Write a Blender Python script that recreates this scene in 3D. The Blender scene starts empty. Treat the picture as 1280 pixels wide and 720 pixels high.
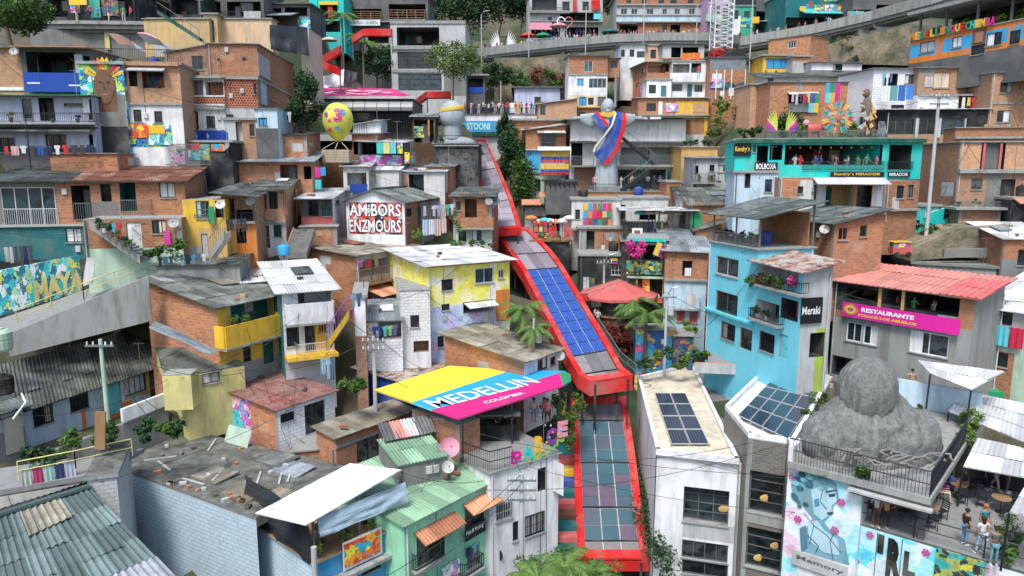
import bpy,bmesh,math,random
from mathutils import Vector as V,Matrix
from mathutils import noise as NZ
sc=bpy.context.scene
COL=sc.collection
R=random.Random(13)
FP=900.0;PITCH=math.radians(9.5);SP=math.sin(PITCH);CP=math.cos(PITCH);ZC=40.0
CAMP=V((0,0,ZC))
def ray(x,y):
 k=(y-360)/FP
 return V(((x-640)/FP,CP-k*SP,-(SP+k*CP)))
def P(x,y,s):return CAMP+ray(x,y)*(FP/s)
def PZ(x,y,z):
 r=ray(x,y);return CAMP+r*((z-ZC)/r.z)
def pix(p):
 d=p-CAMP;D=d.y*CP-d.z*SP
 return(640+FP*d.x/D,360+FP*(-d.y*SP-d.z*CP)/D,FP/D)
def zat(p,y):
 k=(y-360)/FP;return ZC-p.y*(SP+k*CP)/(CP-k*SP)
def colhit(a,d,x):
 r=(x-640)/FP;dz=a.z-ZC
 return(r*(a.y*CP-dz*SP)-a.x)/(d.x-r*(d.y*CP-d.z*SP))
Z=V((0,0,1))
MATS={}
def nodes(name):
 m=bpy.data.materials.new(name);m.use_nodes=True
 nt=m.node_tree;b=nt.nodes['Principled BSDF']
 return m,nt,b
def N(nt,t,**kw):
 n=nt.nodes.new(t)
 for k,v in kw.items():
  if k.startswith('i_'):
   n.inputs[k[2:].replace('_',' ')].default_value=v
  else:setattr(n,k,v)
 return n
def mix(nt,fac,a,b,bt='MIX'):
 n=nt.nodes.new('ShaderNodeMix');n.data_type='RGBA';n.blend_type=bt
 for sock,val in((0,fac),(6,a),(7,b)):
  if hasattr(val,'links')or hasattr(val,'is_linked'):nt.links.new(val,n.inputs[sock])
  elif sock==0:n.inputs[0].default_value=val
  else:n.inputs[sock].default_value=(*val[:3],1)
 return n.outputs[2]
def ramp(nt,src,stops,interp='LINEAR'):
 n=nt.nodes.new('ShaderNodeValToRGB');cr=n.color_ramp;cr.interpolation=interp
 while len(cr.elements)<len(stops):cr.elements.new(0.5)
 for e,(p,c)in zip(cr.elements,stops):
  e.position=p;e.color=(*c,1)if len(c)==3 else c
 nt.links.new(src,n.inputs[0]);return n.outputs[0]
def noise(nt,vec,scale,detail=4,rough=.6):
 n=nt.nodes.new('ShaderNodeTexNoise');n.inputs['Scale'].default_value=scale
 n.inputs['Detail'].default_value=detail;n.inputs['Roughness'].default_value=rough
 if vec:nt.links.new(vec,n.inputs['Vector'])
 return n.outputs['Fac']
def geo(nt,sx=1,sy=1,sz=1):
 g=nt.nodes.new('ShaderNodeTexCoord');mp=nt.nodes.new('ShaderNodeMapping')
 oi=nt.nodes.new('ShaderNodeObjectInfo')
 ml=nt.nodes.new('ShaderNodeMath');ml.operation='MULTIPLY';ml.inputs[1].default_value=37.
 nt.links.new(oi.outputs['Random'],ml.inputs[0])
 nt.links.new(g.outputs['Object'],mp.inputs['Vector']);nt.links.new(ml.outputs[0],mp.inputs['Location'])
 mp.inputs['Scale'].default_value=(sx,sy,sz);return mp.outputs[0]
def bump(nt,b,h,st=.3,dist=.02):
 n=nt.nodes.new('ShaderNodeBump');n.inputs['Strength'].default_value=st;n.inputs['Distance'].default_value=dist
 nt.links.new(h,n.inputs['Height']);nt.links.new(n.outputs[0],b.inputs['Normal'])
def uvn(nt,name='UVMap'):
 n=nt.nodes.new('ShaderNodeUVMap');n.uv_map='UVMap';return n.outputs[0]
def rnd(nt):return nt.nodes.new('ShaderNodeObjectInfo').outputs['Random']
def sc3(c,k):return tuple(min(1,x*k)for x in c)
def m_paint(c,dirt=.65,rough=.8,spec=.3,name=None):
 m,nt,b=nodes(name or 'paint');L=nt.links
 st=noise(nt,geo(nt,2.2,2.2,.35),1.0,5,.65)
 bl=noise(nt,geo(nt),.55,5,.6);fi=noise(nt,geo(nt),9,3)
 f=ramp(nt,st,[(.46,(0,0,0)),(.72,(1,1,1))]);f2=ramp(nt,bl,[(.45,(0,0,0)),(.75,(1,1,1))])
 g=(c[0]*.45+.03,c[1]*.45+.035,c[2]*.42+.03)
 a=mix(nt,f,c,tuple(c[i]*(1-dirt)+g[i]*dirt for i in range(3)))
 a=mix(nt,f2,a,mix(nt,dirt*.8,a,(.26,.25,.22)))
 a=mix(nt,.12,a,mix(nt,fi,(.2,.2,.2),(1,1,1)),'MULTIPLY')
 L.new(a,b.inputs['Base Color']);b.inputs['Roughness'].default_value=rough
 b.inputs['Specular IOR Level'].default_value=spec
 bump(nt,b,fi,.25,.01);return m
def m_flat(c,rough=.5,metal=0,name='plain',spec=.4):
 m,nt,b=nodes(name)
 fi=noise(nt,geo(nt),5,3)
 a=mix(nt,.22,c,mix(nt,fi,(.35,.35,.35),(1.3,1.3,1.3)),'MULTIPLY')
 nt.links.new(a,b.inputs['Base Color']);b.inputs['Roughness'].default_value=rough;b.inputs['Metallic'].default_value=metal
 b.inputs['Specular IOR Level'].default_value=spec
 return m
def m_brick(c1,c2,mort,w=.34,h=.19,ms=.022,dirt=.6,name='brick'):
 m,nt,b=nodes(name);L=nt.links;uv=uvn(nt)
 t=nt.nodes.new('ShaderNodeTexBrick');L.new(uv,t.inputs['Vector'])
 t.inputs['Scale'].default_value=1;t.inputs['Brick Width'].default_value=w;t.inputs['Row Height'].default_value=h
 t.inputs['Mortar Size'].default_value=ms;t.inputs['Mortar Smooth'].default_value=.3;t.inputs['Bias'].default_value=-.1
 t.inputs['Color1'].default_value=(*c1,1);t.inputs['Color2'].default_value=(*c2,1);t.inputs['Mortar'].default_value=(*mort,1)
 bl=noise(nt,geo(nt),.5,6,.65);st=noise(nt,geo(nt,3,3,.4),1,5,.65);fi=noise(nt,geo(nt),6,4,.7)
 a=mix(nt,.35,t.outputs['Color'],mix(nt,fi,(.25,.22,.2),(1.5,1.5,1.5)),'MULTIPLY')
 a=mix(nt,ramp(nt,bl,[(.42,(0,0,0)),(.75,(dirt,)*3)]),a,mix(nt,.6,a,(.17,.14,.12)))
 a=mix(nt,ramp(nt,st,[(.55,(0,0,0)),(.75,(dirt*.7,)*3)]),a,(.10,.085,.075))
 hs=nt.nodes.new('ShaderNodeHueSaturation');mr=nt.nodes.new('ShaderNodeMapRange')
 L.new(rnd(nt),mr.inputs[0]);mr.inputs[3].default_value=.8;mr.inputs[4].default_value=1.2
 L.new(mr.outputs[0],hs.inputs['Value']);L.new(a,hs.inputs['Color'])
 L.new(hs.outputs[0],b.inputs['Base Color']);b.inputs['Roughness'].default_value=.9
 iv=nt.nodes.new('ShaderNodeMath');iv.operation='SUBTRACT';iv.inputs[0].default_value=1;L.new(t.outputs['Fac'],iv.inputs[1])
 bump(nt,b,iv.outputs[0],.6,.015);return m
def m_sheet(base,alt,moss,rust=0.,rough=.75,mossk=.5,metal=0,name='sheet'):
 m,nt,b=nodes(name);L=nt.links
 at=nt.nodes.new('ShaderNodeAttribute');at.attribute_name='tint';tf=at.outputs['Fac']
 bl=noise(nt,geo(nt),.45,7,.7);fi=noise(nt,geo(nt),5,5,.75);me=noise(nt,geo(nt),1.6,6,.7)
 a=mix(nt,tf,base,alt)
 a=mix(nt,ramp(nt,me,[(.42,(0,0,0)),(.66,(mossk,)*3)]),a,moss)
 a=mix(nt,ramp(nt,bl,[(.4,(0,0,0)),(.7,(mossk,)*3)]),a,sc3(moss,.7))
 if rust>0:
  a=mix(nt,ramp(nt,me,[(.62-rust*.3,(0,0,0)),(.68-rust*.2,(1,1,1))]),a,mix(nt,fi,(.12,.03,.015),(.33,.12,.06)))
 a=mix(nt,.4,a,mix(nt,fi,(.3,.3,.3),(1.4,1.4,1.4)),'MULTIPLY')
 sv=mix(nt,.6,a,mix(nt,tf,(.5,.5,.5),(1.3,1.3,1.3)),'MULTIPLY')
 L.new(sv,b.inputs['Base Color']);b.inputs['Roughness'].default_value=rough;b.inputs['Metallic'].default_value=metal
 bump(nt,b,fi,.3,.02);return m
def m_graf(cols,scale=1.3,edge=(.01,.01,.02),bg=None,name='mural',st=(1,1,1),ew=.05,wp=1.5):
 scale*=2.3
 m,nt,b=nodes(name);L=nt.links
 mp=nt.nodes.new('ShaderNodeMapping');L.new(uvn(nt),mp.inputs[0]);mp.inputs['Scale'].default_value=st
 nz=nt.nodes.new('ShaderNodeTexNoise');nz.inputs['Scale'].default_value=scale*.9;nz.inputs['Detail'].default_value=4;nz.inputs['Roughness'].default_value=.62;L.new(mp.outputs[0],nz.inputs['Vector'])
 w=nt.nodes.new('ShaderNodeVectorMath');w.operation='SCALE';w.inputs['Scale'].default_value=wp/scale
 L.new(nz.outputs['Color'],w.inputs[0])
 ad=nt.nodes.new('ShaderNodeVectorMath');L.new(mp.outputs[0],ad.inputs[0]);L.new(w.outputs[0],ad.inputs[1])
 v=nt.nodes.new('ShaderNodeTexVoronoi');v.inputs['Scale'].default_value=scale;L.new(ad.outputs[0],v.inputs['Vector'])
 sx=nt.nodes.new('ShaderNodeSeparateColor');L.new(v.outputs['Color'],sx.inputs[0])
 n=len(cols);a=ramp(nt,sx.outputs[0],[(i/n,c)for i,c in enumerate(cols)],'CONSTANT')
 a=mix(nt,ramp(nt,v.outputs['Distance'],[(.15,(0,0,0)),(.55,(.6,.6,.6))]),a,(.9,.9,.9),'OVERLAY')
 ve=nt.nodes.new('ShaderNodeTexVoronoi');ve.feature='DISTANCE_TO_EDGE';ve.inputs['Scale'].default_value=scale;L.new(ad.outputs[0],ve.inputs['Vector'])
 if ew:
  nm=nt.nodes.new('ShaderNodeMath');nm.operation='MULTIPLY';L.new(ramp(nt,ve.outputs['Distance'],[(ew*.6,(1,1,1)),(ew*1.3,(0,0,0))]),nm.inputs[0]);L.new(ramp(nt,noise(nt,mp.outputs[0],scale*.7,2),[(.42,(0,0,0)),(.55,(1,1,1))]),nm.inputs[1]);a=mix(nt,nm.outputs[0],a,edge)
 gr=noise(nt,mp.outputs[0],scale*5,5,.7);a=mix(nt,.5,a,mix(nt,gr,(.25,.25,.25),(1.5,1.5,1.5)),'MULTIPLY')
 if bg:
  nn=noise(nt,mp.outputs[0],.6,2);a=mix(nt,ramp(nt,nn,[(.48,(0,0,0)),(.5,(1,1,1))]),a,bg)
 L.new(a,b.inputs['Base Color']);b.inputs['Roughness'].default_value=.7;return m
def m_oc(rough=.8,name='dyed'):
 m,nt,b=nodes(name);oi=nt.nodes.new('ShaderNodeObjectInfo')
 fi=noise(nt,geo(nt),7,3)
 a=mix(nt,.25,oi.outputs['Color'],mix(nt,fi,(.3,.3,.3),(1.4,1.4,1.4)),'MULTIPLY')
 nt.links.new(a,b.inputs['Base Color']);b.inputs['Roughness'].default_value=rough;return m
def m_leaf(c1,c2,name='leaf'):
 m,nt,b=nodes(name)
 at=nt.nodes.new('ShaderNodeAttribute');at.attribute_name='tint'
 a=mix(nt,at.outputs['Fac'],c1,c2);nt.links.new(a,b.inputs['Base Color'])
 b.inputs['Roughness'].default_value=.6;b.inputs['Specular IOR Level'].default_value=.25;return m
def m_glass(c=(.015,.025,.03)):
 m,nt,b=nodes('glass');oi=nt.nodes.new('ShaderNodeObjectInfo')
 r=ramp(nt,oi.outputs['Random'],[(0,c),(.55,sc3(c,1.8)),(.7,(.05,.065,.07)),(.85,(.12,.13,.13)),(.93,(.03,.06,.08))],'CONSTANT')
 nz=noise(nt,geo(nt),1.6,3);a=mix(nt,ramp(nt,nz,[(.4,(.3,.3,.3)),(.62,(1.6,1.6,1.6))]),(0,0,0),r)
 nt.links.new(a,b.inputs['Base Color']);b.inputs['Roughness'].default_value=.12;b.inputs['Specular IOR Level'].default_value=.6
 return m
def m_pv(c1,c2):
 m,nt,b=nodes('solar_cells');uv=uvn(nt)
 t=nt.nodes.new('ShaderNodeTexBrick');nt.links.new(uv,t.inputs['Vector']);t.offset=0
 t.inputs['Scale'].default_value=1;t.inputs['Brick Width'].default_value=.16;t.inputs['Row Height'].default_value=.16
 t.inputs['Mortar Size'].default_value=.006;t.inputs['Color1'].default_value=(*c1,1);t.inputs['Color2'].default_value=(*c2,1);t.inputs['Mortar'].default_value=(.15,.2,.28,1)
 nt.links.new(t.outputs['Color'],b.inputs['Base Color']);b.inputs['Roughness'].default_value=.22;return m
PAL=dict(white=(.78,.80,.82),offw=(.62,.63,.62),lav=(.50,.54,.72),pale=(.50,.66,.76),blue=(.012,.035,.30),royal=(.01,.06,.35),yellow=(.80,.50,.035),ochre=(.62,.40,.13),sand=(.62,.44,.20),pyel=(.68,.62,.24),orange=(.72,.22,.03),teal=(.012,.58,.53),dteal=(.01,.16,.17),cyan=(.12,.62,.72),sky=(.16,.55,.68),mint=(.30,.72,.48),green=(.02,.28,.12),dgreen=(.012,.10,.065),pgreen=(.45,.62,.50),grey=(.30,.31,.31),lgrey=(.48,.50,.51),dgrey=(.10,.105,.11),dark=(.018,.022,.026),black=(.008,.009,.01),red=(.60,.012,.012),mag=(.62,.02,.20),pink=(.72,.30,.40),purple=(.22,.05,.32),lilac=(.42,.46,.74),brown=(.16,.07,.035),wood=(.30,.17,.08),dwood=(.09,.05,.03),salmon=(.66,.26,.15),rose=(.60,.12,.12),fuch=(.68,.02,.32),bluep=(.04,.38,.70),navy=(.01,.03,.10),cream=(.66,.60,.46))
def M(k):
 if k in MATS:return MATS[k]
 if isinstance(k,tuple):m=m_paint(k)
 elif k.startswith('f:'):
  m=m_flat(PAL[k[2:]],.45,name='enamel_'+k[2:])
 elif k.startswith('b:'):
  c=PAL[k[2:]];m=m_brick(c,sc3(c,.93),sc3(c,.55),.42,.21,.014,.35,'painted_blocks_'+k[2:])
 elif k in PAL:m=m_paint(PAL[k],name='painted_'+k)
 else:m=SPECIAL[k]()
 MATS[k]=m;return m
SPECIAL=dict(brick=lambda:m_brick((.52,.20,.075),(.34,.115,.045),(.30,.24,.18),dirt=.75),brick2=lambda:m_brick((.40,.20,.11),(.28,.135,.075),(.26,.21,.17)),brickl=lambda:m_brick((.54,.29,.155),(.42,.21,.105),(.38,.30,.22)),brickg=lambda:m_brick((.17,.165,.15),(.12,.115,.105),(.25,.24,.22),.36,.12,.016,.3),screen=lambda:m_brick((.09,.04,.03),(.05,.025,.02),(.45,.16,.09),.22,.2,.05,.3),conc=lambda:m_paint((.31,.33,.32),1.,.9,name='concrete'),concd=lambda:m_paint((.20,.21,.20),1.,.9,name='stained_concrete'),pave=lambda:m_paint((.24,.25,.25),.6,.85,name='paving'),asb=lambda:m_sheet((.14,.16,.145),(.26,.28,.26),(.05,.06,.045),mossk=.75,name='fibre_cement'),asbd=lambda:m_sheet((.09,.12,.12),(.16,.19,.19),(.035,.045,.035),mossk=.8,name='dark_fibre_cement'),asbt=lambda:m_sheet((.10,.16,.16),(.17,.24,.24),(.07,.09,.08),mossk=.4,name='green_grey_sheet'),tin=lambda:m_sheet((.62,.65,.66),(.74,.76,.77),(.40,.41,.40),mossk=.3,rough=.6,name='pale_metal_sheet'),zinc=lambda:m_sheet((.30,.36,.40),(.42,.48,.52),(.17,.18,.18),mossk=.6,rough=.5,name='zinc_sheet'),rust=lambda:m_sheet((.30,.10,.05),(.42,.30,.24),(.12,.05,.03),rust=.6,name='rusty_sheet'),rustm=lambda:m_sheet((.50,.48,.44),(.30,.30,.29),(.25,.10,.07),rust=.45,name='patchy_rusty_sheet'),redm=lambda:m_sheet((.22,.035,.03),(.30,.06,.05),(.38,.32,.28),mossk=.75,rust=.1,name='peeling_red_sheet'),redr=lambda:m_sheet((.62,.26,.22),(.58,.20,.16),(.48,.24,.20),mossk=.4,name='red_roof_sheet'),greenr=lambda:m_sheet((.22,.40,.25),(.27,.45,.30),(.18,.28,.20),mossk=.4,name='green_roof_sheet'),tile=lambda:m_sheet((.55,.20,.09),(.66,.33,.18),(.25,.12,.08),mossk=.4,name='clay_tile'),moss=lambda:m_sheet((.07,.075,.065),(.10,.10,.09),(.34,.35,.31),mossk=.8,name='mossy_slab'),mossl=lambda:m_sheet((.30,.28,.22),(.36,.34,.28),(.12,.11,.06),mossk=.7,name='lichened_slab'),tarp=lambda:m_flat((.03,.035,.04),.35,name='black_plastic'),tarpg=lambda:m_flat((.30,.40,.48),.3,name='grey_plastic'),steel=lambda:m_flat((.35,.38,.40),.35,.7,name='steel'),gsteel=lambda:m_flat((.13,.15,.15),.35,.2,name='dull_steel'),rail=lambda:m_flat((.02,.024,.028),.4,name='black_iron'),railg=lambda:m_flat((.16,.18,.18),.4,name='grey_iron'),wrail=lambda:m_flat((.6,.6,.6),.4,name='white_iron'),glass=lambda:m_glass(),glassb=lambda:m_glass((.03,.06,.075)),blueg=lambda:m_flat((.04,.30,.62),.15,name='blue_film'),red=lambda:m_paint((.78,.014,.01),.35,.45,name='red_enamel'),cyel=lambda:m_paint((.86,.70,.05),.12,.6,name='yellow_paint'),cblue=lambda:m_paint((.02,.36,.74),.12,.6,name='blue_paint'),cpink=lambda:m_paint((.74,.015,.20),.12,.6,name='pink_paint'),stone=lambda:m_stone(),statue=lambda:m_paint((.36,.42,.46),.5,.7,name='painted_plaster'),ground=lambda:m_ground(),rock=lambda:m_rock(),oc=lambda:m_oc(),cloth=lambda:m_oc(.9,'cloth'),skin=lambda:m_flat((.34,.18,.11),.6,name='skin'),hair=lambda:m_flat((.02,.013,.01),.6,name='hair'),pv=lambda:m_pv((.008,.05,.27),(.014,.08,.42)),cyanw=lambda:m_paint((.17,.62,.76),.28,.8),pvd=lambda:m_pv((.008,.016,.032),(.012,.022,.045)),leaf1=lambda:m_leaf((.020,.060,.012),(.085,.17,.03),'broad_leaf'),leaf2=lambda:m_leaf((.010,.035,.012),(.04,.10,.035),'dark_leaf'),leaf3=lambda:m_leaf((.05,.09,.015),(.16,.25,.05),'pale_leaf'),leafp=lambda:m_leaf((.03,.08,.02),(.14,.24,.05),'palm_leaf'),leafr=lambda:m_leaf((.10,.02,.015),(.20,.05,.03),'dry_leaf'),flower=lambda:m_leaf((.5,.01,.16),(.75,.12,.4),'pink_flower'),bark=lambda:m_paint((.14,.10,.075),.6,.95,name='bark'),g_red=lambda:m_graf([(.45,.02,.03),(.5,.03,.04),(.02,.02,.03),(.6,.12,.08),(.4,.38,.4),(.02,.02,.02)],1.0),g_mix=lambda:m_graf([(.7,.1,.02),(.8,.5,.03),(.02,.3,.5),(.75,.75,.7),(.4,.05,.3),(.02,.35,.2)],1.1),g_or=lambda:m_graf([(.75,.12,.02),(.8,.25,.02),(.85,.6,.03),(.6,.05,.02),(.03,.3,.4)],1.2,edge=(.01,.1,.12)),g_pink=lambda:m_graf([(.7,.25,.45),(.5,.1,.4),(.7,.7,.72),(.2,.25,.5),(.8,.4,.5),(.35,.5,.6)],1.0),g_blue=lambda:m_graf([(.02,.25,.45),(.03,.5,.55),(.5,.7,.75),(.02,.12,.3),(.3,.5,.1)],.9),g_cy=lambda:m_graf([(.03,.38,.42),(.15,.58,.60),(.50,.60,.08),(.02,.16,.24),(.60,.75,.75),(.25,.50,.30),(.02,.25,.35)],1.0,edge=(.005,.03,.05),st=(1.5,.8,1)),g_yel=lambda:m_graf([(.72,.62,.08),(.68,.66,.30),(.30,.62,.62),(.75,.68,.12),(.70,.70,.55),(.72,.62,.10),(.70,.60,.12),(.66,.60,.3)],.45,ew=0,wp=2.4),g_lil=lambda:m_graf([(.40,.45,.74),(.42,.50,.76),(.36,.42,.70),(.40,.48,.75),(.44,.5,.75),(.42,.46,.74),(.38,.44,.7),(.55,.25,.55)],.7,ew=0,wp=2.2),g_dark=lambda:m_graf([(.02,.03,.04),(.03,.10,.14),(.10,.04,.10),(.02,.12,.10),(.25,.12,.03),(.03,.04,.2)],1.2),g_wall=lambda:m_graf([(.03,.20,.40),(.6,.25,.05),(.05,.35,.4),(.6,.08,.2),(.02,.08,.25),(.65,.5,.1)],.7,edge=(.03,.03,.08)),g_face=lambda:m_graf([(.06,.25,.40),(.22,.48,.60),(.45,.66,.72),(.12,.34,.5),(.6,.75,.8),(.03,.15,.28)],.55,edge=(.005,.03,.07)),g_flor=lambda:m_graf([(.55,.66,.72),(.30,.62,.75),(.60,.62,.72),(.10,.50,.70),(.60,.42,.52),(.45,.66,.70),(.5,.66,.72),(.25,.58,.72)],.4,ew=0,wp=2.2),g_yb=lambda:m_graf([(.02,.03,.04),(.5,.45,.05),(.03,.28,.28),(.25,.3,.08),(.02,.04,.05)],1.5,edge=(.3,.4,.08)),g_steps=lambda:m_steps(),)
def m_stone():
 m,nt,b=nodes('carved_cement');
 st=noise(nt,geo(nt,2.5,2.5,.5),1.6,6,.7);fi=noise(nt,geo(nt),4,6,.75);me=noise(nt,geo(nt),.8,5)
 a=mix(nt,ramp(nt,st,[(.35,(0,0,0)),(.7,(1,1,1))]),(.12,.13,.125),(.29,.305,.295))
 a=mix(nt,ramp(nt,me,[(.5,(0,0,0)),(.7,(.6,.6,.6))]),a,(.15,.165,.15))
 nt.links.new(a,b.inputs['Base Color']);b.inputs['Roughness'].default_value=.85;bump(nt,b,fi,1.,.16);return m
def m_ground():
 m,nt,b=nodes('hillside_soil');me=noise(nt,geo(nt),.12,7,.7);fi=noise(nt,geo(nt),1.5,6,.7)
 a=mix(nt,ramp(nt,me,[(.42,(0,0,0)),(.58,(1,1,1))]),(.10,.09,.06),(.025,.05,.018))
 a=mix(nt,.5,a,mix(nt,fi,(.3,.3,.3),(1.6,1.6,1.6)),'MULTIPLY')
 nt.links.new(a,b.inputs['Base Color']);b.inputs['Roughness'].default_value=.95;bump(nt,b,fi,.8,.15);return m
def m_rock():
 m,nt,b=nodes('weathered_earth');me=noise(nt,geo(nt),.6,7,.7);fi=noise(nt,geo(nt),3,6,.7)
 a=mix(nt,ramp(nt,me,[(.38,(0,0,0)),(.62,(1,1,1))]),(.30,.25,.18),(.09,.10,.06))
 a=mix(nt,.5,a,mix(nt,fi,(.4,.4,.4),(1.5,1.5,1.5)),'MULTIPLY')
 nt.links.new(a,b.inputs['Base Color']);b.inputs['Roughness'].default_value=.95;bump(nt,b,fi,.8,.15);return m
def m_steps():
 m,nt,b=nodes('painted_steps');at=nt.nodes.new('ShaderNodeAttribute');at.attribute_name='tint'
 cs=[(.05,.14,.12),(.25,.05,.06),(.35,.22,.03),(.04,.10,.22),(.05,.16,.13),(.28,.08,.12),(.08,.08,.09)]
 a=ramp(nt,at.outputs['Fac'],[(i/7,c)for i,c in enumerate(cs)],'CONSTANT')
 nt.links.new(a,b.inputs['Base Color']);b.inputs['Roughness'].default_value=.7;return m
class MB:
 def __init__(s):s.v=[];s.f=[];s.m=[];s.uv=[];s.t=[];s.mats=[];s.g=[];s.gi=0;s.lock=0
 def mi(s,mat):
  m=M(mat)if not isinstance(mat,bpy.types.Material)else mat
  if m not in s.mats:s.mats.append(m)
  return s.mats.index(m)
 def face(s,pts,mat,uv=None,t=0.):
  i=len(s.v);s.v+=[V(p)for p in pts];s.f.append(tuple(range(i,i+len(pts))));s.m.append(s.mi(mat));s.t.append(t)
  if not s.lock:s.gi+=1
  s.g.append(s.gi)
  if uv is None:
   a=(pts[1]-pts[0]);la=a.length or 1;a=a/la;n=a.cross(pts[2]-pts[1]);n.normalize();c=n.cross(a)
   if abs(a.z)>.8:a,c=c,a
   if c.z<-.3:c=-c
   uv=[((p-pts[0]).dot(a)+pts[0].x*.7,p.z if abs(c.z)>.5 else(p-pts[0]).dot(c))for p in pts]
  s.uv.append(uv)
 def bx(s,o,a,b,c,mat,t=0.):
  if a.cross(b).dot(c)<0:a,b=b,a
  s.gi+=1;s.lock+=1
  p=[o,o+a,o+a+b,o+b,o+c,o+a+c,o+a+b+c,o+b+c]
  for q in((3,2,1,0),(4,5,6,7),(0,1,5,4),(1,2,6,5),(2,3,7,6),(3,0,4,7)):s.face([p[k]for k in q],mat,None,t)
  s.lock-=1
 def cube(s,c,x,y,z,mat,rz=0,t=0.):
  ca,sa=math.cos(rz),math.sin(rz);a=V((ca,sa,0))*x;b=V((-sa,ca,0))*y;d=Z*z
  s.bx(V(c)-a/2-b/2-d/2,a,b,d,mat,t)
 def tube(s,p0,p1,r,mat,n=6,r1=None,cap=True,t=0.):
  r1=r if r1 is None else r1;d=p1-p0
  if d.length<1e-5:return
  if not s.lock:s.gi+=1
  s.lock+=1
  d=d.normalized();a=d.orthogonal().normalized();b=d.cross(a)
  c0=[p0+(a*math.cos(2*math.pi*i/n)+b*math.sin(2*math.pi*i/n))*r for i in range(n)]
  c1=[p1+(a*math.cos(2*math.pi*i/n)+b*math.sin(2*math.pi*i/n))*r1 for i in range(n)]
  for i in range(n):
   j=(i+1)%n;s.face([c0[i],c0[j],c1[j],c1[i]],mat,None,t)
  if cap:s.face(c1,mat,None,t);s.face(c0[::-1],mat,None,t)
  s.lock-=1
 def path(s,pts,r,mat,n=5):
  s.gi+=1;s.lock+=1
  for a,b in zip(pts,pts[1:]):s.tube(a,b,r,mat,n)
  s.lock-=1
 def ell(s,c,rx,ry,rz,mat,nu=14,nv=9,f=None,t=0.):
  g=[]
  for j in range(nv+1):
   ph=-math.pi/2+math.pi*j/nv;row=[]
   for i in range(nu):
    th=2*math.pi*i/nu;d=V((math.cos(ph)*math.cos(th),math.cos(ph)*math.sin(th),math.sin(ph)));k=f(d)if f else 1
    row.append(c+V((d.x*rx*k,d.y*ry*k,d.z*rz*k)))
   g.append(row)
  s.grid([r+[r[0]]for r in g],mat,t)
 def grid(s,rows,mat,t=0.,uvs=None):
  i0=len(s.v);nr=len(rows);nc=len(rows[0]);k=s.mi(mat)
  for r in rows:s.v+=[V(p)for p in r]
  for j in range(nr-1):
   for i in range(nc-1):
    q=(i0+j*nc+i,i0+j*nc+i+1,i0+(j+1)*nc+i+1,i0+(j+1)*nc+i)
    s.f.append(q);s.m.append(k);s.t.append(t if not callable(t)else t(j,i))
    s.uv.append(uvs(j,i)if uvs else[(i*.2,j*.2),((i+1)*.2,j*.2),((i+1)*.2,(j+1)*.2),(i*.2,(j+1)*.2)])
 def build(s,name,parent=None,loc=None,smooth=False):
  if name in('post','cross_bar','column','carved_root','gable_wall','bracket')and len(set(s.g))>1 and len(s.g)==len(s.f):
   for g in sorted(set(s.g)):
    q=MB()
    for i,f in enumerate(s.f):
     if s.g[i]==g:q.face([s.v[k]for k in f],s.mats[s.m[i]],s.uv[i],s.t[i]);q.g[-1]=0
    o=q.build(name,parent)
   return o
  loc=V(loc)if loc is not None else(V(0,0,0)if False else V((0,0,0)))
  base=parent['_w']if parent is not None else None
  off=V(base)if base is not None else loc
  me=bpy.data.meshes.new(name);me.from_pydata([p-off for p in s.v],[],s.f)
  for m in s.mats:me.materials.append(m)
  me.polygons.foreach_set('material_index',s.m)
  if smooth:me.polygons.foreach_set('use_smooth',[True]*len(s.f))
  u=me.uv_layers.new(name='UVMap');u.data.foreach_set('uv',[x for f in s.uv for q in f for x in q])
  a=me.attributes.new('tint','FLOAT','FACE');a.data.foreach_set('value',s.t)
  o=bpy.data.objects.new(name,me);COL.objects.link(o)
  if parent is None:o.location=loc;o['_w']=list(loc)
  else:o.parent=parent;o['_w']=list(off)
  return o
def tag(o,label,cat,group=None,kind=None):
 if label:o['label']=label
 if cat:o['category']=cat
 if group:o['group']=group
 if kind:o['kind']=kind
 return o
def empty(name,loc,label,cat,group=None):
 o=bpy.data.objects.new(name,None);COL.objects.link(o);o.location=loc;o['_w']=list(loc);o.empty_display_size=.3
 return tag(o,label,cat,group)
def copytree(src,loc,rz=0,label=None,scale=None,parent=None,group=None,color=None):
 c=src.copy();COL.objects.link(c)
 if parent is None:
  c.location=loc;c.rotation_euler=(0,0,rz);c['_w']=list(loc)
  if scale is not None:c.scale=scale if not isinstance(scale,(int,float))else(scale,)*3
  if label:c['label']=label
  if group:c['group']=group
 else:c.parent=parent
 if color and not color.get('_'):
  for k,v in color.items():
   if src.name.split('.')[0]==k:c.color=(*v,1)
 for ch in src.children:copytree(ch,None,parent=c,color=color)
 return c
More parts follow.
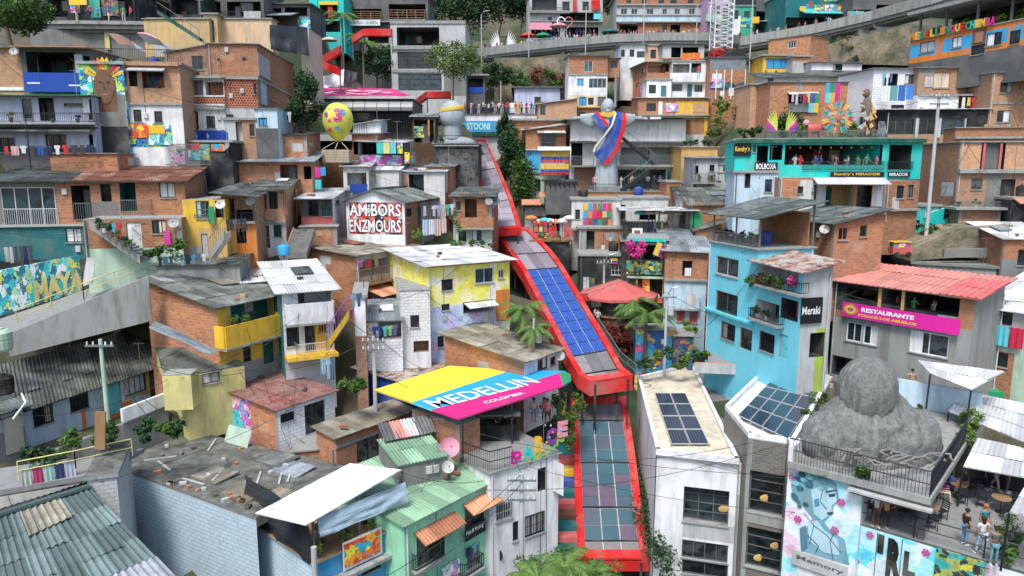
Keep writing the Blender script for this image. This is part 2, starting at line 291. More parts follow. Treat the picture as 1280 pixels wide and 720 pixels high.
def corr(mb,p00,p10,p11,p01,mat,along='v',per=.19,amp=.03,sheet=1.8,jit=.015,sag=.0,seed=None):
 """corrugated sheet over a quad; p00-p10 is the u edge, p00-p01 the v edge; ribs run along v (or u)"""
 if along=='u':p00,p10,p11,p01=p00,p01,p11,p10
 rr=random.Random(seed if seed is not None else R.random())
 wu=((p10-p00).length+(p11-p01).length)/2;wv=((p01-p00).length+(p11-p10).length)/2
 n=(p10-p00).cross(p01-p00).normalized()
 if n.z<0:n=-n
 nc=max(4,int(wu/per)*4);nr=max(1,int(round(wv/sheet)))
 if nc>400:nc=400
 shw=max(1,int(.85/per)*4)
 for r in range(nr):
  v0=r/nr;v1=(r+1)/nr+(.03 if r<nr-1 else 0);tn=[rr.random()for _ in range(nc//shw+2)];jo=[rr.uniform(-jit,jit)for _ in range(nc//shw+2)]
  rows=[]
  for v,lift in((v0,.02 if r else 0),((v0+v1)/2,0),(v1,-.01)):
   row=[]
   for i in range(nc+1):
    u=i/nc;p=(p00 .lerp(p10,u)).lerp(p01 .lerp(p11,u),v)
    h=amp*math.sin(i*math.pi/2+.4)+lift+jo[i//shw]-sag*math.sin(math.pi*v)*1-.0
    row.append(p+n*h)
   rows.append(row)
  mb.grid(rows,mat,lambda j,i:tn[i//shw])
 dn=n*-.05
 mb.face([p00+dn,p01+dn,p11+dn,p10+dn],mat,None,.2)
 for a,b in((p00,p10),(p10,p11),(p11,p01),(p01,p00)):mb.face([a+dn,b+dn,b,a],mat,None,.2)
FONTC=None
def textmesh(mb,body,O,ux,uz,w,h,mat,depth=.03,bold=0.,shear=0.):
 """lay text of width w and height h at O along ux, uz"""
 c=bpy.data.curves.new('t','FONT');c.body=body;c.size=1;c.offset=bold;c.shear=shear;c.resolution_u=2
 o=bpy.data.objects.new('t',c);me=o.to_mesh()
 if not me or not me.vertices:bpy.data.objects.remove(o);return
 xs=[v.co.x for v in me.vertices];ys=[v.co.y for v in me.vertices]
 x0,x1,y0,y1=min(xs),max(xs),min(ys),max(ys);n=ux.cross(uz).normalized()
 for f in me.polygons:
  pts=[O+ux*((me.vertices[i].co.x-x0)/(x1-x0)*w)+uz*((me.vertices[i].co.y-y0)/(y1-y0)*h)for i in f.vertices]
  mb.face([p+n*depth for p in pts],mat)
 o.to_mesh_clear();bpy.data.objects.remove(o);bpy.data.curves.remove(c)
HS=[];BASES=[]
class Face:
 def __init__(s,O,u,n,W,z0,z1):s.O=O;s.u=u;s.n=n;s.W=W;s.z0=z0;s.z1=z1;s.holes=[];s.zones=[]
 def pt(s,u,z,off=0):return V((s.O.x,s.O.y,0))+s.u*u+Z*z+s.n*off
 def px(s,x,y,off=0):
  o=s.O+s.n*off;r=ray(x,y);k=(o-CAMP).dot(s.n)/r.dot(s.n);p=CAMP+r*k
  return((p-o).dot(s.u),p.z)
 def rect(s,x0,y0,x1,y1,off=0,clip=True):
  xm=(x0+x1)/2;ym=(y0+y1)/2
  ua=s.px(x0,ym,off)[0];ub=s.px(x1,ym,off)[0];za=s.px(xm,y1,off)[1];zb=s.px(xm,y0,off)[1]
  if ua>ub:ua,ub=ub,ua
  if clip:
   ua=max(.05,min(s.W-.1,ua));ub=max(ua+.05,min(s.W-.05,ub));za=max(s.z0-2,za);zb=min(s.z1-.06,zb);zb=max(zb,za+.05)
  return ua,ub,za,zb
class H:
 def __init__(s,name,label,xa,yb,yt,xb,s_,yaw=0,yr=None,dep=7,xl=None,xr=None,wall='brick',side=None,dn=3,cat='house',group=None,up=0.):
  s.s=s_;s.sk=(s_>=11);s.label=label;s.bals=[];HS.append(s)
  A=P(xa,yb,s_)
  if yb>850:A=P(xa,yt,s_);A.z-=(min(yb,1050)-yt)/s_
  s.A=A;s.zb=A.z;s.zt=zat(A,yt)+up
  if yr is not None:
   B=PZ(xb,yr,s.zt);yaw=math.degrees(math.atan2(B.y-A.y,B.x-A.x))
  a=math.radians(yaw);s.u=V((math.cos(a),math.sin(a),0));s.dv=V((-math.sin(a),math.cos(a),0))
  mid=V((A.x,A.y,(s.zb+s.zt)/2));s.W=abs(colhit(mid,s.u,xb))
  if xl is not None:dep=abs(colhit(mid,s.dv,xl))
  if xr is not None:dep=abs(colhit(mid+s.u*s.W,s.dv,xr))
  s.dep=min(dep,26);s.dn=dn;s.wall=wall;s.side=side or wall
  s.root=empty(name,V((A.x,A.y,A.z)),label,cat,group)
  BASES.append((A+s.u*s.W*.5+s.dv*s.dep*.5,s.zb,max(s.W,s.dep)*.5));BASES.append((A.copy(),s.zb,3));BASES.append((A+s.u*s.W,s.zb,3))
  s.F=Face(A,s.u,-s.dv,s.W,s.zb,s.zt);s.Rt=Face(A+s.u*s.W,s.dv,s.u,s.dep,s.zb,s.zt)
  s.Lt=Face(A+s.dv*s.dep,-s.dv,-s.u,s.dep,s.zb,s.zt);s.Bk=Face(A+s.u*s.W+s.dv*s.dep,-s.u,s.dv,s.W,s.zb,s.zt)
  s.fs={'F':s.F,'R':s.Rt,'L':s.Lt,'B':s.Bk};s.nb=0
 def fc(s,f):return s.fs[f]
 def w(s,x0,y0,x1,y1,f='F',fr='rail',gl='glass',nx=2,ny=1,bars=False,n='window',sill=True,deep=.14):
  F=s.fc(f);a,b,c,d=F.rect(x0,y0,x1,y1);F.holes.append((a,b,c,d,deep,'conc',None))
  fw=.06;mb=MB();g=MB()
  def bar(u0,u1,z0,z1,o0,o1,mat):mb.bx(F.pt(u0,z0,o0),F.u*(u1-u0),Z*(z1-z0),F.n*(o1-o0),mat)
  o=-deep+.02
  bar(a,b,c,c+fw,o,o+.07,fr);bar(a,b,d-fw,d,o,o+.07,fr);bar(a,a+fw,c+fw,d-fw,o,o+.07,fr);bar(b-fw,b,c+fw,d-fw,o,o+.07,fr)
  for i in range(1,nx):u=a+(b-a)*i/nx;bar(u-.025,u+.025,c+fw,d-fw,o,o+.055,fr)
  for i in range(1,ny):z=c+(d-c)*i/ny;bar(a+fw,b-fw,z-.025,z+.025,o,o+.05,fr)
  if bars:
   k=max(3,int((b-a)/.14))
   for i in range(k+1):u=a+(b-a)*i/k;bar(u-.012,u+.012,c,d,.01,.035,fr)
   for z in(c+.05,(c+d)/2,d-.05):bar(a,b,z-.012,z+.012,.012,.033,fr)
  g.face([F.pt(a+fw,c+fw,o+.02),F.pt(b-fw,c+fw,o+.02),F.pt(b-fw,d-fw,o+.02),F.pt(a+fw,d-fw,o+.02)],gl)
  if s.sk and .7<(b-a)<2.3 and d-c<2 and random.Random(s.label+str(round(a*9))).random()<.4:
   cu=MB();cw=(b-a)*random.Random(str(a)).choice([.3,.45,.9]);u0=a+fw if cw>(b-a)*.8 or int(a*7)%2 else b-fw-cw;u1=min(b-fw,u0+cw);n_=8
   cu.grid([[F.pt(u0+(u1-u0)*i/n_,z,o+.028+.008*(i%2))for i in range(n_+1)]for z in(c+fw,d-fw)],['offw','cream','lgrey','pale','white'][int(a*13+c*5)%5]);cu.build('curtain',s.root)
  if s.sk:
   if sill:mb.bx(F.pt(a-.06,c-.07,-.02),F.u*(b-a+.12),Z*.068,F.n*.1,'conc')
   wo=mb.build(n,s.root);g.build('pane',wo)
  else:
   for q in range(len(g.f)):mb.face([g.v[i]for i in g.f[q]],gl)
   mb.build(n,s.root)
  return(a,b,c,d)
 def d(s,x0,y0,x1,y1,f='F',c='dwood',n='door'):
  F=s.fc(f);a,b,e,g=F.rect(x0,y0,x1,y1);F.holes.append((a,b,e,g,.14,'conc',None));mb=MB()
  mb.bx(F.pt(a+.04,e,-.12),F.u*(b-a-.08),Z*(g-e-.04),F.n*.05,c)
  for i in range(2):
   z0=e+(g-e)*(.1+.45*i);mb.bx(F.pt(a+.16,z0,-.069),F.u*max(.1,b-a-.32),Z*(g-e)*.32,F.n*.012,c)
  o=mb.build(n,s.root)
  if s.sk:
   k=MB();k.cube(F.pt(b-.16,e+(g-e)*.45,-.05),.04,.06,.12,'steel');k.build('handle',o)
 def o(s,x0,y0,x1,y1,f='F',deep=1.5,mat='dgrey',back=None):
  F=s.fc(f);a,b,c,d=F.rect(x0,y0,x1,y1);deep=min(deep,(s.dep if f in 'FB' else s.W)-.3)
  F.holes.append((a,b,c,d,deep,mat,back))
  s.furnish(F,a,b,c,d,deep);return(a,b,c,d)
 def furnish(s,F,a,b,c,d,deep):
  rr=random.Random(s.label+str(round(a*7+c)));W=b-a;H_=d-c
  if s.s<9.5 or W<1.1 or H_<1.2 or deep<.7:return
  x=a+W*rr.uniform(.08,.3);n=0
  while x<b-.8 and n<4:
   k=rr.random();m=MB();w=rr.uniform(.6,.9)
   if k<.45:m.bx(F.pt(x,c+.01,-deep+.02),F.u*w,Z*min(2,H_*.85),F.n*.05,rr.choice(['dwood','wood','lgrey','dteal','rose','offw']));m.build('inner_door',s.root)
   elif k<.75:m.bx(F.pt(x,c+H_*.4,-deep+.02),F.u*w,Z*H_*.4,F.n*.04,rr.choice(['glassb','offw','g_mix','cream']));m.build('inner_window',s.root)
   else:m.bx(F.pt(x,c+.01,-deep+.1),F.u*w,Z*rr.uniform(.5,.9),F.n*.4,rr.choice(['wood','lgrey','brown','teal']));m.build('cupboard',s.root)
   x+=w+rr.uniform(.5,1.4);n+=1
 def zone(s,x0,y0,x1,y1,mat,f='F'):
  F=s.fc(f)
  if x0 is None:xm=pix(F.pt(F.W/2,(F.z0+F.z1)/2))[0];a,b=0,F.W;c=F.px(xm,y1)[1];d=F.px(xm,y0)[1]
  else:a,b,c,d=F.rect(x0,y0,x1,y1,clip=False)
  if y0<=-99:d=999
  if y1>=999:c=-999
  F.zones.append((max(0,a),min(F.W,b),c,d,mat))
 def shell(s):
  mb=MB();rq=random.Random(s.label+'w')
  for k,F in s.fs.items():
   wm=s.wall if k in 'FB' else s.side
   if not isinstance(wm,str)or k=='B' or s.s<11:continue
   if wm.startswith('brick')and F.W>2.4:
    if rq.random()<.5:F.zones[0:0]=[(0,.24,-999,999,'conc'),(F.W-.24,F.W,-999,999,'conc')]
    for _ in range(rq.choice([0,1,2])):u=rq.uniform(.3,F.W-1.2);z=rq.uniform(F.z0,F.z1-.6);F.zones.insert(0,(u,u+rq.uniform(.5,1.6),z,z+rq.uniform(.3,1.1),rq.choice(['conc','brickl','brick2','lgrey','brickl'])))
   elif wm in('white','offw','lav','lgrey','pale','yellow')and rq.random()<.5:F.zones.insert(0,(0,F.W,-999,F.z0+rq.uniform(.35,.8),rq.choice(['dgrey','conc','concd','rose','lgrey'])))
  for k,F in s.fs.items():
   wm=s.wall if k in 'FB' else s.side;z0=F.z0-s.dn;us={0.,F.W};zs={z0,F.z1}
   for h in F.holes:us|={h[0],h[1]};zs|={h[2],h[3]}
   for h in F.zones:us|={h[0],h[1]};zs|={max(z0,min(F.z1,h[2])),max(z0,min(F.z1,h[3]))}
   us=sorted(u for u in us if 0<=u<=F.W);zs=sorted(z for z in zs if z0<=z<=F.z1)
   for i in range(len(us)-1):
    if us[i+1]-us[i]<1e-4:continue
    for j in range(len(zs)-1):
     if zs[j+1]-zs[j]<1e-4:continue
     um=(us[i]+us[i+1])/2;zm=(zs[j]+zs[j+1])/2
     if any(h[0]<um<h[1]and h[2]<zm<h[3]for h in F.holes):continue
     mt=wm
     for zn in F.zones:
      if zn[0]<=um<=zn[1]and zn[2]<=zm<=zn[3]:mt=zn[4]
     q=[(us[i],zs[j]),(us[i+1],zs[j]),(us[i+1],zs[j+1]),(us[i],zs[j+1])]
     mb.face([F.pt(*p)for p in q],mt,[(p[0],p[1])for p in q])
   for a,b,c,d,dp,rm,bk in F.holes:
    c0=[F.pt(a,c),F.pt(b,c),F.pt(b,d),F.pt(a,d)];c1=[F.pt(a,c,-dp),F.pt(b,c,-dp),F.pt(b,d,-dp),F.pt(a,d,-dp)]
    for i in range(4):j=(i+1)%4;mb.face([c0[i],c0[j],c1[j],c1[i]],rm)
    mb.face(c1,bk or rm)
  A=V((s.A.x,s.A.y,0));t=s.zt
  mb.face([A+Z*t,A+s.u*s.W+Z*t,A+s.u*s.W+s.dv*s.dep+Z*t,A+s.dv*s.dep+Z*t],'conc')
  return mb.build('wall',s.root)
 def bal(s,x0,x1,y0,y1,f='F',out=.9,kind='bars',mat='rail',slab='conc',floor=True,n='balcony'):
  F=s.fc(f);xm=(x0+x1)/2;a=F.px(x0,(y0+y1)/2,out)[0];b=F.px(x1,(y0+y1)/2,out)[0]
  if a>b:a,b=b,a
  zb=F.px(xm,y1,out)[1];zt=F.px(xm,y0,out)[1];mb=MB()
  if floor:
   q=MB();q.bx(F.pt(a-.05,zb-.14,0.004),F.u*(b-a+.1),Z*.13,F.n*(out+.05),slab);fo=q.build('balcony_floor',s.root)
  def rl(p,q):
   d=q-p;L=d.length;dn=d.normalized()
   if kind in('bars','fine','mesh'):
    st=.13 if kind=='bars' else .09;k=max(2,int(L/st));k=min(k,90)
    for zz in(zb+.06,zt-.03):mb.bx(p+Z*zz-F.n*.02,d,Z*.045,F.n*.04,mat)
    for i in range(k+1):mb.bx(p+d*(i/k)+Z*(zb+.08)-F.n*.01-dn*.01,dn*.022,Z*(zt-zb-.1),F.n*.022,mat)
   elif kind=='wood':
    for i in range(4):mb.bx(p+Z*(zb+(zt-zb)*(.15+.27*i))-F.n*.02,d,Z*.07,F.n*.04,mat)
    k=max(2,int(L/1.2))
    for i in range(k+1):mb.bx(p+d*(i/k)+Z*zb-F.n*.04-dn*.04,dn*.08,Z*(zt-zb),F.n*.08,mat)
   else:
    side=dn.cross(Z)*.08;mb.bx(p+Z*zb,d,Z*(zt-zb),side,mat)
    if kind=='cap':mb.bx(p+Z*zt-side*.3,d,Z*.06,side*1.6,'conc')
  o=out-.09
  rl(F.pt(a,0,o),F.pt(b,0,o))
  if out>.3:
   rl(F.pt(a,0,0.01),F.pt(a,0,o-.01));rl(F.pt(b,0,o-.01),F.pt(b,0,.01))
  s.bals.append((F,a,b,zb,zt,out));mb.build('railing' if kind not in('solid','cap')else 'balcony_wall',s.root);return(a,b,zb,zt)
 def awn(s,x0,x1,y,out=1.2,drop=.35,mat='tin',f='F',n='awning',ribs=True):
  F=s.fc(f);a=F.px(x0,y)[0];b=F.px(x1,y)[0]
  if a>b:a,b=b,a
  z=F.px((x0+x1)/2,y)[1];mb=MB()
  corr(mb,F.pt(a,z-drop,out),F.pt(b,z-drop,out),F.pt(b,z,.01),F.pt(a,z,.01),mat,'v',amp=.025 if ribs else .003,sheet=9)
  mb.build(n,s.root)
 def slab(s,y,f='F',th=.16,out=.06,mat='conc',x0=None,x1=None,n='floor_band'):
  F=s.fc(f);xm=pix(F.pt(F.W/2,F.z1))[0]if x0 is None else(x0+x1)/2;z=F.px(xm,y)[1]
  a,b=(-.02,F.W+.02)if x0 is None else sorted((F.px(x0,y)[0],F.px(x1,y)[0]))
  mb=MB();mb.bx(F.pt(a,z-th/2,0.003),F.u*(b-a),Z*th,F.n*out,mat);mb.build(n,s.root)
 def panel(s,x0,y0,x1,y1,mat,f='F',off=.03,th=.04,n='panel',par=None):
  F=s.fc(f);a,b,c,d=F.rect(x0,y0,x1,y1,off,clip=False);mb=MB()
  mb.bx(F.pt(a,c,off),F.u*(b-a),Z*(d-c),F.n*th,mat);return mb.build(n,par or s.root)
 def text(s,t,x0,y0,x1,y1,mat='f:white',f='F',off=.08,par=None,bold=.02,n='lettering',shear=0,rise=0):
  """rise: pixels by which the right end of the line sits lower"""
  F=s.fc(f);a,b,c,d=F.rect(x0,y0,x1,y1,off,clip=False);mb=MB()
  ux=F.u.copy()
  textmesh(mb,t,F.pt(a,c,off),F.u,Z,b-a,d-c,mat,.006,bold,shear);return mb.build(n,par or s.root)
 def sign(s,t,x0,y0,x1,y1,bg='f:black',fg='f:white',f='F',off=.1,bold=.02,pad=.15,n='sign'):
  o=s.panel(x0,y0,x1,y1,bg,f,off,.06,n);w=x1-x0;h=y1-y0
  s.text(t,x0+w*.07,y0+h*pad,x1-w*.07,y1-h*pad,fg,f,off+.065,o,bold);return o
 def roof(s,hf=.15,hb=.9,hl=0,hr=0,ov=.35,mat='asb',along='v',per=.19,amp=.03,fo=None,sag=.04,jit=.02,n='roof'):
  A=V((s.A.x,s.A.y,s.zt));W,D,u,w=s.W,s.dep,s.u,s.dv
  hh=[hf+hl,hf+hr,hb+hr,hb+hl];c=[A,A+u*W,A+u*W+w*D,A+w*D];t=[p+Z*h for p,h in zip(c,hh)]
  mb=MB()
  for i in range(4):
   j=(i+1)%4
   if hh[i]<.01 and hh[j]<.01:continue
   mb.face([c[i],c[j],t[j],t[i]],s.wall if i in(0,2)else s.side)
  mb.build('gable_wall',s.root)
  s.shed=mat
  def at(a,b):
   p=A+u*a+w*b;fa,fb=a/W,b/D
   return p+Z*((hh[0]*(1-fa)+hh[1]*fa)*(1-fb)+(hh[3]*(1-fa)+hh[2]*fa)*fb+.06)
  o=ov;f0=fo if fo is not None else o
  mb=MB();corr(mb,at(-o,-f0),at(W+o,-f0),at(W+o,D+o),at(-o,D+o),mat,along,per,amp,sag=sag,jit=jit);s.rf=at
  return mb.build(n,s.root)
 def gable(s,h=1.2,axis='u',ov=.4,mat='asb',per=.19,amp=.03,off=.5,mat2=None):
  A=V((s.A.x,s.A.y,s.zt));W,D,u,w=s.W,s.dep,s.u,s.dv;mb=MB();g=MB();o=ov
  if axis=='u':
   rd=D*off;k=h/rd;k2=h/(D-rd)
   for a in(0,W):g.face([A+u*a,A+u*a+w*D,A+u*a+w*rd+Z*h],s.side)
   q=[A+u*-o+w*-o+Z*(-k*o+.06),A+u*(W+o)+w*-o+Z*(-k*o+.06),A+u*(W+o)+w*rd+Z*(h+.06),A+u*-o+w*rd+Z*(h+.06)]
   corr(mb,*q,mat,'v',per,amp)
   q2=[A+u*-o+w*(D+o)+Z*(-k2*o+.06),A+u*(W+o)+w*(D+o)+Z*(-k2*o+.06),q[2],q[3]]
   corr(mb,*q2,mat2 or mat,'v',per,amp);mb.tube(q[3]+Z*.04,q[2]+Z*.04,.12,mat,6)
  else:
   rd=W*off;k=h/rd;k2=h/(W-rd)
   for b in(0,D):g.face([A+w*b,A+w*b+u*W,A+w*b+u*rd+Z*h],s.wall)
   q=[A+u*-o+w*-o+Z*(-k*o+.06),A+u*-o+w*(D+o)+Z*(-k*o+.06),A+u*rd+w*(D+o)+Z*(h+.06),A+u*rd+w*-o+Z*(h+.06)]
   corr(mb,*q,mat,'v',per,amp)
   q2=[A+u*(W+o)+w*-o+Z*(-k2*o+.06),A+u*(W+o)+w*(D+o)+Z*(-k2*o+.06),q[2],q[3]]
   corr(mb,*q2,mat2 or mat,'v',per,amp);mb.tube(q[3]+Z*.04,q[2]+Z*.04,.12,mat,6)
  g.build('gable_wall',s.root);mb.build('roof',s.root)
 def flat(s,th=.18,ov=.15,mat='conc',par=0,pm=None,top=None):
  A=V((s.A.x,s.A.y,s.zt));W,D,u,w=s.W,s.dep,s.u,s.dv;mb=MB();o=ov
  mb.bx(A-u*o-w*o+Z*.003,u*(W+2*o),w*(D+2*o),Z*th,mat);s.ztop=s.zt+th;s.par=par
  if top:mb.face([A-u*o-w*o+Z*(th+.01),A+u*(W+o)-w*o+Z*(th+.01),A+u*(W+o)+w*(D+o)+Z*(th+.01),A-u*o+w*(D+o)+Z*(th+.01)],top)
  r=mb.build('roof',s.root)
  if par:
   q=MB();pm=pm or s.wall;b=A+Z*(th+.004)
   q.bx(b,u*W,w*.14,Z*par,pm);q.bx(b+w*(D-.14),u*W,w*.14,Z*par,pm);q.bx(b+w*.14,u*.14,w*(D-.28),Z*par,pm);q.bx(b+w*.14+u*(W-.14),u*.14,w*(D-.28),Z*par,pm)
   q.build('parapet',s.root)
  return r
 def raft(s,posts=True,h=2.3,mat='tin',post='railg',slope=.3,ov=.5,ins=.1,z=None,dep=None):
  """light roof on posts over a roof terrace"""
  z=z if z is not None else s.zt+.18;A=V((s.A.x,s.A.y,z));W,u,w=s.W,s.u,s.dv;D=dep or s.dep;mb=MB();q=MB()
  for a in(ins,W/2,W-ins-.1):
   for b in(ins,D-ins):q.bx(A+u*a+w*b,u*.09,w*.09,Z*(h+(slope if b>1 else 0)),post)
  corr(mb,A-u*ov-w*ov+Z*h,A+u*(W+ov)-w*ov+Z*h,A+u*(W+ov)+w*(D+ov)+Z*(h+slope),A-u*ov+w*(D+ov)+Z*(h+slope),mat,'v',jit=.02)
  q.build('post',s.root);mb.build('canopy',s.root)
 def merge(s,o):
  for ch in list(s.root.children):ch.parent=o.root;ch.location=s.root.location-o.root.location
  bpy.data.objects.remove(s.root);s.root=o.root
 def done(s):
  s.shell();rr=random.Random(s.label)
  if s.s>12.5 and s.W>2.5 and s.dn>.5 and s.zt-s.zb>2:
   for f,u in((s.F,.12),(s.Rt,s.dep-.2)):
    if rr.random()<.6 and f.W>1.5:mb=MB();mb.tube(f.pt(u,s.zb-.5,.07),f.pt(u,s.zt-.05,.07),.045,rr.choice(['lgrey','offw','dgrey']),6);mb.build('downpipe',s.root)
   for _ in range(2):
    if rr.random()<.6:
     u=rr.uniform(.3,s.W-.6);z=rr.uniform(s.zb+.8,min(s.zt-.6,s.zb+3))
     if not any(a-.4<u<b+.1 and c-.5<z<d+.1 for a,b,c,d,*_ in s.F.holes):mb=MB();mb.bx(s.F.pt(u,z,.004),s.F.u*.3,Z*.4,s.F.n*.12,rr.choice(['lgrey','offw']));mb.build('meter_box',s.root);mb=MB();mb.tube(s.F.pt(u+.15,z+.41,.03),s.F.pt(u+.15,s.zt-.06,.03),.015,'black',4);mb.build('conduit',s.root)
   if s.Rt.W>2 and not s.Rt.holes and rr.random()<.75:
    pass
  return s
def rot(v,a):c,s_=math.cos(a),math.sin(a);return V((v.x*c-v.y*s_,v.x*s_+v.y*c,v.z))
def leaves(mb,c,rx,ry,rz,n,size,mat,rr,clumps=9,shade=1.):
 cs=[]
 for i in range(clumps):
  while True:
   d=V((rr.uniform(-1,1),rr.uniform(-1,1),rr.uniform(-.75,1)))
   if d.length<1:break
  d=d*(.72/max(.45,d.length))*rr.uniform(.55,1.15);cs.append((c+V((d.x*rx,d.y*ry,d.z*rz)),rr.uniform(.25,.5),rr.uniform(0,1)))
 k=mb.mi(mat)
 for i in range(n):
  q,rad,br=cs[i%clumps]
  d=V((rr.gauss(0,1),rr.gauss(0,1),rr.gauss(0,.8))).normalized()*rr.random()**.45
  p=q+V((d.x*rx*rad,d.y*ry*rad,d.z*rz*rad))
  a=V((rr.uniform(-1,1),rr.uniform(-1,1),rr.uniform(-.6,.6))).normalized();b=a.orthogonal().normalized()
  b=(b*math.cos(i)+a.cross(b)*math.sin(i));s1=size*rr.uniform(.6,1.4)
  i0=len(mb.v);mb.v+=[p-a*s1,p+b*s1*.45,p+a*s1,p-b*s1*.45+V((0,0,-.2*s1))]
  mb.f.append((i0,i0+1,i0+2,i0+3));mb.m.append(k);mb.uv.append([(0,0)]*4)
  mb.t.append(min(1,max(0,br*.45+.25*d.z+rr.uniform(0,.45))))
def tree(label,x,y,s,h,rw,rh,mat='leaf1',n=5000,size=.16,group=None,seed=1,trunk=.16,name='broadleaf_tree',gap=1.,p=None,cat='tree'):
 """foot at pixel (x, y); h metres to the crown's centre, crown half-width rw and half-height rh"""
 rr=random.Random(seed);b=p or P(x,y,s);root=empty(name,b,label,cat,group);BASES.append((b.copy(),b.z,2))
 t=MB();top=b+Z*(h+rh*.2);mid=b+V((rr.uniform(-.2,.2)*rw,0,h*.55));t.tube(b-Z*1.2,mid,trunk,'bark',7,trunk*.7);t.tube(mid,top,trunk*.7,'bark',6,trunk*.3)
 lb=MB()
 for i in range(9):
  a=rr.uniform(0,6.28);o=mid.lerp(top,rr.random()*.8);e=b+V((math.cos(a)*rw*rr.uniform(.4,.85),math.sin(a)*rw*.8*rr.uniform(.4,.85),h+rh*rr.uniform(-.5,.7)))
  m2=o.lerp(e,.5)+Z*rr.uniform(0,.3);lb.tube(o,m2,trunk*.32,'bark',5,trunk*.2);lb.tube(m2,e,trunk*.2,'bark',5,trunk*.06)
  for _ in range(3):f=e+V((rr.uniform(-.3,.3)*rw,rr.uniform(-.3,.3)*rw,rr.uniform(-.2,.3)*rh));lb.tube(m2 .lerp(e,rr.uniform(.3,1)),f,trunk*.08,'bark',4,.01)
 t.build('trunk',root);lb.build('limbs',root)
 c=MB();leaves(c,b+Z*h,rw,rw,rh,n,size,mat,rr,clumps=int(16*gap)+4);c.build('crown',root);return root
def palm(label,x,y,s,h,r,seed=1,nf=15,p=None,group=None):
 rr=random.Random(seed);b=p or P(x,y,s);root=empty('palm_tree',b,label,'palm',group);BASES.append((b.copy(),b.z,2))
 t=MB();t.tube(b-Z,b+Z*h,.16,'bark',8,.11);t.build('trunk',root);c=b+Z*h
 for i in range(nf):
  a=6.28*i/nf+rr.uniform(-.2,.2);up=rr.uniform(-.1,1.1);L=r*rr.uniform(.8,1.15);m=MB();pts=[]
  for k in range(9):
   f=k/8;pts.append(c+V((math.cos(a),math.sin(a),0))*L*f*(1-.12*f)+Z*(up*L*f-L*(.45+.5*up)*f*f))
  for k in range(8):
   p0,p1=pts[k],pts[k+1];m.tube(p0,p1,.025*(1-k/9)+.004,'leafp',4,cap=False,t=.8)
   d=(p1-p0).normalized();sd=d.cross(Z).normalized()
   for q in range(4):
    o=p0 .lerp(p1,q/4)
    for sg in(-1,1):
     ll=L*.30*(math.sin(math.pi*min(.97,(k+q/4+.6)/8.6))**.6)*rr.uniform(.8,1.1);e=o+(sd*sg*.8+d*.55-Z*.45).normalized()*ll
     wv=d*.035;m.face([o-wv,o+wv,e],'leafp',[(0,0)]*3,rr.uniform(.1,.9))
  m.build('frond',root)
 return root
def pole(label,x,yb,yt,s,r=.12,mat='conc',arms=1,lamp=None,name='utility_pole',xt=None,group=None,box=False,sy=None):
 b=P(x,yb,s);zt=zat(b,yt);root=empty(name,b,label,'pole' if lamp is None else 'street lamp',group);m=MB();m.tube(b-Z*1.5,V((b.x,b.y,zt)),r,mat,8,r*.7);m.build('shaft',root)
 t=V((b.x,b.y,zt))
 for i in range(arms):
  a=MB();z=zt-.35-.5*i;a.bx(V((b.x-.7,b.y-.16,z)),V((1.4,0,0)),V((0,.08,0)),Z*.09,'railg');ar=a.build('cross_arm',root)
  for k in(-.6,-.3,.3,.6):q=MB();q.tube(V((b.x+k,b.y-.12,z+.09)),V((b.x+k,b.y-.12,z+.25)),.04,'white',6);q.build('insulator',ar)
 if lamp is not None:
  a=MB();e=t+V((lamp,-.2,.5));a.path([t-Z*.1,t+V((lamp*.4,-.1,.38)),e],.035,'steel',5);ar=a.build('lamp_arm',root)
  q=MB();q.bx(e+V((-.1,-.08,-.06)),V((lamp*.25+.2*(1 if lamp>0 else-1),0,.03)),V((0,.2,0)),Z*.1,'lgrey');q.build('lamp_head',root)
 if box:
  q=MB();q.tube(t+V((.32,-.1,-1.6)),t+V((.32,-.1,-.9)),.22,'lgrey',10);q.bx(t+V((.05,-.14,-1.3)),V((.12,0,0)),V((0,.1,0)),Z*.1,'steel');q.build('transformer',root)
 return t
def wire(label,a,b,sag=.8,r=.012,group='overhead cables',n=14):
 m=MB();pts=[a.lerp(b,i/n)-Z*sag*4*(i/n)*(1-i/n)for i in range(n+1)];m.path([p for p in pts],r,'black',4)
 o=m.build('overhead_cable',None,a);return tag(o,label,'cable',group)
def oc(o,c):o.color=(*c,1);return o
CLO=[(.62,.62,.6),(.05,.05,.06),(.5,.03,.04),(.03,.08,.3),(.10,.35,.5),(.55,.35,.35),(.6,.5,.1),(.1,.3,.12),(.4,.4,.42),(.02,.03,.08),(.6,.15,.3),(.3,.2,.12)]
def cloth_mesh(w,h,kind='towel',seed=0):
 rr=random.Random(seed);m=MB()
 if kind=='shirt':out=[(-.5,0),(-.5,-.35),(-.3,-.32),(-.28,-1),(.28,-1),(.3,-.32),(.5,-.35),(.5,0)]
 elif kind=='pants':out=[(-.3,0),(-.34,-1),(-.05,-1),(0,-.4),(.05,-1),(.34,-1),(.3,0)]
 else:out=None
 if out:
  pts=[V((a*w,.02*math.sin(a*9),b*h))for a,b in out];m.face(pts,'cloth');m.face([p+V((0,.03,0))for p in pts[::-1]],'cloth')
 else:
  rows=[[V((-w/2+w*i/8,.035*math.sin(i*1.7+seed)*(.3+j*.35),-h*j/3+rr.uniform(-.01,.01)))for i in range(9)]for j in range(4)];m.grid(rows,'cloth')
 return m
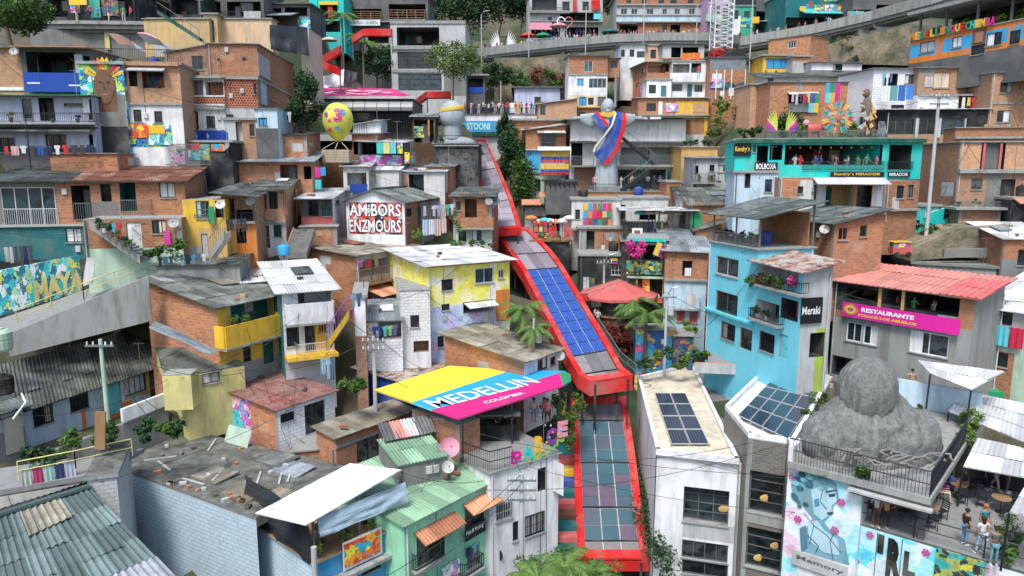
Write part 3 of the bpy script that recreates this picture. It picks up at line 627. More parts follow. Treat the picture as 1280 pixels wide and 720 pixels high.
def laundry(where,pts,n=None,size=.6,cols=None,seed=0,kinds=('towel','shirt','pants','shirt'),group=None,line=True):
 """clothes hung along a line between two world points; each is a thing"""
 rr=random.Random(seed+5);a,b=pts;L=(b-a).length;n=n or max(2,int(L/.62));d=(b-a);ang=math.atan2(d.y,d.x)
 if line:wire('thin washing line strung '+where,a,b,.06,.008,'washing lines')
 for i in range(n):
  k=rr.choice(kinds);c=(cols or CLO)[i%len(cols or CLO)]if cols else rr.choice(CLO);h=size*rr.uniform(.8,1.25);w=min(L/n*.92,size*rr.uniform(.6,.9))
  m=cloth_mesh(w,h,k,i+seed);o=m.build({'towel':'hanging_towel','shirt':'hanging_shirt','pants':'hanging_trousers'}[k]);o.location=a.lerp(b,(i+.5)/n)-Z*.05;o.rotation_euler=(0,0,ang);o['_w']=list(o.location)
  oc(o,c);od=['first','second','third','fourth','fifth','sixth','seventh','eighth','ninth','tenth','eleventh','twelfth','thirteenth','fourteenth'][min(i,13)]
  tag(o,f"{cname(c)} {dict(towel='cloth', shirt='shirt', pants='trousers')[k]} drying {where}, {od} from left",'laundry',group or 'washing '+where)
def cname(c):
 ref={'white':(.7,.7,.7),'grey':(.38,.39,.4),'black':(.04,.04,.05),'red':(.5,.03,.04),'navy blue':(.02,.04,.13),'blue':(.03,.12,.42),'light blue':(.12,.38,.55),'pink':(.6,.3,.36),'magenta':(.6,.08,.3),'yellow':(.65,.5,.08),'green':(.08,.3,.12),'brown':(.28,.18,.1),'orange':(.7,.22,.03),'beige':(.5,.42,.3),'turquoise':(.05,.5,.5),'purple':(.25,.06,.35)}
 return min(ref,key=lambda k:sum((a-b)**2 for a,b in zip(ref[k],c)))
def shrub(label,p,r,n=350,mat='leaf1',size=.1,seed=0,name='shrub',pot=False,group=None,rz=None):
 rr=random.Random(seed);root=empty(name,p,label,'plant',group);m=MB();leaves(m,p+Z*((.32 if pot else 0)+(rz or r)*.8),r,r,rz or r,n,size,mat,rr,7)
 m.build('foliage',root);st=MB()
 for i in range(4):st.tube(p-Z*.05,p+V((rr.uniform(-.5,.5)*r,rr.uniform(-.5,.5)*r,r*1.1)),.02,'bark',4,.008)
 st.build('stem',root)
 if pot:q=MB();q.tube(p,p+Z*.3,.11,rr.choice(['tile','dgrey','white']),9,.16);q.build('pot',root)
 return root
def umbrella(label,p,r,mat,h=2.3,group='parasols',name='parasol'):
 root=empty(name,p,label,'parasol',group);m=MB();m.tube(p,p+Z*(h+.1),.03,'steel',6);m.build('pole',root);c=MB();top=p+Z*(h+.05)
 for i in range(8):
  a0,a1=6.283*i/8,6.283*(i+1)/8;e0=p+V((math.cos(a0)*r,math.sin(a0)*r,h-r*.32));e1=p+V((math.cos(a1)*r,math.sin(a1)*r,h-r*.32));m0=top.lerp(e0,.55)+Z*.07;m1=top.lerp(e1,.55)+Z*.07
  c.face([top,m0,m1],mat);c.face([m0,e0,e1,m1],mat);c.face([e0,e0-Z*.12,e1-Z*.12,e1],mat)
 c.build('shade',root);return root
def table(label,p,r=.35,top='wood',group='round bar tables'):
 root=empty('bar_table',p,label,'table',group);m=MB();m.tube(p+Z*.71,p+Z*.75,r,top,16);m.build('tabletop',root);q=MB();q.tube(p,p+Z*.71,.03,'rail',6);q.tube(p+Z*.002,p+Z*.03,.22,'rail',10);q.build('pedestal',root);return root
def chair(label,p,rz=0,c='rail',group='chairs'):
 root=empty('chair',V((0,0,0)),label,'chair',group)
 m=MB();m.cube((0,0,.45),.42,.42,.04,c);m.build('seat',root)
 m=MB()
 for x in(-.19,.19):m.bx(V((x-.015,.18,.47)),V((.03,0,0)),V((0,.03,0)),V((0,.06,.42)),c)
 for k in range(4):m.bx(V((-.17,.2+.01*k,.55+.09*k)),V((.34,0,0)),V((0,.02,0)),Z*.05,c)
 m.build('backrest',root)
 for x in(-.19,.16):
  for y in(-.19,.16):m=MB();m.bx(V((x,y,0)),V((.03,0,0)),V((0,.03,0)),Z*.43,c);m.build('leg',root)
 root.location=p;root.rotation_euler=(0,0,rz);root['_w']=list(p);return root
def tank(label,p,r=.5,h=.9,mat='black',group='water tanks'):
 root=empty('water_tank',p,label,'tank',group);m=MB();rows=[]
 for z,k in((0,.86),(h*.1,.95),(h*.45,1),(h*.5,.96),(h*.55,1),(h*.85,.98),(h*.97,.7),(h,.35)):rows.append([p+V((math.cos(6.283*i/16)*r*k,math.sin(6.283*i/16)*r*k,z))for i in range(17)])
 m.grid(rows,mat);m.build('barrel',root);q=MB();q.tube(p+Z*h,p+Z*(h+.08),r*.36,mat,12);q.build('lid',root);return root
def dish(label,p,r=.45,az=0,mat='lgrey',group='satellite dishes'):
 root=empty('satellite_dish',p,label,'satellite dish',group);d=V((math.sin(az),-math.cos(az),.55)).normalized();a=d.cross(Z).normalized();b=a.cross(d);m=MB();c=p+Z*.55
 rows=[[c+d*(r*.35*(k/4)**2)+(a*math.cos(6.283*i/16)+b*math.sin(6.283*i/16)*.95)*r*k/4 for i in range(17)]for k in range(5)];m.grid(rows,mat);m.grid([[q-d*.02 for q in rw]for rw in rows],mat);m.build('reflector',root)
 q=MB();q.path([c-b*r*.9,c+d*r*.9-b*.1],.012,'steel',4);q.cube(c+d*r*.9,.07,.07,.1,'dgrey');q.build('feed_arm',root);q=MB();q.path([p,p+Z*.5,c-d*.04],.025,'steel',5);q.build('mast',root);return root
def skinmesh(V_,E,Rr,root=0,lev=1):
 me=bpy.data.meshes.new('f');me.from_pydata([V(p)for p in V_],E,[]);o=bpy.data.objects.new('f',me);COL.objects.link(o)
 me.skin_vertices.new()if hasattr(me.skin_vertices,'new')and not me.skin_vertices else None
 md=o.modifiers.new('s','SKIN');md.use_smooth_shade=True
 if not me.skin_vertices:
  bm=bmesh.new();bm.from_mesh(me);bm.verts.layers.skin.verify();bm.to_mesh(me);bm.free()
 for i,r in enumerate(Rr):
  sv=me.skin_vertices[0].data[i];sv.radius=(r,r*.8)if not isinstance(r,tuple)else r;sv.use_root=(i==root)
 ms=o.modifiers.new('u','SUBSURF');ms.levels=lev;ms.render_levels=lev
 dg=bpy.context.evaluated_depsgraph_get();ev=o.evaluated_get(dg);out=bpy.data.meshes.new_from_object(ev)
 bpy.data.objects.remove(o);return out
POSES={}
def joints(pose):
 J=dict(pel=(0,0,.93),wa=(0,.01,1.08),ch=(0,0,1.27),nb=(0,0,1.42),ne=(0,-.01,1.5),hd=(0,-.02,1.58),tp=(0,-.01,1.66))
 for sd,k in(('l',-1),('r',1)):
  J['sh'+sd]=(.175*k,0,1.385);J['el'+sd]=(.235*k,.02,1.12);J['wr'+sd]=(.25*k,-.06,.88);J['ha'+sd]=(.25*k,-.09,.78)
  J['hp'+sd]=(.09*k,0,.88);J['kn'+sd]=(.10*k,-.02,.50);J['an'+sd]=(.105*k,.02,.09);J['to'+sd]=(.12*k,-.13,.035)
 if pose=='walk':
  J.update(knl=(-.09,-.16,.52),anl=(-.09,-.24,.10),tol=(-.09,-.40,.05),knr=(.09,.05,.50),anr=(.09,.30,.13),tor=(.1,.16,.04),ell=(-.24,.12,1.14),wrl=(-.24,.08,.90),hal=(-.24,.05,.81),elr=(.24,-.08,1.13),wrr=(.23,-.28,.98),har=(.22,-.36,.94))
 if pose=='phone':J.update(elr=(.25,-.06,1.13),wrr=(.14,-.28,1.20),har=(.09,-.34,1.27),ell=(-.25,-.04,1.12),wrl=(-.13,-.27,1.17),hal=(-.07,-.33,1.25))
 if pose=='hip':J.update(ell=(-.36,.06,1.16),wrl=(-.19,-.05,1.0),hal=(-.12,-.08,.98),knr=(.14,-.04,.5),anr=(.2,0,.09),tor=(.25,-.14,.035))
 if pose=='wave':J.update(elr=(.33,-.05,1.52),wrr=(.22,-.12,1.72),har=(.19,-.14,1.82))
 if pose=='sit':
  for k in list(J):
   if k[:2]in('pe','wa','ch','nb','ne','hd','tp','sh','el','wr','ha','hp'):x,y,z=J[k];J[k]=(x,y+.05,z-.42)
  J.update(knl=(-.11,-.38,.50),anl=(-.12,-.40,.09),tol=(-.13,-.55,.035),knr=(.11,-.38,.50),anr=(.12,-.36,.09),tor=(.13,-.51,.035),wrl=(-.15,-.25,.72),hal=(-.12,-.34,.74),wrr=(.15,-.25,.72),har=(.12,-.34,.74),ell=(-.24,-.02,.72),elr=(.24,-.02,.72))
 return J
RAD=dict(pel=.135,wa=.12,ch=.145,nb=.075,ne=.052,hd=.092,tp=.075,sh=.058,el=.042,wr=.030,ha=.036,hp=.085,kn=.058,an=.040,to=.036)
EDG=[('pel','wa'),('wa','ch'),('ch','nb'),('nb','ne'),('ne','hd'),('hd','tp')]+[(a+s,b+s)for s in 'lr' for a,b in(('sh','el'),('el','wr'),('wr','ha'),('hp','kn'),('kn','an'),('an','to'))]+[('ch','shl'),('ch','shr'),('pel','hpl'),('pel','hpr')]
def rk(k):return RAD.get(k,RAD.get(k[:2]))
def figmesh(pose):
 J=joints(pose);ks=list(J);return skinmesh([J[k]for k in ks],[(ks.index(a),ks.index(b))for a,b in EDG],[rk(k)for k in ks],ks.index('pel'))
def partmesh(pose,keys,extra,trims=None,root=None):
 J=joints(pose);ks=[k for k in J if k in keys];pts=[V(J[k])for k in ks]
 for k,(o,f)in(trims or{}).items():
  i=ks.index(k);pts[i]=V(J[o]).lerp(V(J[k]),f)
 return skinmesh(pts,[(ks.index(a),ks.index(b))for a,b in EDG if a in ks and b in ks],[rk(k)+extra for k in ks],ks.index(root or ks[0]))
FIG={}
def fig_far(pose,trouser):
 k=(pose,trouser)
 if k not in FIG:
  me=figmesh(pose).copy();me.materials.clear()
  for m in('oc',trouser,'skin','hair'):me.materials.append(M(m))
  zs=.42 if pose=='sit' else 0
  for f in me.polygons:
   z=f.center.z+zs;x=abs(f.center.x);y=f.center.y
   f.material_index=3 if(z>1.62 or(z>1.5 and y>.02))else 2 if z>1.44 else 0 if(z>.95 and(x<.3))else 1
   if x>.2 and z<1.18 and z>.7:f.material_index=2
  FIG[k]=me
 return FIG[k]
def person_far(label,p,rz,col,trouser='dark',pose='stand',group='crowd',sc_=1.):
 o=bpy.data.objects.new('person',fig_far(pose,trouser));COL.objects.link(o);o.location=p;o.rotation_euler=(0,0,rz);o.scale=(sc_,)*3;o['_w']=list(p);oc(o,col);return tag(o,label,'person',group)
def person_near(label,p,rz,shirt,trouser,pose='stand',shoes=(.6,.6,.6),hair='hair',sc_=1.,hat=None,longhair=False,shorts=False,dress=None,group=None,extra=None):
 root=empty('person',p,label,'person',group);root.rotation_euler=(0,0,rz);root.scale=(sc_,)*3
 def add(me,name,mat,color=None):
  me=me.copy();me.materials.clear();me.materials.append(M(mat));o=bpy.data.objects.new(name,me);COL.objects.link(o);o.parent=root
  if color:oc(o,color)
  return o
 key=('n',pose)
 if key not in FIG:
  b=figmesh(pose);bm=bmesh.new();bm.from_mesh(b);J=joints(pose)
  hd=V(J['hd'])
  def ell(c,s,seg=8):
   bmesh.ops.create_uvsphere(bm,u_segments=seg,v_segments=6,radius=1,matrix=Matrix.Translation(c)@Matrix.Diagonal((*s,1)))
  ell(hd+V((0,-.095,-.005)),(.014,.022,.024));ell(hd+V((-.088,0,-.005)),(.012,.02,.03));ell(hd+V((.088,0,-.005)),(.012,.02,.03));ell(hd+V((0,-.082,-.05)),(.028,.012,.008))
  for s in 'lr':
   w_=V(J['wr'+s]);h_=V(J['ha'+s]);d=(h_-w_).normalized();sd=d.cross(V((0,1,0))if abs(d.z)>.5 else Z).normalized();up=sd.cross(d)
   for i,(o,L)in enumerate(((-.03,.055),(-.01,.072),(.011,.076),(.03,.066))):
    p0=h_+sd*o;p1=p0+d*L*.6;p2=p1+(d*.6-up*.5).normalized()*L*.45
    for q0,q1,r0,r1 in((p0,p1,.0095,.0085),(p1,p2,.0085,.006)):
     dd=(q1-q0);mt=Matrix.Translation((q0+q1)/2)@dd.to_track_quat('Z','Y').to_matrix().to_4x4();bmesh.ops.create_cone(bm,cap_ends=True,segments=6,radius1=r0,radius2=r1,depth=dd.length,matrix=mt)
   p0=w_.lerp(h_,.45)+sd*.03*(-1 if s=='l' else 1);p1=p0+(d*.6+sd*(-.6 if s=='l' else .6)).normalized()*.06;dd=p1-p0
   bmesh.ops.create_cone(bm,cap_ends=True,segments=6,radius1=.012,radius2=.008,depth=dd.length,matrix=Matrix.Translation((p0+p1)/2)@dd.to_track_quat('Z','Y').to_matrix().to_4x4())
  me=bpy.data.meshes.new('body');bm.to_mesh(me);bm.free()
  for f in me.polygons:f.use_smooth=True
  FIG[key]=me
  FIG[('s',pose)]=partmesh(pose,('wa','ch','nb','shl','elr','ell','shr','pel'),.014,{'ell':('shl',.75),'elr':('shr',.75),'nb':('ch',.75)},'ch')
  FIG[('t',pose)]=partmesh(pose,('pel','hpl','knl','anl','hpr','knr','anr'),.016,{'anl':('knl',.92),'anr':('knr',.92)},'pel')
  FIG[('h',pose)]=partmesh(pose,('pel','hpl','knl','hpr','knr'),.022,{'knl':('hpl',.85),'knr':('hpr',.85)},'pel')
 add(FIG[key],'body','skin');add(FIG[('s',pose)],'shirt','cloth',shirt);add(FIG[('h' if shorts else 't',pose)],'shorts' if shorts else 'trousers','cloth',trouser)
 J=joints(pose);hd=V(J['hd'])
 m=MB();m.ell(hd+V((0,.018,.035)),.102,.108,.098,hair,12,8)
 if longhair:m.ell(hd+V((0,.075,-.1)),.085,.045,.16,hair,10,7)
 q=m.build('hair');q.parent=root;del q['_w']
 for k in 'lr':
  a=V(J['an'+k]);t=V(J['to'+k]);m=MB();c=(a+t)/2+V((0,-.01,-.02));m.ell(V((c.x,c.y,max(.045,c.z))),.05,.135,.048,'oc',10,6);q=m.build('shoe',None);q.parent=root;del q['_w'];oc(q,shoes)
 if hat:
  m=MB();m.tube(hd+Z*.055,hd+Z*.068,.19,'oc',16);m.tube(hd+Z*.068,hd+Z*.15,.1,'oc',12,.085);q=m.build('hat',None);q.parent=root;del q['_w'];oc(q,hat)
 return root
TR=['dark','blue','dgrey','navy','cream']
def crowd(where,pts,n,seed=0,group=None,rz=None,poses=('stand','phone','hip','walk','wave'),jx=.3,jy=.5,cols=None,up=0):
 """n small figures scattered along a polyline of world points"""
 rr=random.Random(seed);L=[0]
 for a,b in zip(pts,pts[1:]):L.append(L[-1]+(b-a).length)
 od='first second third fourth fifth sixth seventh eighth ninth tenth eleventh twelfth thirteenth fourteenth fifteenth sixteenth seventeenth eighteenth nineteenth twentieth'.split()+['twenty-'+w for w in 'first second third fourth fifth sixth seventh eighth ninth'.split()]+['thirtieth']+['thirty-'+w for w in 'first second third fourth fifth sixth seventh eighth ninth'.split()]+['fortieth']+['forty-'+w for w in 'first second third fourth fifth sixth seventh eighth ninth'.split()]
 for i in range(n):
  t=L[-1]*(i+rr.uniform(.2,.8))/n;k=max(j for j in range(len(L)-1)if L[j]<=t);p=pts[k].lerp(pts[k+1],(t-L[k])/(L[k+1]-L[k]))
  c=rr.choice(cols or CLO);tr=rr.choice(TR);ps=rr.choice(poses)
  person_far(f"person in {cname(c)}, {od[min(i, 49)]} from left {where}",p+V((rr.uniform(-jx,jx),rr.uniform(-jy,jy),up)),(rz if rz is not None else rr.uniform(-3.1,3.1)),c,tr,ps,group or 'people '+where,rr.uniform(.92,1.05))
def house(label,*a,**k):return H('house',label,*a,**k)
def viaduct(label,pts,w=3.6,par=.9,cols=(),name='elevated_walkway',dirn=1,mat='conc'):
 """pts: world points along the front edge of the deck at the level people stand on"""
 root=empty(name,pts[0],label,'walkway');d=MB();q=MB()
 for a,b in zip(pts,pts[1:]):
  e=b-a;n=V((-e.y,e.x,0)).normalized();d.bx(a-Z*.75,e,n*w,Z*.75,mat);d.bx(a-Z*1.05+n*.5,e,n*(w-1),Z*.3,mat)
  q.bx(a+n*.003-n*.25+Z*-.35,e,n*.25,Z*(par+.3),mat)
 d.build('deck',root);q.build('parapet',root)
 for k,(f,h)in enumerate(cols):
  t=f*(len(pts)-1);i=min(int(t),len(pts)-2);p=pts[i].lerp(pts[i+1],t-i)+V((0,1.6,-1.05));m=MB();m.tube(p-Z*h,p,.42,mat,10);m.bx(p+V((-.7,-.7,-.9)),V((1.4,0,0)),V((0,1.4,0)),Z*.898,mat);m.build('column',root)
 for a in pts:BASES.append((a+V((0,4,0)),a.z-2.2,2))
 return root
bp=[P(596,68,8.2),P(645,62,8.1),P(707,55,8.0),P(770,50,8.0),P(830,48,8.0),P(885,48,8.2),P(930,52,8.8)]
viaduct('long grey concrete walkway bridge carrying the crowd past white wings and parasols',bp,cols=((.1,4),(1.05/6,4),(2.2/6,4),(3.4/6,4)))
rp=[P(925,54,8.9),P(975,46,9.0),P(1025,37,9.2),P(1090,22,9.6),P(1165,2,10.6),P(1215,-14,11)]
viaduct('grey concrete viaduct climbing to the right on one thick round pillar',rp,cols=((3/5*.98,5.5),))
back=V((0,1.4,0))
crowd('on the long bridge left of the pink parasol',[p+back for p in bp[:3]],24,1,'crowd on the long bridge',jy=.6)
crowd('on the long bridge right of the pink parasol',[p+back for p in bp[2:5]],34,2,'crowd on the long bridge',jy=.6)
crowd('at the far end of the long bridge',[p+back for p in bp[4:6]],10,3,'crowd on the long bridge',jy=.6)
crowd('by the stalls on the climbing viaduct',[p+back for p in rp[:4]],14,4,'people on the climbing viaduct',jy=.6)
for x,y,m,l in((660,47,'red','red parasol beside the white wings on the long bridge'),(679,47,'f:green','green parasol on the long bridge below the pink one'),(699,42,'f:pink','pink parasol on the long bridge under the heart frame'),(764,42,'f:dteal','dark green parasol at the corner of the long white block')):
 umbrella(l,P(x,y+11,8)+back,1.5 if x<700 else 1.4,m,2.3+(.9 if x==699 else 0))
def wings(label,c,h,w,mats,group=None,feathers=9,az=0,name='wing_sculpture',up=.9):
 root=empty(name,c,label,'sculpture',group)
 for sg in(-1,1):
  m=MB()
  for i in range(feathers):
   f=i/(feathers-1);a=math.radians(80-65*f);L=h*(1-.45*f);o=c+V((sg*w*(.22+.08*f),0,h*(.25+.1*(1-f))));d=V((sg*math.cos(a)*w/h*1.1,0,math.sin(a))).normalized();sd=V((-d.z*sg,0,d.x*sg));e=o+d*L
   pts=[o,o.lerp(e,.35)+sd*.14*h*.35,e,o.lerp(e,.5)-sd*.12*h*.35];mt=mats[min(len(mats)-1,int(f*len(mats)))]
   m.face([p+V((0,-.03-.01*i,0))for p in pts],mt);m.face([p+V((0,.03+.01*i,0))for p in pts[::-1]],mt)
  m.build('wing',root)
 q=MB();q.tube(c,c+Z*h*.35,.05,'rail',5);q.build('stand',root)
 if az:root.rotation_euler=(0,0,az)
 return root
wings('pair of tall white feather wings standing on the long bridge',P(629,64,8.1)+back*.5,2.5,2.4,['white'],up=1)
c=P(706,33,7.9);root=empty('heart_frame',c-Z*2,'white and red heart outline frame above the long bridge','sculpture');m=MB();pts=[c+V((16*math.sin(t)**3,0,13*math.cos(t)-5*math.cos(2*t)-2*math.cos(3*t)-math.cos(4*t)))*.075+Z*.5 for t in[6.2832*i/28 for i in range(29)]]
m.path(pts,.09,'f:white',5);m.build('outline',root);m=MB();m.path([p-V((0,.1,0))for p in pts[2:11]],.06,'red',5);m.path([c-Z*2,c],.06,'f:white',5);m.build('accent',root)
for i,(x,yb,yt,s,ln)in enumerate(((602,70,18,8.3,.9),(661,64,13,8.2,None),(732,58,8,8.1,None),(804,54,-3,8.1,None),(870,52,6,8.3,None))):
 pole(['slim street lamp with curved arm at the left end of the long bridge','grey pole on the long bridge beside the red parasol','grey pole on the long bridge right of the heart frame','tall grey pole on the long bridge before the white block','grey pole on the long bridge before the lilac house'][i],x,yb,yt,s,.09,'lgrey',0,ln)
pole('tall grey pole in front of the yellow framed blue window',937,78,-4,10,.1,'lgrey',0)
pole('white pole by the grey head statue on the lower road',626,143,101,9,.1,'lgrey',0)
pole('short white pole in front of the round headed statue and tree',514,128,98,9.5,.09,'lgrey',0)
h=H('building','grey three storey block with red banners behind the heart frame',662,48,-8,753,7.2,3,dep=8,wall='lgrey');h.o(665,-6,696,13,deep=1.2,mat='dgrey');h.o(700,16,748,27,mat='dark',deep=2);h.d(703,2,712,13,c='dark');h.w(745,1,750,10,gl='glass');h.d(728,2,736,13,c='dark')
h.bal(662,712,9,15,out=.8);h.panel(716,0,721,15,'red',off=.5);h.panel(739,0,750,12,'red',off=.5);h.o(664,30,700,46,mat='dark',deep=2);h.w(685,21,690,28);h.panel(662,28,690,37,'f:pink',off=1.2);h.panel(742,17,751,24,'f:cyan',off=.2);h.o(706,34,748,47,mat='dark',deep=2)
h.slab(15);h.slab(28,out=1.);h.flat();h.done()
crowd('on the balcony of the red bannered block',[P(668,46,7.2)+V((0,.4,0)),P(745,47,7.2)+V((0,.4,0))],14,9,'crowd in front of the grey block',jy=.2)
h=H('building','long white block with blue grey parapet band above the bridge',770,50,-6,884,7.3,0,dep=9,wall='lgrey',group=None)
h.zone(None,-999,884,5,'brick');h.zone(None,19,884,28,'pale');h.zone(None,29,884,999,'brick')
for x0,x1 in((776,784),(789,797),(808,817),(828,834),(843,850),(861,869)):h.w(x0,11,x1,18,fr='wrail')
for x0,x1 in((783,789),(802,808),(823,830),(838,846),(860,867)):h.w(x0,-6,x1,4)
h.d(828,31,834,46);h.o(838,31,850,46,mat='dark');h.o(775,32,797,47,mat='dark',deep=2);h.slab(6.5,out=.3);h.slab(19,out=.15);h.slab(28,out=.5);h.awn(772,794,27.5,2.2,.7,'tarp');h.flat(ov=.3);h.done()
h=house('lilac house with sea green balcony behind the lattice mast',884,48,-10,914,7.6,0,dep=7,wall=(.55,.38,.60));h.bal(884,903,17,26,kind='solid',mat='pgreen');h.o(886,27,897,45,mat='dark');h.w(893,8,900,17);h.w(886,-6,892,2);h.slab(5);h.flat();h.done()
h=house('emerald green house with open roof deck right of the mast',916,48,8,942,8,0,dep=7,wall=(.03,.40,.26));h.zone(905,20,925,60,'white');h.w(914,13,923,24);h.w(930,14,937,26);h.panel(926,22,941,34,'g_blue',off=.03);h.flat(par=.9,pm='rail');h.done()
h=house('dark shop house with yellow square sign beside the tall pole',943,48,-8,978,8,0,dep=7,wall='dgrey');h.o(944,14,960,40,mat='dark',deep=2);h.o(962,22,976,40,mat='dark',deep=2);h.panel(940,21,949,29,'f:yellow',off=.9);h.zone(None,-999,999,0,'green');h.awn(948,978,26,1.5,.3,'tin');h.flat();h.done()
h=H('building','open bar with turquoise awning and rainbow sign on the viaduct',980,44,-12,1062,8.6,2,dep=8,wall='dteal');h.o(982,22,1030,38,mat='dark',deep=3);h.o(1034,22,1058,36,mat='dark',deep=3);h.awn(998,1062,11,2.4,1.1,'teal',ribs=False);h.panel(1018,6,1062,17,'g_mix',off=1.5)
h.panel(1000,8,1007,14,'f:yellow',off=2.6);h.panel(1007,5,1011,11,'blueg',off=2.6);h.panel(1011,2,1015,8,'red',off=2.6);h.panel(1030,-8,1060,2,'g_yb',off=.05);h.bal(982,1028,25,31,out=.3,floor=False);h.flat();h.done()
h=house('dark roadside house with green slatted wall above the viaduct',1064,34,-8,1130,9,2,dep=7,wall='dgrey');h.o(1066,12,1090,28,mat='dark',deep=3);h.o(1095,6,1128,22,mat='dark',deep=3);h.panel(1060,14,1080,20,'teal',off=.5);h.flat();h.done()
b=P(900,80,8.8);zt=zat(b,-40);zr=zat(b,62);root=empty('lattice_mast',b,'tall white steel lattice mast with red lowest section','mast');hw=1.25
cs=[V((sx*hw,sy*hw,0))for sx,sy in((-1,-1),(1,-1),(1,1),(-1,1))]
for mt,z0,z1,nm,k in(('red',b.z,zr,'red_section',3),('white',zr,zt,'white_section',13)):
 m=MB();B0=V((b.x,b.y,0))
 for c in cs:m.tube(B0+c+Z*z0,B0+c+Z*z1,.1,mt,5)
 for i in range(k):
  za,zb=z0+(z1-z0)*i/k,z0+(z1-z0)*(i+1)/k
  for j in range(4):
   p,q=cs[j],cs[(j+1)%4];m.tube(B0+p+Z*za,B0+q+Z*zb,.05,mt,4,cap=False);m.tube(B0+q+Z*za,B0+p+Z*zb,.05,mt,4,cap=False);m.tube(B0+p+Z*zb,B0+q+Z*zb,.05,mt,4,cap=False)
 m.build(nm,root)
h=H('building','blue and orange block with rainbow rooftop letters at top right',1136,80,52,1300,12.2,yr=20,dep=9,wall='bluep',side='orange')
h.zone(None,-999,999,43,'orange')
for a,b_ in((1134,1141),(1179,1185),(1216,1222)):h.zone(a,-99,b_,999,'orange')
F=h.F;H0,H1=F.z0,F.z1;F.zones.append((0,F.W,H1-.42,H1,M('orange')));F.zones.append((0,F.W,H0,H0+.55,M('orange')));F.zones.append((0,F.W,H0-9,H0,M('dgrey')))
h.w(1150,52,1168,65,nx=2);h.w(1190,46,1202,59);h.w(1233,41,1252,57);h.w(1214,55,1231,68,nx=1);h.panel(1216,37,1232,56,'brown',off=.05);h.panel(1219,40,1229,53,'skin',off=.1);h.w(1262,38,1275,55)
T='MEDELLINQUECHIMBA';tc=['orange','pyel','green','red','pyel','green','orange','green','fuch','pyel','red','green','teal','pyel','pyel','mag','fuch']
zt=F.z1
for i,ch in enumerate(T):
 x0=1141+i*6.15;u0=F.px(x0,40)[0];u1=F.px(x0+5.9,40)[0];m=MB();textmesh(m,ch,F.pt(u0,zt+.02,.25),F.u,Z,(u1-u0)*.95,.72,{'pyel':'yellow'}.get(tc[i],tc[i]),.05,.035)
 for f in list(m.f):m.face([m.v[k]-F.n*.1 for k in f],m.mats[0])
 m.build('letter',h.root)
h.flat(ov=.1,th=.1)
A=V((h.A.x,h.A.y,h.zt));m=MB()
for a in(.3,h.W*.25,h.W*.5,h.W*.75,h.W-.3):
 for bb in(.6,h.dep-.3):m.bx(A+h.u*a+h.dv*bb,h.u*.18,h.dv*.18,Z*2.6,'dgrey')
m.build('post',h.root);m=MB();m.bx(A-h.u*.5-h.dv*.2+Z*2.6,h.u*(h.W+1),h.dv*(h.dep+.5),Z*.3,'conc');m.build('upper_slab',h.root);h.done()
m=MB();m.bx(A+h.u*.2+h.dv*5+Z*.15,h.u*(h.W-.4),h.dv*.2,Z*2.4,'dark');m.build('back_wall',h.root)
for i,(x,r)in enumerate(((1152,.6),(1166,.7),(1180,.6),(1196,.8),(1212,.5),(1238,.6),(1262,.6))):u=F.px(x,35)[0];shrub(['pale leafy plant','round bush','small fern','tall yellow green bush','low dark plant','flowering bush','trailing plant'][i]+f' on the terrace behind the rooftop letters, number {i+1} from the left',A+h.u*u+h.dv*1.3+Z*.12,r,260,'leaf3' if i%2 else 'leaf1',.14,i,group='plants behind the rooftop letters')
b=P(1272,88,13);root=empty('truss_tower',b,'grey steel truss pylon at the right edge under the blue block','pylon');m=MB()
for sx in(-.8,.8):
 for sy in(-.6,.6):m.tube(b+V((sx,sy,-2)),b+V((sx*.3,sy*.3,3.8)),.09,'gsteel',5)
for i in range(4):
 k0,k1=1-.18*i,1-.18*(i+1)
 for sy in(-.6,.6):m.tube(b+V((-.8*k0,sy*k0,i*.95)),b+V((.8*k1,sy*k1,(i+1)*.95)),.05,'steel',4);m.tube(b+V((.8*k0,sy*k0,i*.95)),b+V((-.8*k1,sy*k1,(i+1)*.95)),.05,'steel',4)
m.build('lattice',root)
h=H('building','raw concrete frame block with open upper floor behind the round tree',490,117,27,582,9.6,0,xr=597,wall='lgrey')
h.o(496,34,549,57,deep=3.5,mat='dgrey',back='dark');h.w(497,65,547,86,fr='rail',nx=4,ny=4);h.w(498,92,552,113,fr='rail',nx=4,ny=3,gl='glassb');h.slab(60,out=.25,th=.4,x0=490,x1=550);h.slab(89,out=.1,th=.35,x0=490,x1=550);h.slab(28,out=.12,th=.35);h.zone(555,88,584,120,'concd');h.flat(th=.12,ov=.05);h.done()
for i,(x,m_)in enumerate(((511,'f:royal'),(547,'f:lav'))):umbrella(['blue parasol on the open floor of the concrete frame block','lilac parasol at the edge of the concrete frame block'][i],P(x+8,57,9.1)+V((0,.2,0)),1.0 if i==0 else .6,m_,1.9)
crowd('on the open floor of the concrete frame block',[P(500,59,9.4)+V((0,.8,0)),P(546,59,9.4)+V((0,.8,0))],6,10,jy=.2)
h=H('building','small dark kiosk with blue counter right of the concrete block',582,118,95,606,9.4,0,dep=3,wall='dgrey');h.o(585,98,604,109,mat='dark',deep=1);h.panel(585,109,604,116,'f:royal');h.flat(ov=.6);h.done()
h=H('building','two deck wooden bar with timber rails and long white name board',436,38,-6,535,8.2,0,dep=9,wall='dgrey')
h.o(438,11,477,26,deep=4,mat='dark');h.o(486,5,532,25,deep=4,mat='dark');h.bal(438,476,14,24,out=.5,kind='wood',mat='wood');h.bal(486,531,12,24,out=.5,kind='wood',mat='wood');h.sign('EL PROFESOR C1 DE NUESTRA',436,25,475,32,'white','f:navy',off=1.2,bold=.01,pad=.25);h.roof(.1,.3,mat='rust',hr=-.1);h.slab(28,out=.8);h.done()
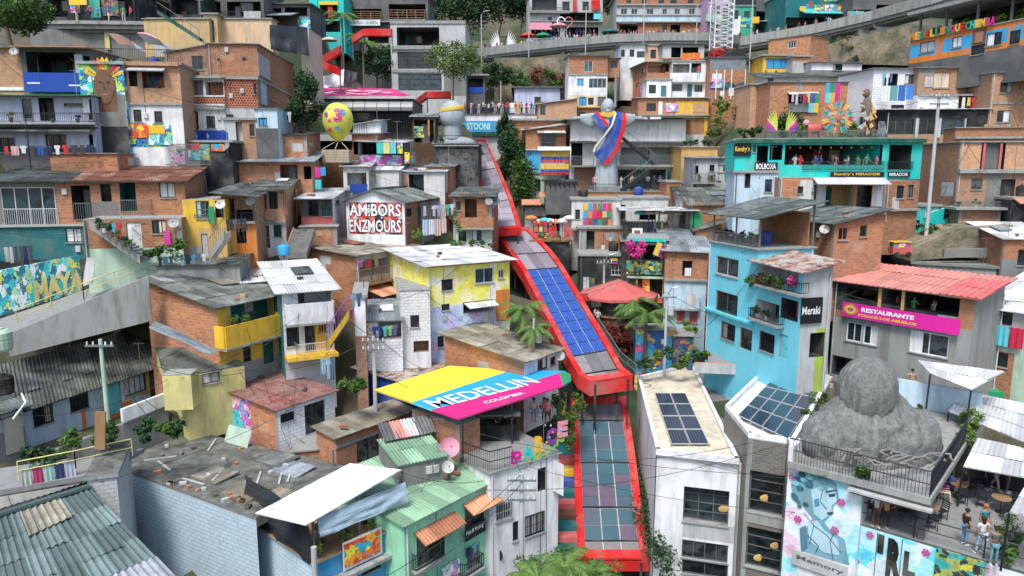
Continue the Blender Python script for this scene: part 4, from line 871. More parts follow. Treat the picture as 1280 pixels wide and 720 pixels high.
crowd('behind the timber rails of the wooden bar',[P(440,25,8.1)+V((0,.5,0)),P(530,24,8.1)+V((0,.5,0))],14,12,jy=.2)
h=house('turquoise narrow shop house with red goods beside the palms',388,40,-8,430,8.6,0,dep=8,wall='teal');h.o(400,4,422,24,deep=2,mat='brown');h.panel(399,2,422,6,'f:yellow',off=.3);h.panel(410,8,416,22,'red',off=.1);h.o(403,26,425,40,mat='dark');h.panel(392,-8,397,32,'f:teal',off=.1);h.flat();h.done()
h=house('low grey house with crumpled sheet roof and round painted mural',330,52,6,388,9.6,0,dep=8,wall='dgrey');h.panel(372,22,388,36,'g_blue');h.o(334,10,352,22,mat='brown');h.o(356,9,384,20,mat='dark');h.roof(.1,.5,mat='zinc');h.awn(326,374,16,3.2,.9,'zinc');h.done()
h=house('dark house with grey slatted roof over the black plastic sheet',250,34,-10,330,10,0,dep=8,wall='dgrey');h.o(254,2,276,22,mat='dark');h.o(284,2,326,20,mat='dark');h.bal(252,300,14,24,out=.4);h.w(301,3,316,15);h.panel(305,14,326,24,'lgrey',off=.3);h.roof(.1,.6,mat='zinc');h.done()
h=house('brick house with bright painted panels on the upper road at left',168,24,-16,250,10.5,0,dep=8,wall='dark');h.o(170,-6,210,20,mat='dark',deep=2);h.o(214,-8,248,18,mat='dark',deep=2);h.flat();h.done()
lp=[P(40,26,12),P(100,26,12.2),P(186,27,12.2)]
viaduct('grey concrete promenade slab over the dark retaining wall at top left',lp,w=5,par=.05,cols=((.35,3),(.8,3)))
h=H('building','souvenir shops with yellow and green painted panels on the left promenade',42,24,-14,168,11.4,0,dep=7,wall='dark');h.o(60,-10,84,21,deep=2,mat='dark');h.o(112,-10,125,21,deep=.4,mat='g_blue');h.o(130,-10,166,21,deep=2,mat='dark');h.panel(86,-10,108,6,'f:yellow',off=1.2);h.panel(88,4,100,16,'g_mix',off=.4);h.panel(112,-10,125,22,(.03,.42,.30),off=.3);h.panel(127,-2,148,20,'g_dark',off=.2);h.flat(ov=.5);h.done()
q=H('retaining_wall','stained grey retaining wall under the left promenade',40,66,36,190,12.0,0,dep=2,wall='concd',cat='wall');q.panel(131,38,137,62,'pyel',off=.2,n='painted_post');q.done()
crowd('outside the left promenade shops',[P(90,25,12)+V((0,.8,0)),P(165,26,12)+V((0,.8,0))],6,14,jy=.2)
h=H('building','blank ochre plaster block with dark green door and long steel stairs',182,62,24,262,12.3,0,dep=6,wall='sand');h.panel(182,22,262,24,'conc',off=.05);h.zone(192,54,212,70,'lgrey');h.flat(th=.08);h.done()
h2=H('building','taller ochre wing with a narrow door slab right of the steel stairs',256,56,18,272,12.2,0,dep=6,wall='sand');h2 .d(254.5,26,268,52,c='dteal');h2 .flat(ov=.25,th=.12);h2 .done()
h3=H('building','long low ochre parapet block behind the orange brick house',272,60,24,340,12.0,0,xr=347,wall=(.66,.47,.30));h3 .flat(th=.1);h3 .done()
r0=P(203,20,12.8);r1=P(255,54,12.8);root=empty('stair_flight',r1,'dark green steel stair flight across the ochre wall','stairs');m=MB();e=r1-r0;m.bx(r0,e,V((0,-.25,0)),Z*.32,'dgreen');m.bx(r0+V((0,-1,0)),e,V((0,-.06,0)),Z*.32,'dgreen')
for i in range(13):m.bx(r0+e*(i/13)+V((0,-1,.1)),V((.3,0,0)),V((0,.75,0)),Z*.04,'dgreen')
m.build('flight',root);m=MB();m.path([r0+V((0,-1,1.1)),r1+V((0,-1,1.1))],.03,'rail')
for i in range(6):m.tube(r0+e*(i/5)+V((0,-1,.1)),r0+e*(i/5)+V((0,-1,1.1)),.02,'rail',4)
m.build('handrail',root)
def sheet(label,cs,mat,name='plastic_sheet',cat='tarpaulin',sag=.15,th=.02,n=10,seed=1,wr=.06):
 m=MB();rr=random.Random(seed);a,b,c,d=cs;nn=(b-a).cross(d-a).normalized();rows=[]
 for j in range(n+1):
  row=[]
  for i in range(n+1):
   u,v=i/n,j/n;p=a.lerp(b,u).lerp(d.lerp(c,u),v);k=NZ.noise(V((u*4+seed,v*3,seed)))*wr*3+math.sin(u*14+seed+v*3)*wr
   row.append(p+nn*k-Z*sag*math.sin(math.pi*u)*math.sin(math.pi*v))
  rows.append(row)
 m.grid(rows,mat);m.grid([[p-nn*th for p in r]for r in rows],mat);o=m.build(name,None,a);return tag(o,label,cat)
sheet('black plastic sheeting hung over the corner left of the red stairs',(P(337,31,13),P(384,34,12.6),P(386,70,12.6),P(338,62,13)),'tarp',sag=0)
h=house('pale peach narrow strip wall beside the black sheeting',378,92,36,387,12.4,0,dep=5,wall=(.62,.50,.40));h.flat(th=.05,ov=.02);h.done()
def redpipe(label,pts,w=.9,hgt=.8):
 root=empty('stair_canopy',pts[0],label,'canopy','red escalator canopies');m=MB()
 for a,b in zip(pts,pts[1:]):
  e=b-a;m.bx(a-V((0,w,hgt/2)),e,V((0,w*2,0)),Z*hgt,'red')
 m.build('roof',root);q=MB()
 for p in pts:q.tube(p+V((0,0,-2.4)),p-Z*.4,.07,'dgrey',5)
 q.build('post',root)
redpipe('zigzag red stair canopy under the palm crown',[P(426,62,11),P(398,79,11.2),P(425,90,11.4)],w=.45,hgt=.85)
redpipe('bent red stair canopy beside the white name board',[P(441,50,10.4),P(455,41,10.4),P(490,41,10.4)],w=.45,hgt=.8)
redpipe('red folded canopy by the grey head with a yellow band',[P(518,131,10.4),P(534,119,10.2),P(563,119,10.2)],hgt=.75)
h=house('low grey wall with dark openings under the bent red canopy',456,82,45,492,9.2,0,dep=3,wall='conc');h.o(460,46,486,54,mat='dark',deep=1);h.flat(th=.05);h.done()
sheet('white and grey canvas tent half slumped above the magenta roof',(P(392,101,11),P(430,86,11),P(430,108,11),P(396,110,11.2)),'white','canvas','canvas',.3)
sheet('dark charcoal canvas draped beside the white canvas',(P(428,86,10.8),P(447,91,10.6),P(445,110,10.6),P(425,108,10.8)),'dgrey','canvas','canvas',.1,seed=3)
umbrella('cream parasol left of the zigzag red canopy',P(412,68,9.4),1.1,'cream',2.2)
h=H('building','event hall with curved ribbed grey roof and magenta lettered upper roof',404,168,124,516,11.2,0,dep=9,wall='dgrey')
h.o(476,140,515,166,deep=2,mat='dark');h.w(420,139,474,150,nx=5,gl='glassb',sill=False);h.o(408,158,440,166,mat='dark',deep=1);h.flat(th=.05);h.done()
F=h.F;A0=F.pt(0,0);m=MB();z0=F.px(460,139)[1];rows=[]
for j in range(9):a=math.pi/2*j/8;rows.append([F.pt(-.2+(F.W+.4)*i/24,z0+1.65*math.sin(a),1.5-2.2*(1-math.cos(a)))for i in range(25)])
m.grid(rows,'gsteel');m.grid([[p-Z*.06 for p in r]for r in rows],'gsteel')
for i in range(9):m.path([rows[j][i*3]-Z*.02 for j in range(9)],.06,'rail',4)
m.build('curved_roof',h.root,smooth=False)
m=MB();
for i in range(14):u=F.px(476+2.9*i,150)[0];m.bx(F.pt(u,F.z0,.3),F.u*.12,Z*(F.px(490,139)[1]-F.z0),F.n*.06,'rail')
for k in range(6):m.bx(F.pt(F.px(476,150)[0],F.z0+.4+k*.42,.36),F.u*3.6,Z*.06,F.n*.05,'rail')
m.build('lattice',h.root)
zz=F.px(460,121)[1];m=MB();q=[F.pt(-.5,zz,1.1),F.pt(F.W+.3,zz-.15,1.1),F.pt(F.W*.7,zz+1.5,-6),F.pt(-1,zz+1.6,-6)];corr(m,*q,'mag','v',.3,.01);r=m.build('lettered_roof',h.root)
m=MB();sl=(q[3]-q[0]).normalized();rr=random.Random(6);nq=F.u.cross(sl).normalized()*.12
for i in range(26):o_=q[0]+F.u*rr.uniform(.5,F.W*.75)+sl*rr.uniform(.3,4)+nq;a_=rr.uniform(-.6,.6);d_=F.u*math.cos(a_)+sl*math.sin(a_);e_=sl*math.cos(a_)-F.u*math.sin(a_);m.face([o_,o_+d_*rr.uniform(.5,1.5),o_+d_*1.0+e_*.2,o_+e_*.25],'f:white')
m.build('painted_marks',r)
m=MB();m.bx(F.pt(-.4,zz-.32,1.05),F.u*(F.W+.9),Z*.25,F.n*.25,'lgrey');m.build('gutter',h.root)
c=P(422,149,13.9);root=empty('balloon_sculpture',P(422,203,13.9),'yellow balloon sculpture with painted 13 and a plank basket','sculpture');r=1.38
m=MB();rows=[]
for j in range(15):
 ph=-math.pi/2+math.pi*j/14;rr_=math.cos(ph)*(1 if ph>0 else(1-.25*math.sin(-ph)**2));zz=math.sin(ph)*(1.05 if ph>0 else 1.4)
 rows.append([c+V((math.cos(6.2832*i/22)*rr_*r,math.sin(6.2832*i/22)*rr_*r,zz*r))for i in range(23)])
m.grid(rows,(.72,.68,.10),0);en=m.build('envelope',root,smooth=True)
def wrap(mb,body,uc,zc,w,hh,mat,bold=.05):
 t=MB();textmesh(t,body,V((-w/2,0,-hh/2)),V((1,0,0)),Z,w,hh,mat,0,bold)
 for f in t.f:
  ps=[]
  for k in f:v=t.v[k];x=uc+v.x;z=zc+v.z;k2=1.03*r*math.sqrt(max(.02,1-(z/(r*(1.05 if z>0 else 1.4)))**2));a=x/max(.4,k2);ps.append(c+V((math.sin(a)*k2,-math.cos(a)*k2,z)))
  mb.face(ps,mat)
m=MB();wrap(m,'13',.05,.3,1.35,1.15,'fuch',.05);m.build('lettering',en);
for(ux,zx,mt,sz)in((.75,.55,'bluep',.38),(.25,-.85,'bluep',.28),(-.45,-1.0,'red',.3),(-.75,.35,'purple',.3)):
 m=MB();k2=1.02*r*math.sqrt(max(.02,1-(zx/(r*(1.05 if zx>0 else 1.4)))**2));a0=ux/k2;ctr=c+V((math.sin(a0)*k2,-math.cos(a0)*k2,zx));nn=V((math.sin(a0),-math.cos(a0),zx*.4)).normalized();sx_=nn.cross(Z).normalized();up=sx_.cross(nn)
 m.face([ctr+nn*.05+(sx_*math.cos(t)+up*math.sin(t))*sz*(1 if i%2 else .45)for i,t in enumerate([6.283*i/12 for i in range(12)])],mt);m.build('painted_splash',en)
zb=zat(root.location,203);zt=zat(root.location,187);q=MB();cc=root.location
for i in range(5):q.bx(V((cc.x-1.2,cc.y-.8,zb+(zt-zb)*i/5)),V((2.4,0,0)),V((0,1.6,0)),Z*(zt-zb)/5*.9,(.45,.38,.26))
q.build('basket',root);q=MB()
for sx in(-1.15,0,1.15):q.tube(V((cc.x+sx,cc.y-.75,zt)),c+V((sx*.12,0,-r*1.38)),.03,(.6,.55,.42),4)
q.build('rope',root)
h=house('bar under pale slatted eaves behind the balloon basket',384,207,168,472,12.9,0,dep=6,wall='brick');h.o(386,176,440,197,deep=3,mat='dark');h.panel(385,168,440,176,'lgrey',off=.3);h.zone(428,190,450,208,'brick');h.o(442,176,470,193,deep=2,mat='dark');h.roof(.05,.4,mat='zinc',ov=.3);h.done()
h=house('small white slatted cabin with two tilting white roofs',442,172,152,476,12.2,0,dep=4,wall='white');
for k in range(6):h.panel(443+3*k,154,444+3*k,170,'f:grey',off=.01)
h.roof(.1,.4,hl=-.4,mat='tin');h.done()
h=H('building','souvenir terrace with turquoise goods over a pink painted parapet',448,208,178,505,13.2,0,dep=4,wall='dgrey');h.o(452,178,503,193,deep=2,mat='dark');h.panel(448,194,502,207,'g_pink',off=.05);h.roof(0,.3,mat='tin',hl=.1,fo=.8);h.done()
for i,(x,m_)in enumerate(((475,'teal'),(483,'pyel'),(492,'cyan'),(499,'g_mix'),(510,'g_mix'),(517,'g_dark'))):
 b=P(x,192 if i<4 else 204,13.4);m=MB();m.bx(b-V((.3,0,0)),V((.62 if i<4 else .45,0,0)),V((0,.06,0)),Z*1.0,m_);o=m.build('hanging_banner',None,b);tag(o,['turquoise','olive yellow','pale turquoise','multicoloured','bright patterned','dark patterned'][i]+' cloth banner on the souvenir terrace, '+['left end','second','third','fourth','fifth','right end'][i]+' of the row','banner','souvenir banners')
c=P(565,147,11.4);b=P(565,176,11.4);root=empty('head_statue',b,'huge grey bald head statue with yellow headband seen from behind','statue')
m=MB();m.ell(c+Z*.1,1.42,1.4,1.75,'statue',22,14,lambda d:1 if d.z>-.3 else 1-.28*(-.3-d.z));
for sx in(-1,1):m.ell(c+V((sx*1.4,0,-.2)),.16,.25,.36,'statue',8,6)
m.tube(c-Z*2.3,c-Z*.8,1.0,'statue',16,.98);m.ell(c+V((0,.1,-2.75)),2.6,1.1,.8,'statue',18,8);m.build('head',root,smooth=True)
m=MB();rows=[[c+Z*(.85+.18*math.cos(a)+dz)+V((math.cos(a)*1.36*k,math.sin(a)*1.34*k,0))for a in[6.2832*i/24 for i in range(25)]]for dz,k in((-.2,1.0),(-.15,1.04),(.15,1.02),(.22,.95))];m.grid(rows,'yellow');m.build('headband',root)
h=H('building','dark glazed gallery under the head statue with black crossed railing',543,236,180,598,12.2,0,dep=8,wall='dark',up=0);h.w(548,186,594,232,fr='dgrey',nx=6,ny=4,sill=False,gl='glass');h.bal(543,598,169,181,out=.3,kind='bars');h.flat(th=.1);h.done()
h=house('pitched roof stall with orange hanging lamp beside the head',516,180,146,544,11.6,0,dep=3,wall='dwood');h.o(518,150,542,178,deep=1.5,mat='dark');h.panel(535,150,537,170,'orange',off=.3);h.panel(518,158,530,172,'g_yb',off=.2);h.roof(0,.5,mat='zinc');h.done()
h=H('retaining_wall','white terrace wall with blue graffiti lettering and hedge below',576,178,143,684,9.6,0,dep=6,wall='white',cat='wall');h.panel(580,151,621,165,'bluep',off=.02,n='graffiti');h.text('STOONI',583,153,613,163,'f:cyan',off=.08,bold=.06);h.text('STOONI',584,154,612,162,'f:white',off=.1,bold=.0);h.panel(580,165,624,170,'dgreen',off=.1,th=.4,n='hedge_strip');h.w(629,151,637,172,nx=3);h.zone(622,150,640,178,'dgrey')
h.bal(576,684,135,143.5,out=.1,floor=False);h.flat(th=.04,top='pave');h.done()
tp=[h.F.pt(.4,h.zt+.05,-.8),h.F.pt(h.W-.3,h.zt+.05,-.8)]
crowd('on the terrace above the blue graffiti, front row',tp,20,21,'crowd on the graffiti terrace',jy=.2);crowd('on the terrace above the blue graffiti, back row',[p+V((0,2,0))for p in tp],18,22,'crowd on the graffiti terrace',jy=.5)
for i,(x,c_)in enumerate(((637,'white'),(645,'yellow'),(651,'white'),(658,'white'))):u=h.F.px(x,130)[0];m=MB();b=h.F.pt(u,h.zt+.3,-1.6);m.bx(b,V((.85,0,0)),V((0,.05,0)),Z*1.3,c_);tag(m.build('poster_board',None,b),c_+' poster board on the graffiti terrace, '+['first','second','third','fourth'][i]+' from the left','board','poster boards')
h=house('pale grey hall wall behind the poster boards',643,138,110,700,8.9,0,dep=5,wall='lav',group=None);h.flat(ov=.4,mat='dgrey');h.w(668,121,676,130);h.done()
q=H('retaining_wall','mottled cream retaining wall below the long bridge',618,110,72,706,8.5,0,dep=2,wall='rock',cat='wall');q.done()
for i,(x0,x1)in enumerate(((640,646),(684,690),(760,768))):pass
for i,(x,y,r_,m_)in enumerate(((645,112,1.3,'leaf3'),(658,108,1.5,'leaf1'),(672,108,1.6,'leafr'),(684,106,1.5,'leaf1'),(696,105,1.5,'leafr'),(698,114,1.2,'leaf3'))):shrub(['pale','green','reddish','broad green','rusty brown','small yellowish'][i]+' scrub below the mottled cream wall',P(x,y,8.6),r_,300,m_,.2,i,group='scrub below the cream wall')
tree('big round bushy tree at the top left corner',18,66,13.5,3.9,4.3,2.7,'leaf1',9000,.16,seed=3,trunk=.25)
h=house('brick house with blue fronted open bar above green eaves',-24,118,60,28,16,2,dep=8,wall='brickl');h.slab(111,th=.25,out=.1,mat='white');h.roof(.02,.3,mat='zinc',ov=.3);h.done()
h=H('building','open upstairs bar with royal blue parapet and salmon eave',31,118,62,115,16,4,dep=7,wall='dgrey');h.o(33,65,95,91,deep=3.5,mat='dark',back='g_dark');h.o(105,70,113,91,mat='dark',deep=1);h.panel(94,68,104,92,'lgrey');h.panel(31,91,113,115,'f:royal',off=.35,th=.08);h.panel(34,103,50,104.5,'f:white',off=.44,th=.01);h.panel(86,106,110,107.5,'f:white',off=.44,th=.01)
h.roof(.1,.2,mat='salmon',ov=.2,fo=.9,amp=.01);h.done()
h=house('lavender two storey house with green eave and iron railed balconies',-24,196,121,118,16.5,2,dep=9,wall='lav')
h.w(28,124,40,148,nx=1);h.o(49,122,68,151,deep=.8,mat='dark');h.w(80,129,104,133,nx=1);h.panel(104,122,112,142,'white',off=.02);h.bal(-20,118,141,153,out=1.0);h.w(58,168,83,190,nx=3,bars=True);h.w(0,172,19,190,bars=True);h.w(110,124,117,150,nx=1);h.o(112,168,117,194,mat='dark',deep=.5)
h.roof(.05,.25,mat='green',ov=.25,fo=.9,hr=0);h.awn(-20,123,159,1.3,.35,'asb');h.done()
laundry('over the lower railing of the lavender house',(P(2,182,17.5),P(118,180,17.2)),11,.62,seed=2,line=False)
pole('thin dark lamp post before the lavender house',38,205,122,17,.05,'rail',0)
h=house('narrow house with painted face mural between lavender and brick houses',108,190,80,158,16.2,6,dep=9,wall='g_blue');h.zone(108,-99,158,88,'blue');h.zone(112,118,158,160,'concd');h.zone(118,100,146,140,'brown');h.zone(None,158,999,999,'dark')
cx,cz=h.F.px(131,108)
F=h.F;m=MB();m.face([F.pt(cx+math.cos(t)*.78*(1 if math.sin(t)>-.3 else .8),cz+math.sin(t)*1.35,.03)for t in[6.283*i/20 for i in range(20)]],'brown');fo=m.build('painted_face',h.root)
for i in range(11):
 a=math.radians(25+13*i);m=MB();o=V((math.cos(a),math.sin(a),0));b0=(cx+o.x*.7,cz+.35+o.y*.9);b1=(cx+o.x*1.35,cz+.35+o.y*1.6);n_=(-o.y*.14,o.x*.14)
 m.face([F.pt(b0[0]-n_[0]*.5,b0[1]-n_[1]*.5,.04),F.pt(b1[0]-n_[0],b1[1]-n_[1],.04),F.pt(b1[0]+o.x*.25,b1[1]+o.y*.25,.04),F.pt(b1[0]+n_[0],b1[1]+n_[1],.04),F.pt(b0[0]+n_[0]*.5,b0[1]+n_[1]*.5,.04)],['yellow','orange','red','green','yellow'][i%5]);m.build('painted_feather',fo)
for sx in(-.28,.28):m=MB();m.face([F.pt(cx+sx-.15,cz+.3,.045),F.pt(cx+sx,cz+.23,.045),F.pt(cx+sx+.15,cz+.3,.045),F.pt(cx+sx,cz+.37,.045)],'black');m.build('painted_eye',fo)
m=MB();m.face([F.pt(cx-.06,cz+.25,.045),F.pt(cx+.1,cz-.25,.045),F.pt(cx-.14,cz-.25,.045)],'dwood');m.face([F.pt(cx-.25,cz-.6,.045),F.pt(cx,cz-.7,.045),F.pt(cx+.25,cz-.6,.045),F.pt(cx,cz-.52,.045)],'rose');m.build('painted_mouth',fo)
h.flat(par=.05);h.done()
h=house('brick house with wide open upstairs window and orange graffiti below',158,188,80,228,16,8,dep=9,wall='brickl')
h.zone(None,130,999,999,'white');h.zone(158,154,215,184,'g_blue');h.o(161,85,172,108,mat='dark',deep=.8);h.o(178,90,205,110,deep=.8,mat='dark',back='g_dark');h.panel(172,87,178,108,'white',off=-.2);h.awn(162,208,84,.9,.35,'lgrey');h.w(167,137,177,152,nx=1);h.w(193,139,203,153,nx=1)
h.panel(162,155,186,172,'g_or',off=.03,n='graffiti');h.panel(186,157,206,167,'yellow',off=.03,n='graffiti');h.panel(186,168,215,181,'g_cy',off=.03,n='graffiti');h.slab(130,out=.12);h.slab(80,out=.3,mat='brickl',th=.3)
h.flat(ov=.2);h.bal(115,227,61,80,out=.25,kind='bars',floor=False);h.done()
for i,(x,m_)in enumerate(((151,'f:white'),(187,'f:lgrey'))):
 b=P(x+8,62,15);root=empty('shell_canopy',b,['white curved fabric shell on the mural house roof','pale shell with pink rim on the brick house roof'][i],'canopy');m=MB();rows=[[b+V((-1.0+2.2*u,.8*v,1.35*(1-u)**.6*(1-.3*v)*(u+.25)**.25-.1))for u in[k/10 for k in range(11)]]for v in(-1,-.5,0,.5,1)]
 m.grid(rows,m_);m.grid([[p-Z*.04 for p in r]for r in rows],m_);m.build('shell',root)
 if i:m=MB();m.path(rows[0][:8],.07,'f:pink',5);m.build('rim',root)
h=house('brown brick gable house with one dark window below the ochre wall',208,97,62,262,15,8,dep=6,wall='brick2');h.w(240,70,254,87,fr='dgrey',nx=2);h.roof(.0,.3,hl=-.25,hr=.45,mat='zinc',ov=.15);h.done()
h=house('orange brick upper storey block with white grille window',262,98,55,322,15,6,xr=368,wall='brick');h.w(271,73,275,76,nx=1,sill=False);h.w(303,72,308,76,nx=1,sill=False);h.w(320,70,337,96,f='R',fr='wrail',bars=True);h.roof(.02,.5,mat='zinc',ov=.2);h.slab(97,out=.1);h.done()
h=house('brick house with screen blocks and washing line under the orange block',282,150,99,322,15,6,xr=366,wall='screen',side='brick');h.w(317,104,324,118);h.w(333,103,345,125,f='R',nx=2);h.panel(326,100,333,131,'pale',f='R',off=.02);h.flat();h.zone(None,135,999,999,'lgrey');h.w(283,143,292,156);h.done()
h=house('white house with twin loggias over a diamond patterned blue wall',226,184,97,282,15,4,dep=8,wall='white')
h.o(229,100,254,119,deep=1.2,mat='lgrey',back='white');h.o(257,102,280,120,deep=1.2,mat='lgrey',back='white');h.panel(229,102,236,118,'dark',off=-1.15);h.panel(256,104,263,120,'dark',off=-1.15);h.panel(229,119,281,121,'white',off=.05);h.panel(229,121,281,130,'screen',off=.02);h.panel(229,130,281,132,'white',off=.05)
h.o(216,139,228,163,mat='dark',deep=1);h.o(232,139,248,163,deep=1,mat='dark',back='brown');h.w(258,145,269,160);F=h.F
for x0,x1 in((228,281),):
 p=h.panel(x0,163,x1,178,'f:blue',off=.25,n='blue_parapet')
 for k in range(4):
  u,z=F.px(229+14*k if k else 230,170.5);u=F.px(228.5+k*14+6*0,170)[0]+.3;m=MB();m.face([F.pt(u-.13,z,.31),F.pt(u,z-.33,.31),F.pt(u+.13,z,.31),F.pt(u,z+.33,.31)],'cyan');m.build('painted_diamond',p)
h.slab(97,out=.4);h.slab(136,out=.25);h.flat();h.done()
h=house('pale blue small house with a blue window under the dark tree',320,168,136,347,15,4,dep=5,wall='pale');h.w(323,147,334,157,nx=2,gl='blueg');h.roof(.0,.3,mat='zinc',ov=.15);h.done()
h=house('narrow grey house with steps beside the diamond patterned wall',282,186,150,320,15,4,dep=5,wall='lgrey');h.o(295,152,303,180,mat='brown',deep=.5);h.zone(300,150,322,200,'brickl');h.w(312,155,318,170,nx=1);h.flat();h.done()
tree('dark dense round tree against the brick block by the magenta roof',380,172,14,3.3,1.9,2.3,'leaf2',5500,.13,seed=5)
laundry('beside the pale blue small house',(P(349,139,14.5),P(364,139,14.5)),3,.8,seed=8,cols=[(.6,.6,.6),(.1,.4,.45),(.5,.5,.5)])
h=H('retaining_wall','orange clay coloured terrace wall under the washing rails at left',64,212,192,147,17,5,dep=3,wall='brick',cat='wall');h.flat(th=.05);h.done()
h=H('retaining_wall','terrace wall with pink and blue graffiti behind a wire fence',147,208,186,250,15.8,0,dep=3,wall='concd',cat='wall');h.panel(162,189,232,205,'g_pink',off=.02,n='graffiti');h.panel(236,188,262,200,'g_cy',off=.02,n='graffiti');h.bal(148,262,180,207,out=.2,floor=False,kind='fine',mat='railg');h.done()
h=house('low shop with colourful painted signs below the diamond wall',235,196,178,290,15.6,2,dep=4,wall='dark');h.panel(237,179,250,192,'red',off=.05);h.panel(250,180,262,190,'g_yb',off=.05);h.panel(264,180,281,189,'g_or',off=.05);h.flat();h.done()
h=house('brick house under a long pale grey roof left of the basket',262,226,202,390,15.2,6,dep=6,wall='brick')
h.o(350,206,372,224,deep=1.5,mat='brick2');h.d(361,208,370,226,c='dark');h.o(380,208,396,224,deep=1.5,mat='dark');h.roof(.05,.9,mat='zinc',ov=.4,fo=.7);h.done()
h=house('brick stub wall and roof corner right of the graffiti fence',319,194,168,384,14.6,4,dep=6,wall='brick');h.roof(0,.4,mat='asb',ov=.3);h.done()
laundry('under the long pale grey roof',(P(393,208,15.6),P(407,208,15.6)),2,.8,cols=[(.6,.03,.25),(.05,.3,.6)],kinds=('towel',),seed=1)
laundry('on the railing below the long pale roof',(P(393,224,16),P(402,224,16)),1,.7,cols=[(.05,.5,.55)],kinds=('towel',),seed=1,line=False)
h=house('long house with glazed balcony, dark brick and a rusty roof end',-14,286,228,232,18.6,12,dep=7,wall='brick')
F=h.F;h.zone(-14,-99,92,999,'brickg');h.zone(112,252,150,300,'brickg')
h.w(2,234,70,282,nx=4,ny=1,fr='wrail',gl='glassb');h.bal(4,72,261,283,out=.25,kind='bars',mat='wrail',floor=False)
h.o(90,232,114,275,deep=2,mat='dark');h.o(150,228,170,264,deep=2,mat='dteal');h.o(126,230,139,252,deep=.6,mat='dark');h.w(199,227,219,247,nx=2);h.bal(92,112,254,276,out=.15,floor=False,mat='railg');h.bal(150,188,250,269,out=.35,mat='railg');h.slab(287,out=.5,th=.3,x0=-14,x1=235)
h.roof(.1,1.0,mat='asbd',ov=.35,fo=.5,hr=-.1)
u0=F.px(92,222)[0];rf=h.rf;m=MB();corr(m,rf(u0,-.5)+Z*.07,rf(h.W+.35,-.5)+Z*.07,rf(h.W+.35,h.dep+.3)+Z*.07,rf(u0*.8,h.dep+.3)+Z*.07,'rust','v');m.build('rusty_roof_end',h.root);h.done()
h=house('brick ground floor with white metal door below the rusty roof house',108,322,274,228,19.2,12,dep=5,wall='brick')
h.d(159,278,178,316,c='white');h.w(190,275,208,292,gl='glassb',nx=3);h.panel(205,288,213,306,'fuch',off=.1,n='hanging_cloth');h.zone(None,310,999,999,'pgreen');h.zone(222,288,240,320,'pgreen');h.done()
laundry('beside the white metal door',(P(122,278,19.5),P(152,278,19.5)),4,.8,seed=12)
h=house('dark open undercroft with turquoise graffiti wall at the left edge',-24,372,285,110,19,14,dep=6,wall='dark');h.zone(None,-99,999,325,'dteal');h.w(82,285,102,303,gl='glassb',nx=2);h.flat(th=.05);h.done()
laundry('inside the dark undercroft at the left edge',(P(4,308,20),P(40,306,20)),6,1.1,seed=14)
def wallrun(name,label,pts,hs,mat,th=.25,cat='wall',cap=None,kind=None):
 m=MB();root=empty(name,pts[0],label,cat)
 for i in range(len(pts)-1):
  a,b=pts[i],pts[i+1];e=b-a;n=V((-e.y,e.x,0)).normalized()*th;ha,hb=hs[i],hs[i+1];L=e.length
  q=[a,b,b+Z*hb,a+Z*ha];uv=[(0,0),(L,0),(L,hb),(0,ha)]
  m.face(q,mat,uv);m.face([p+n for p in q][::-1],mat,uv[::-1]);m.face([q[3],q[2],q[2]+n,q[3]+n],cap or mat);m.face([q[0],q[0]+n,q[3]+n,q[3]],mat);m.face([q[1]+n,q[1],q[2],q[2]+n],mat)
 m.build('wall',root);return root
ga,gb=P(-24,402,19.8),P(108,362,18.4);w_=wallrun('graffiti_wall','low wall covered in turquoise and yellow graffiti letters at left',[ga,gb],[zat(ga,344)-ga.z,zat(gb,318)-gb.z],'g_cy',.2)
e=(gb-ga);L=e.length;nn=V((e.y,-e.x,0)).normalized()
for k,(t,f0,f1,mt,b0)in enumerate((('MAYA',.5,.98,'pyel',.15),)):
 m=MB();o=ga.lerp(gb,f0)+Z*b0;textmesh(m,t,o,e.normalized(),Z,L*(f1-f0),1.45,mt,.03,.06);m.f and[m.face([m.v[i]+nn*0 for i in m.f[0]],mt)];
 for i in range(len(m.v)):m.v[i]=m.v[i]+nn*.05 if(m.v[i]-ga).dot(nn)<.02 else m.v[i]
 m.build('graffiti',w_)
BASES+=[(ga,ga.z-1.5,2),(gb,gb.z-.8,2)]
ra,rb,rc=P(4,415,21),P(100,372,19.5),P(182,345,18.6);rw=P(187,400,20.5)
def slabpath(name,label,a,b,c,d,mat='pave',cat=None,th=.25):
 m=MB();n=Z*th;m.face([a,b,c,d],mat);m.face([a-n,d-n,c-n,b-n],mat)
 for p,q in((a,b),(b,c),(c,d),(d,a)):m.face([p-n,q-n,q,p],mat)
 o=m.build(name,None,a)
 if cat:tag(o,label,cat)
 else:o['kind']='structure'
 return o
q0,q1=P(8,428,21.5),P(190,352,19.2);g0,g1=P(-10,402,19.9),P(178,338,18)
slabpath('path','',q0,q1,g1,g0)
cw=wallrun('retaining_wall','tall streaked concrete retaining wall above the long grey roof',[P(12,446,21.6),P(190,401,20.4)],[zat(P(12,446,21.6),418)-P(12,446,21.6).z,zat(P(190,401,20.4),345)-P(190,401,20.4).z],'conc',.3)
BASES+=[(P(12,446,21.6)+V((0,2,0)),P(12,446,21.6).z-.5,1.5),(P(190,401,20.4)+V((0,2,0)),P(190,401,20.4).z,1.5)]
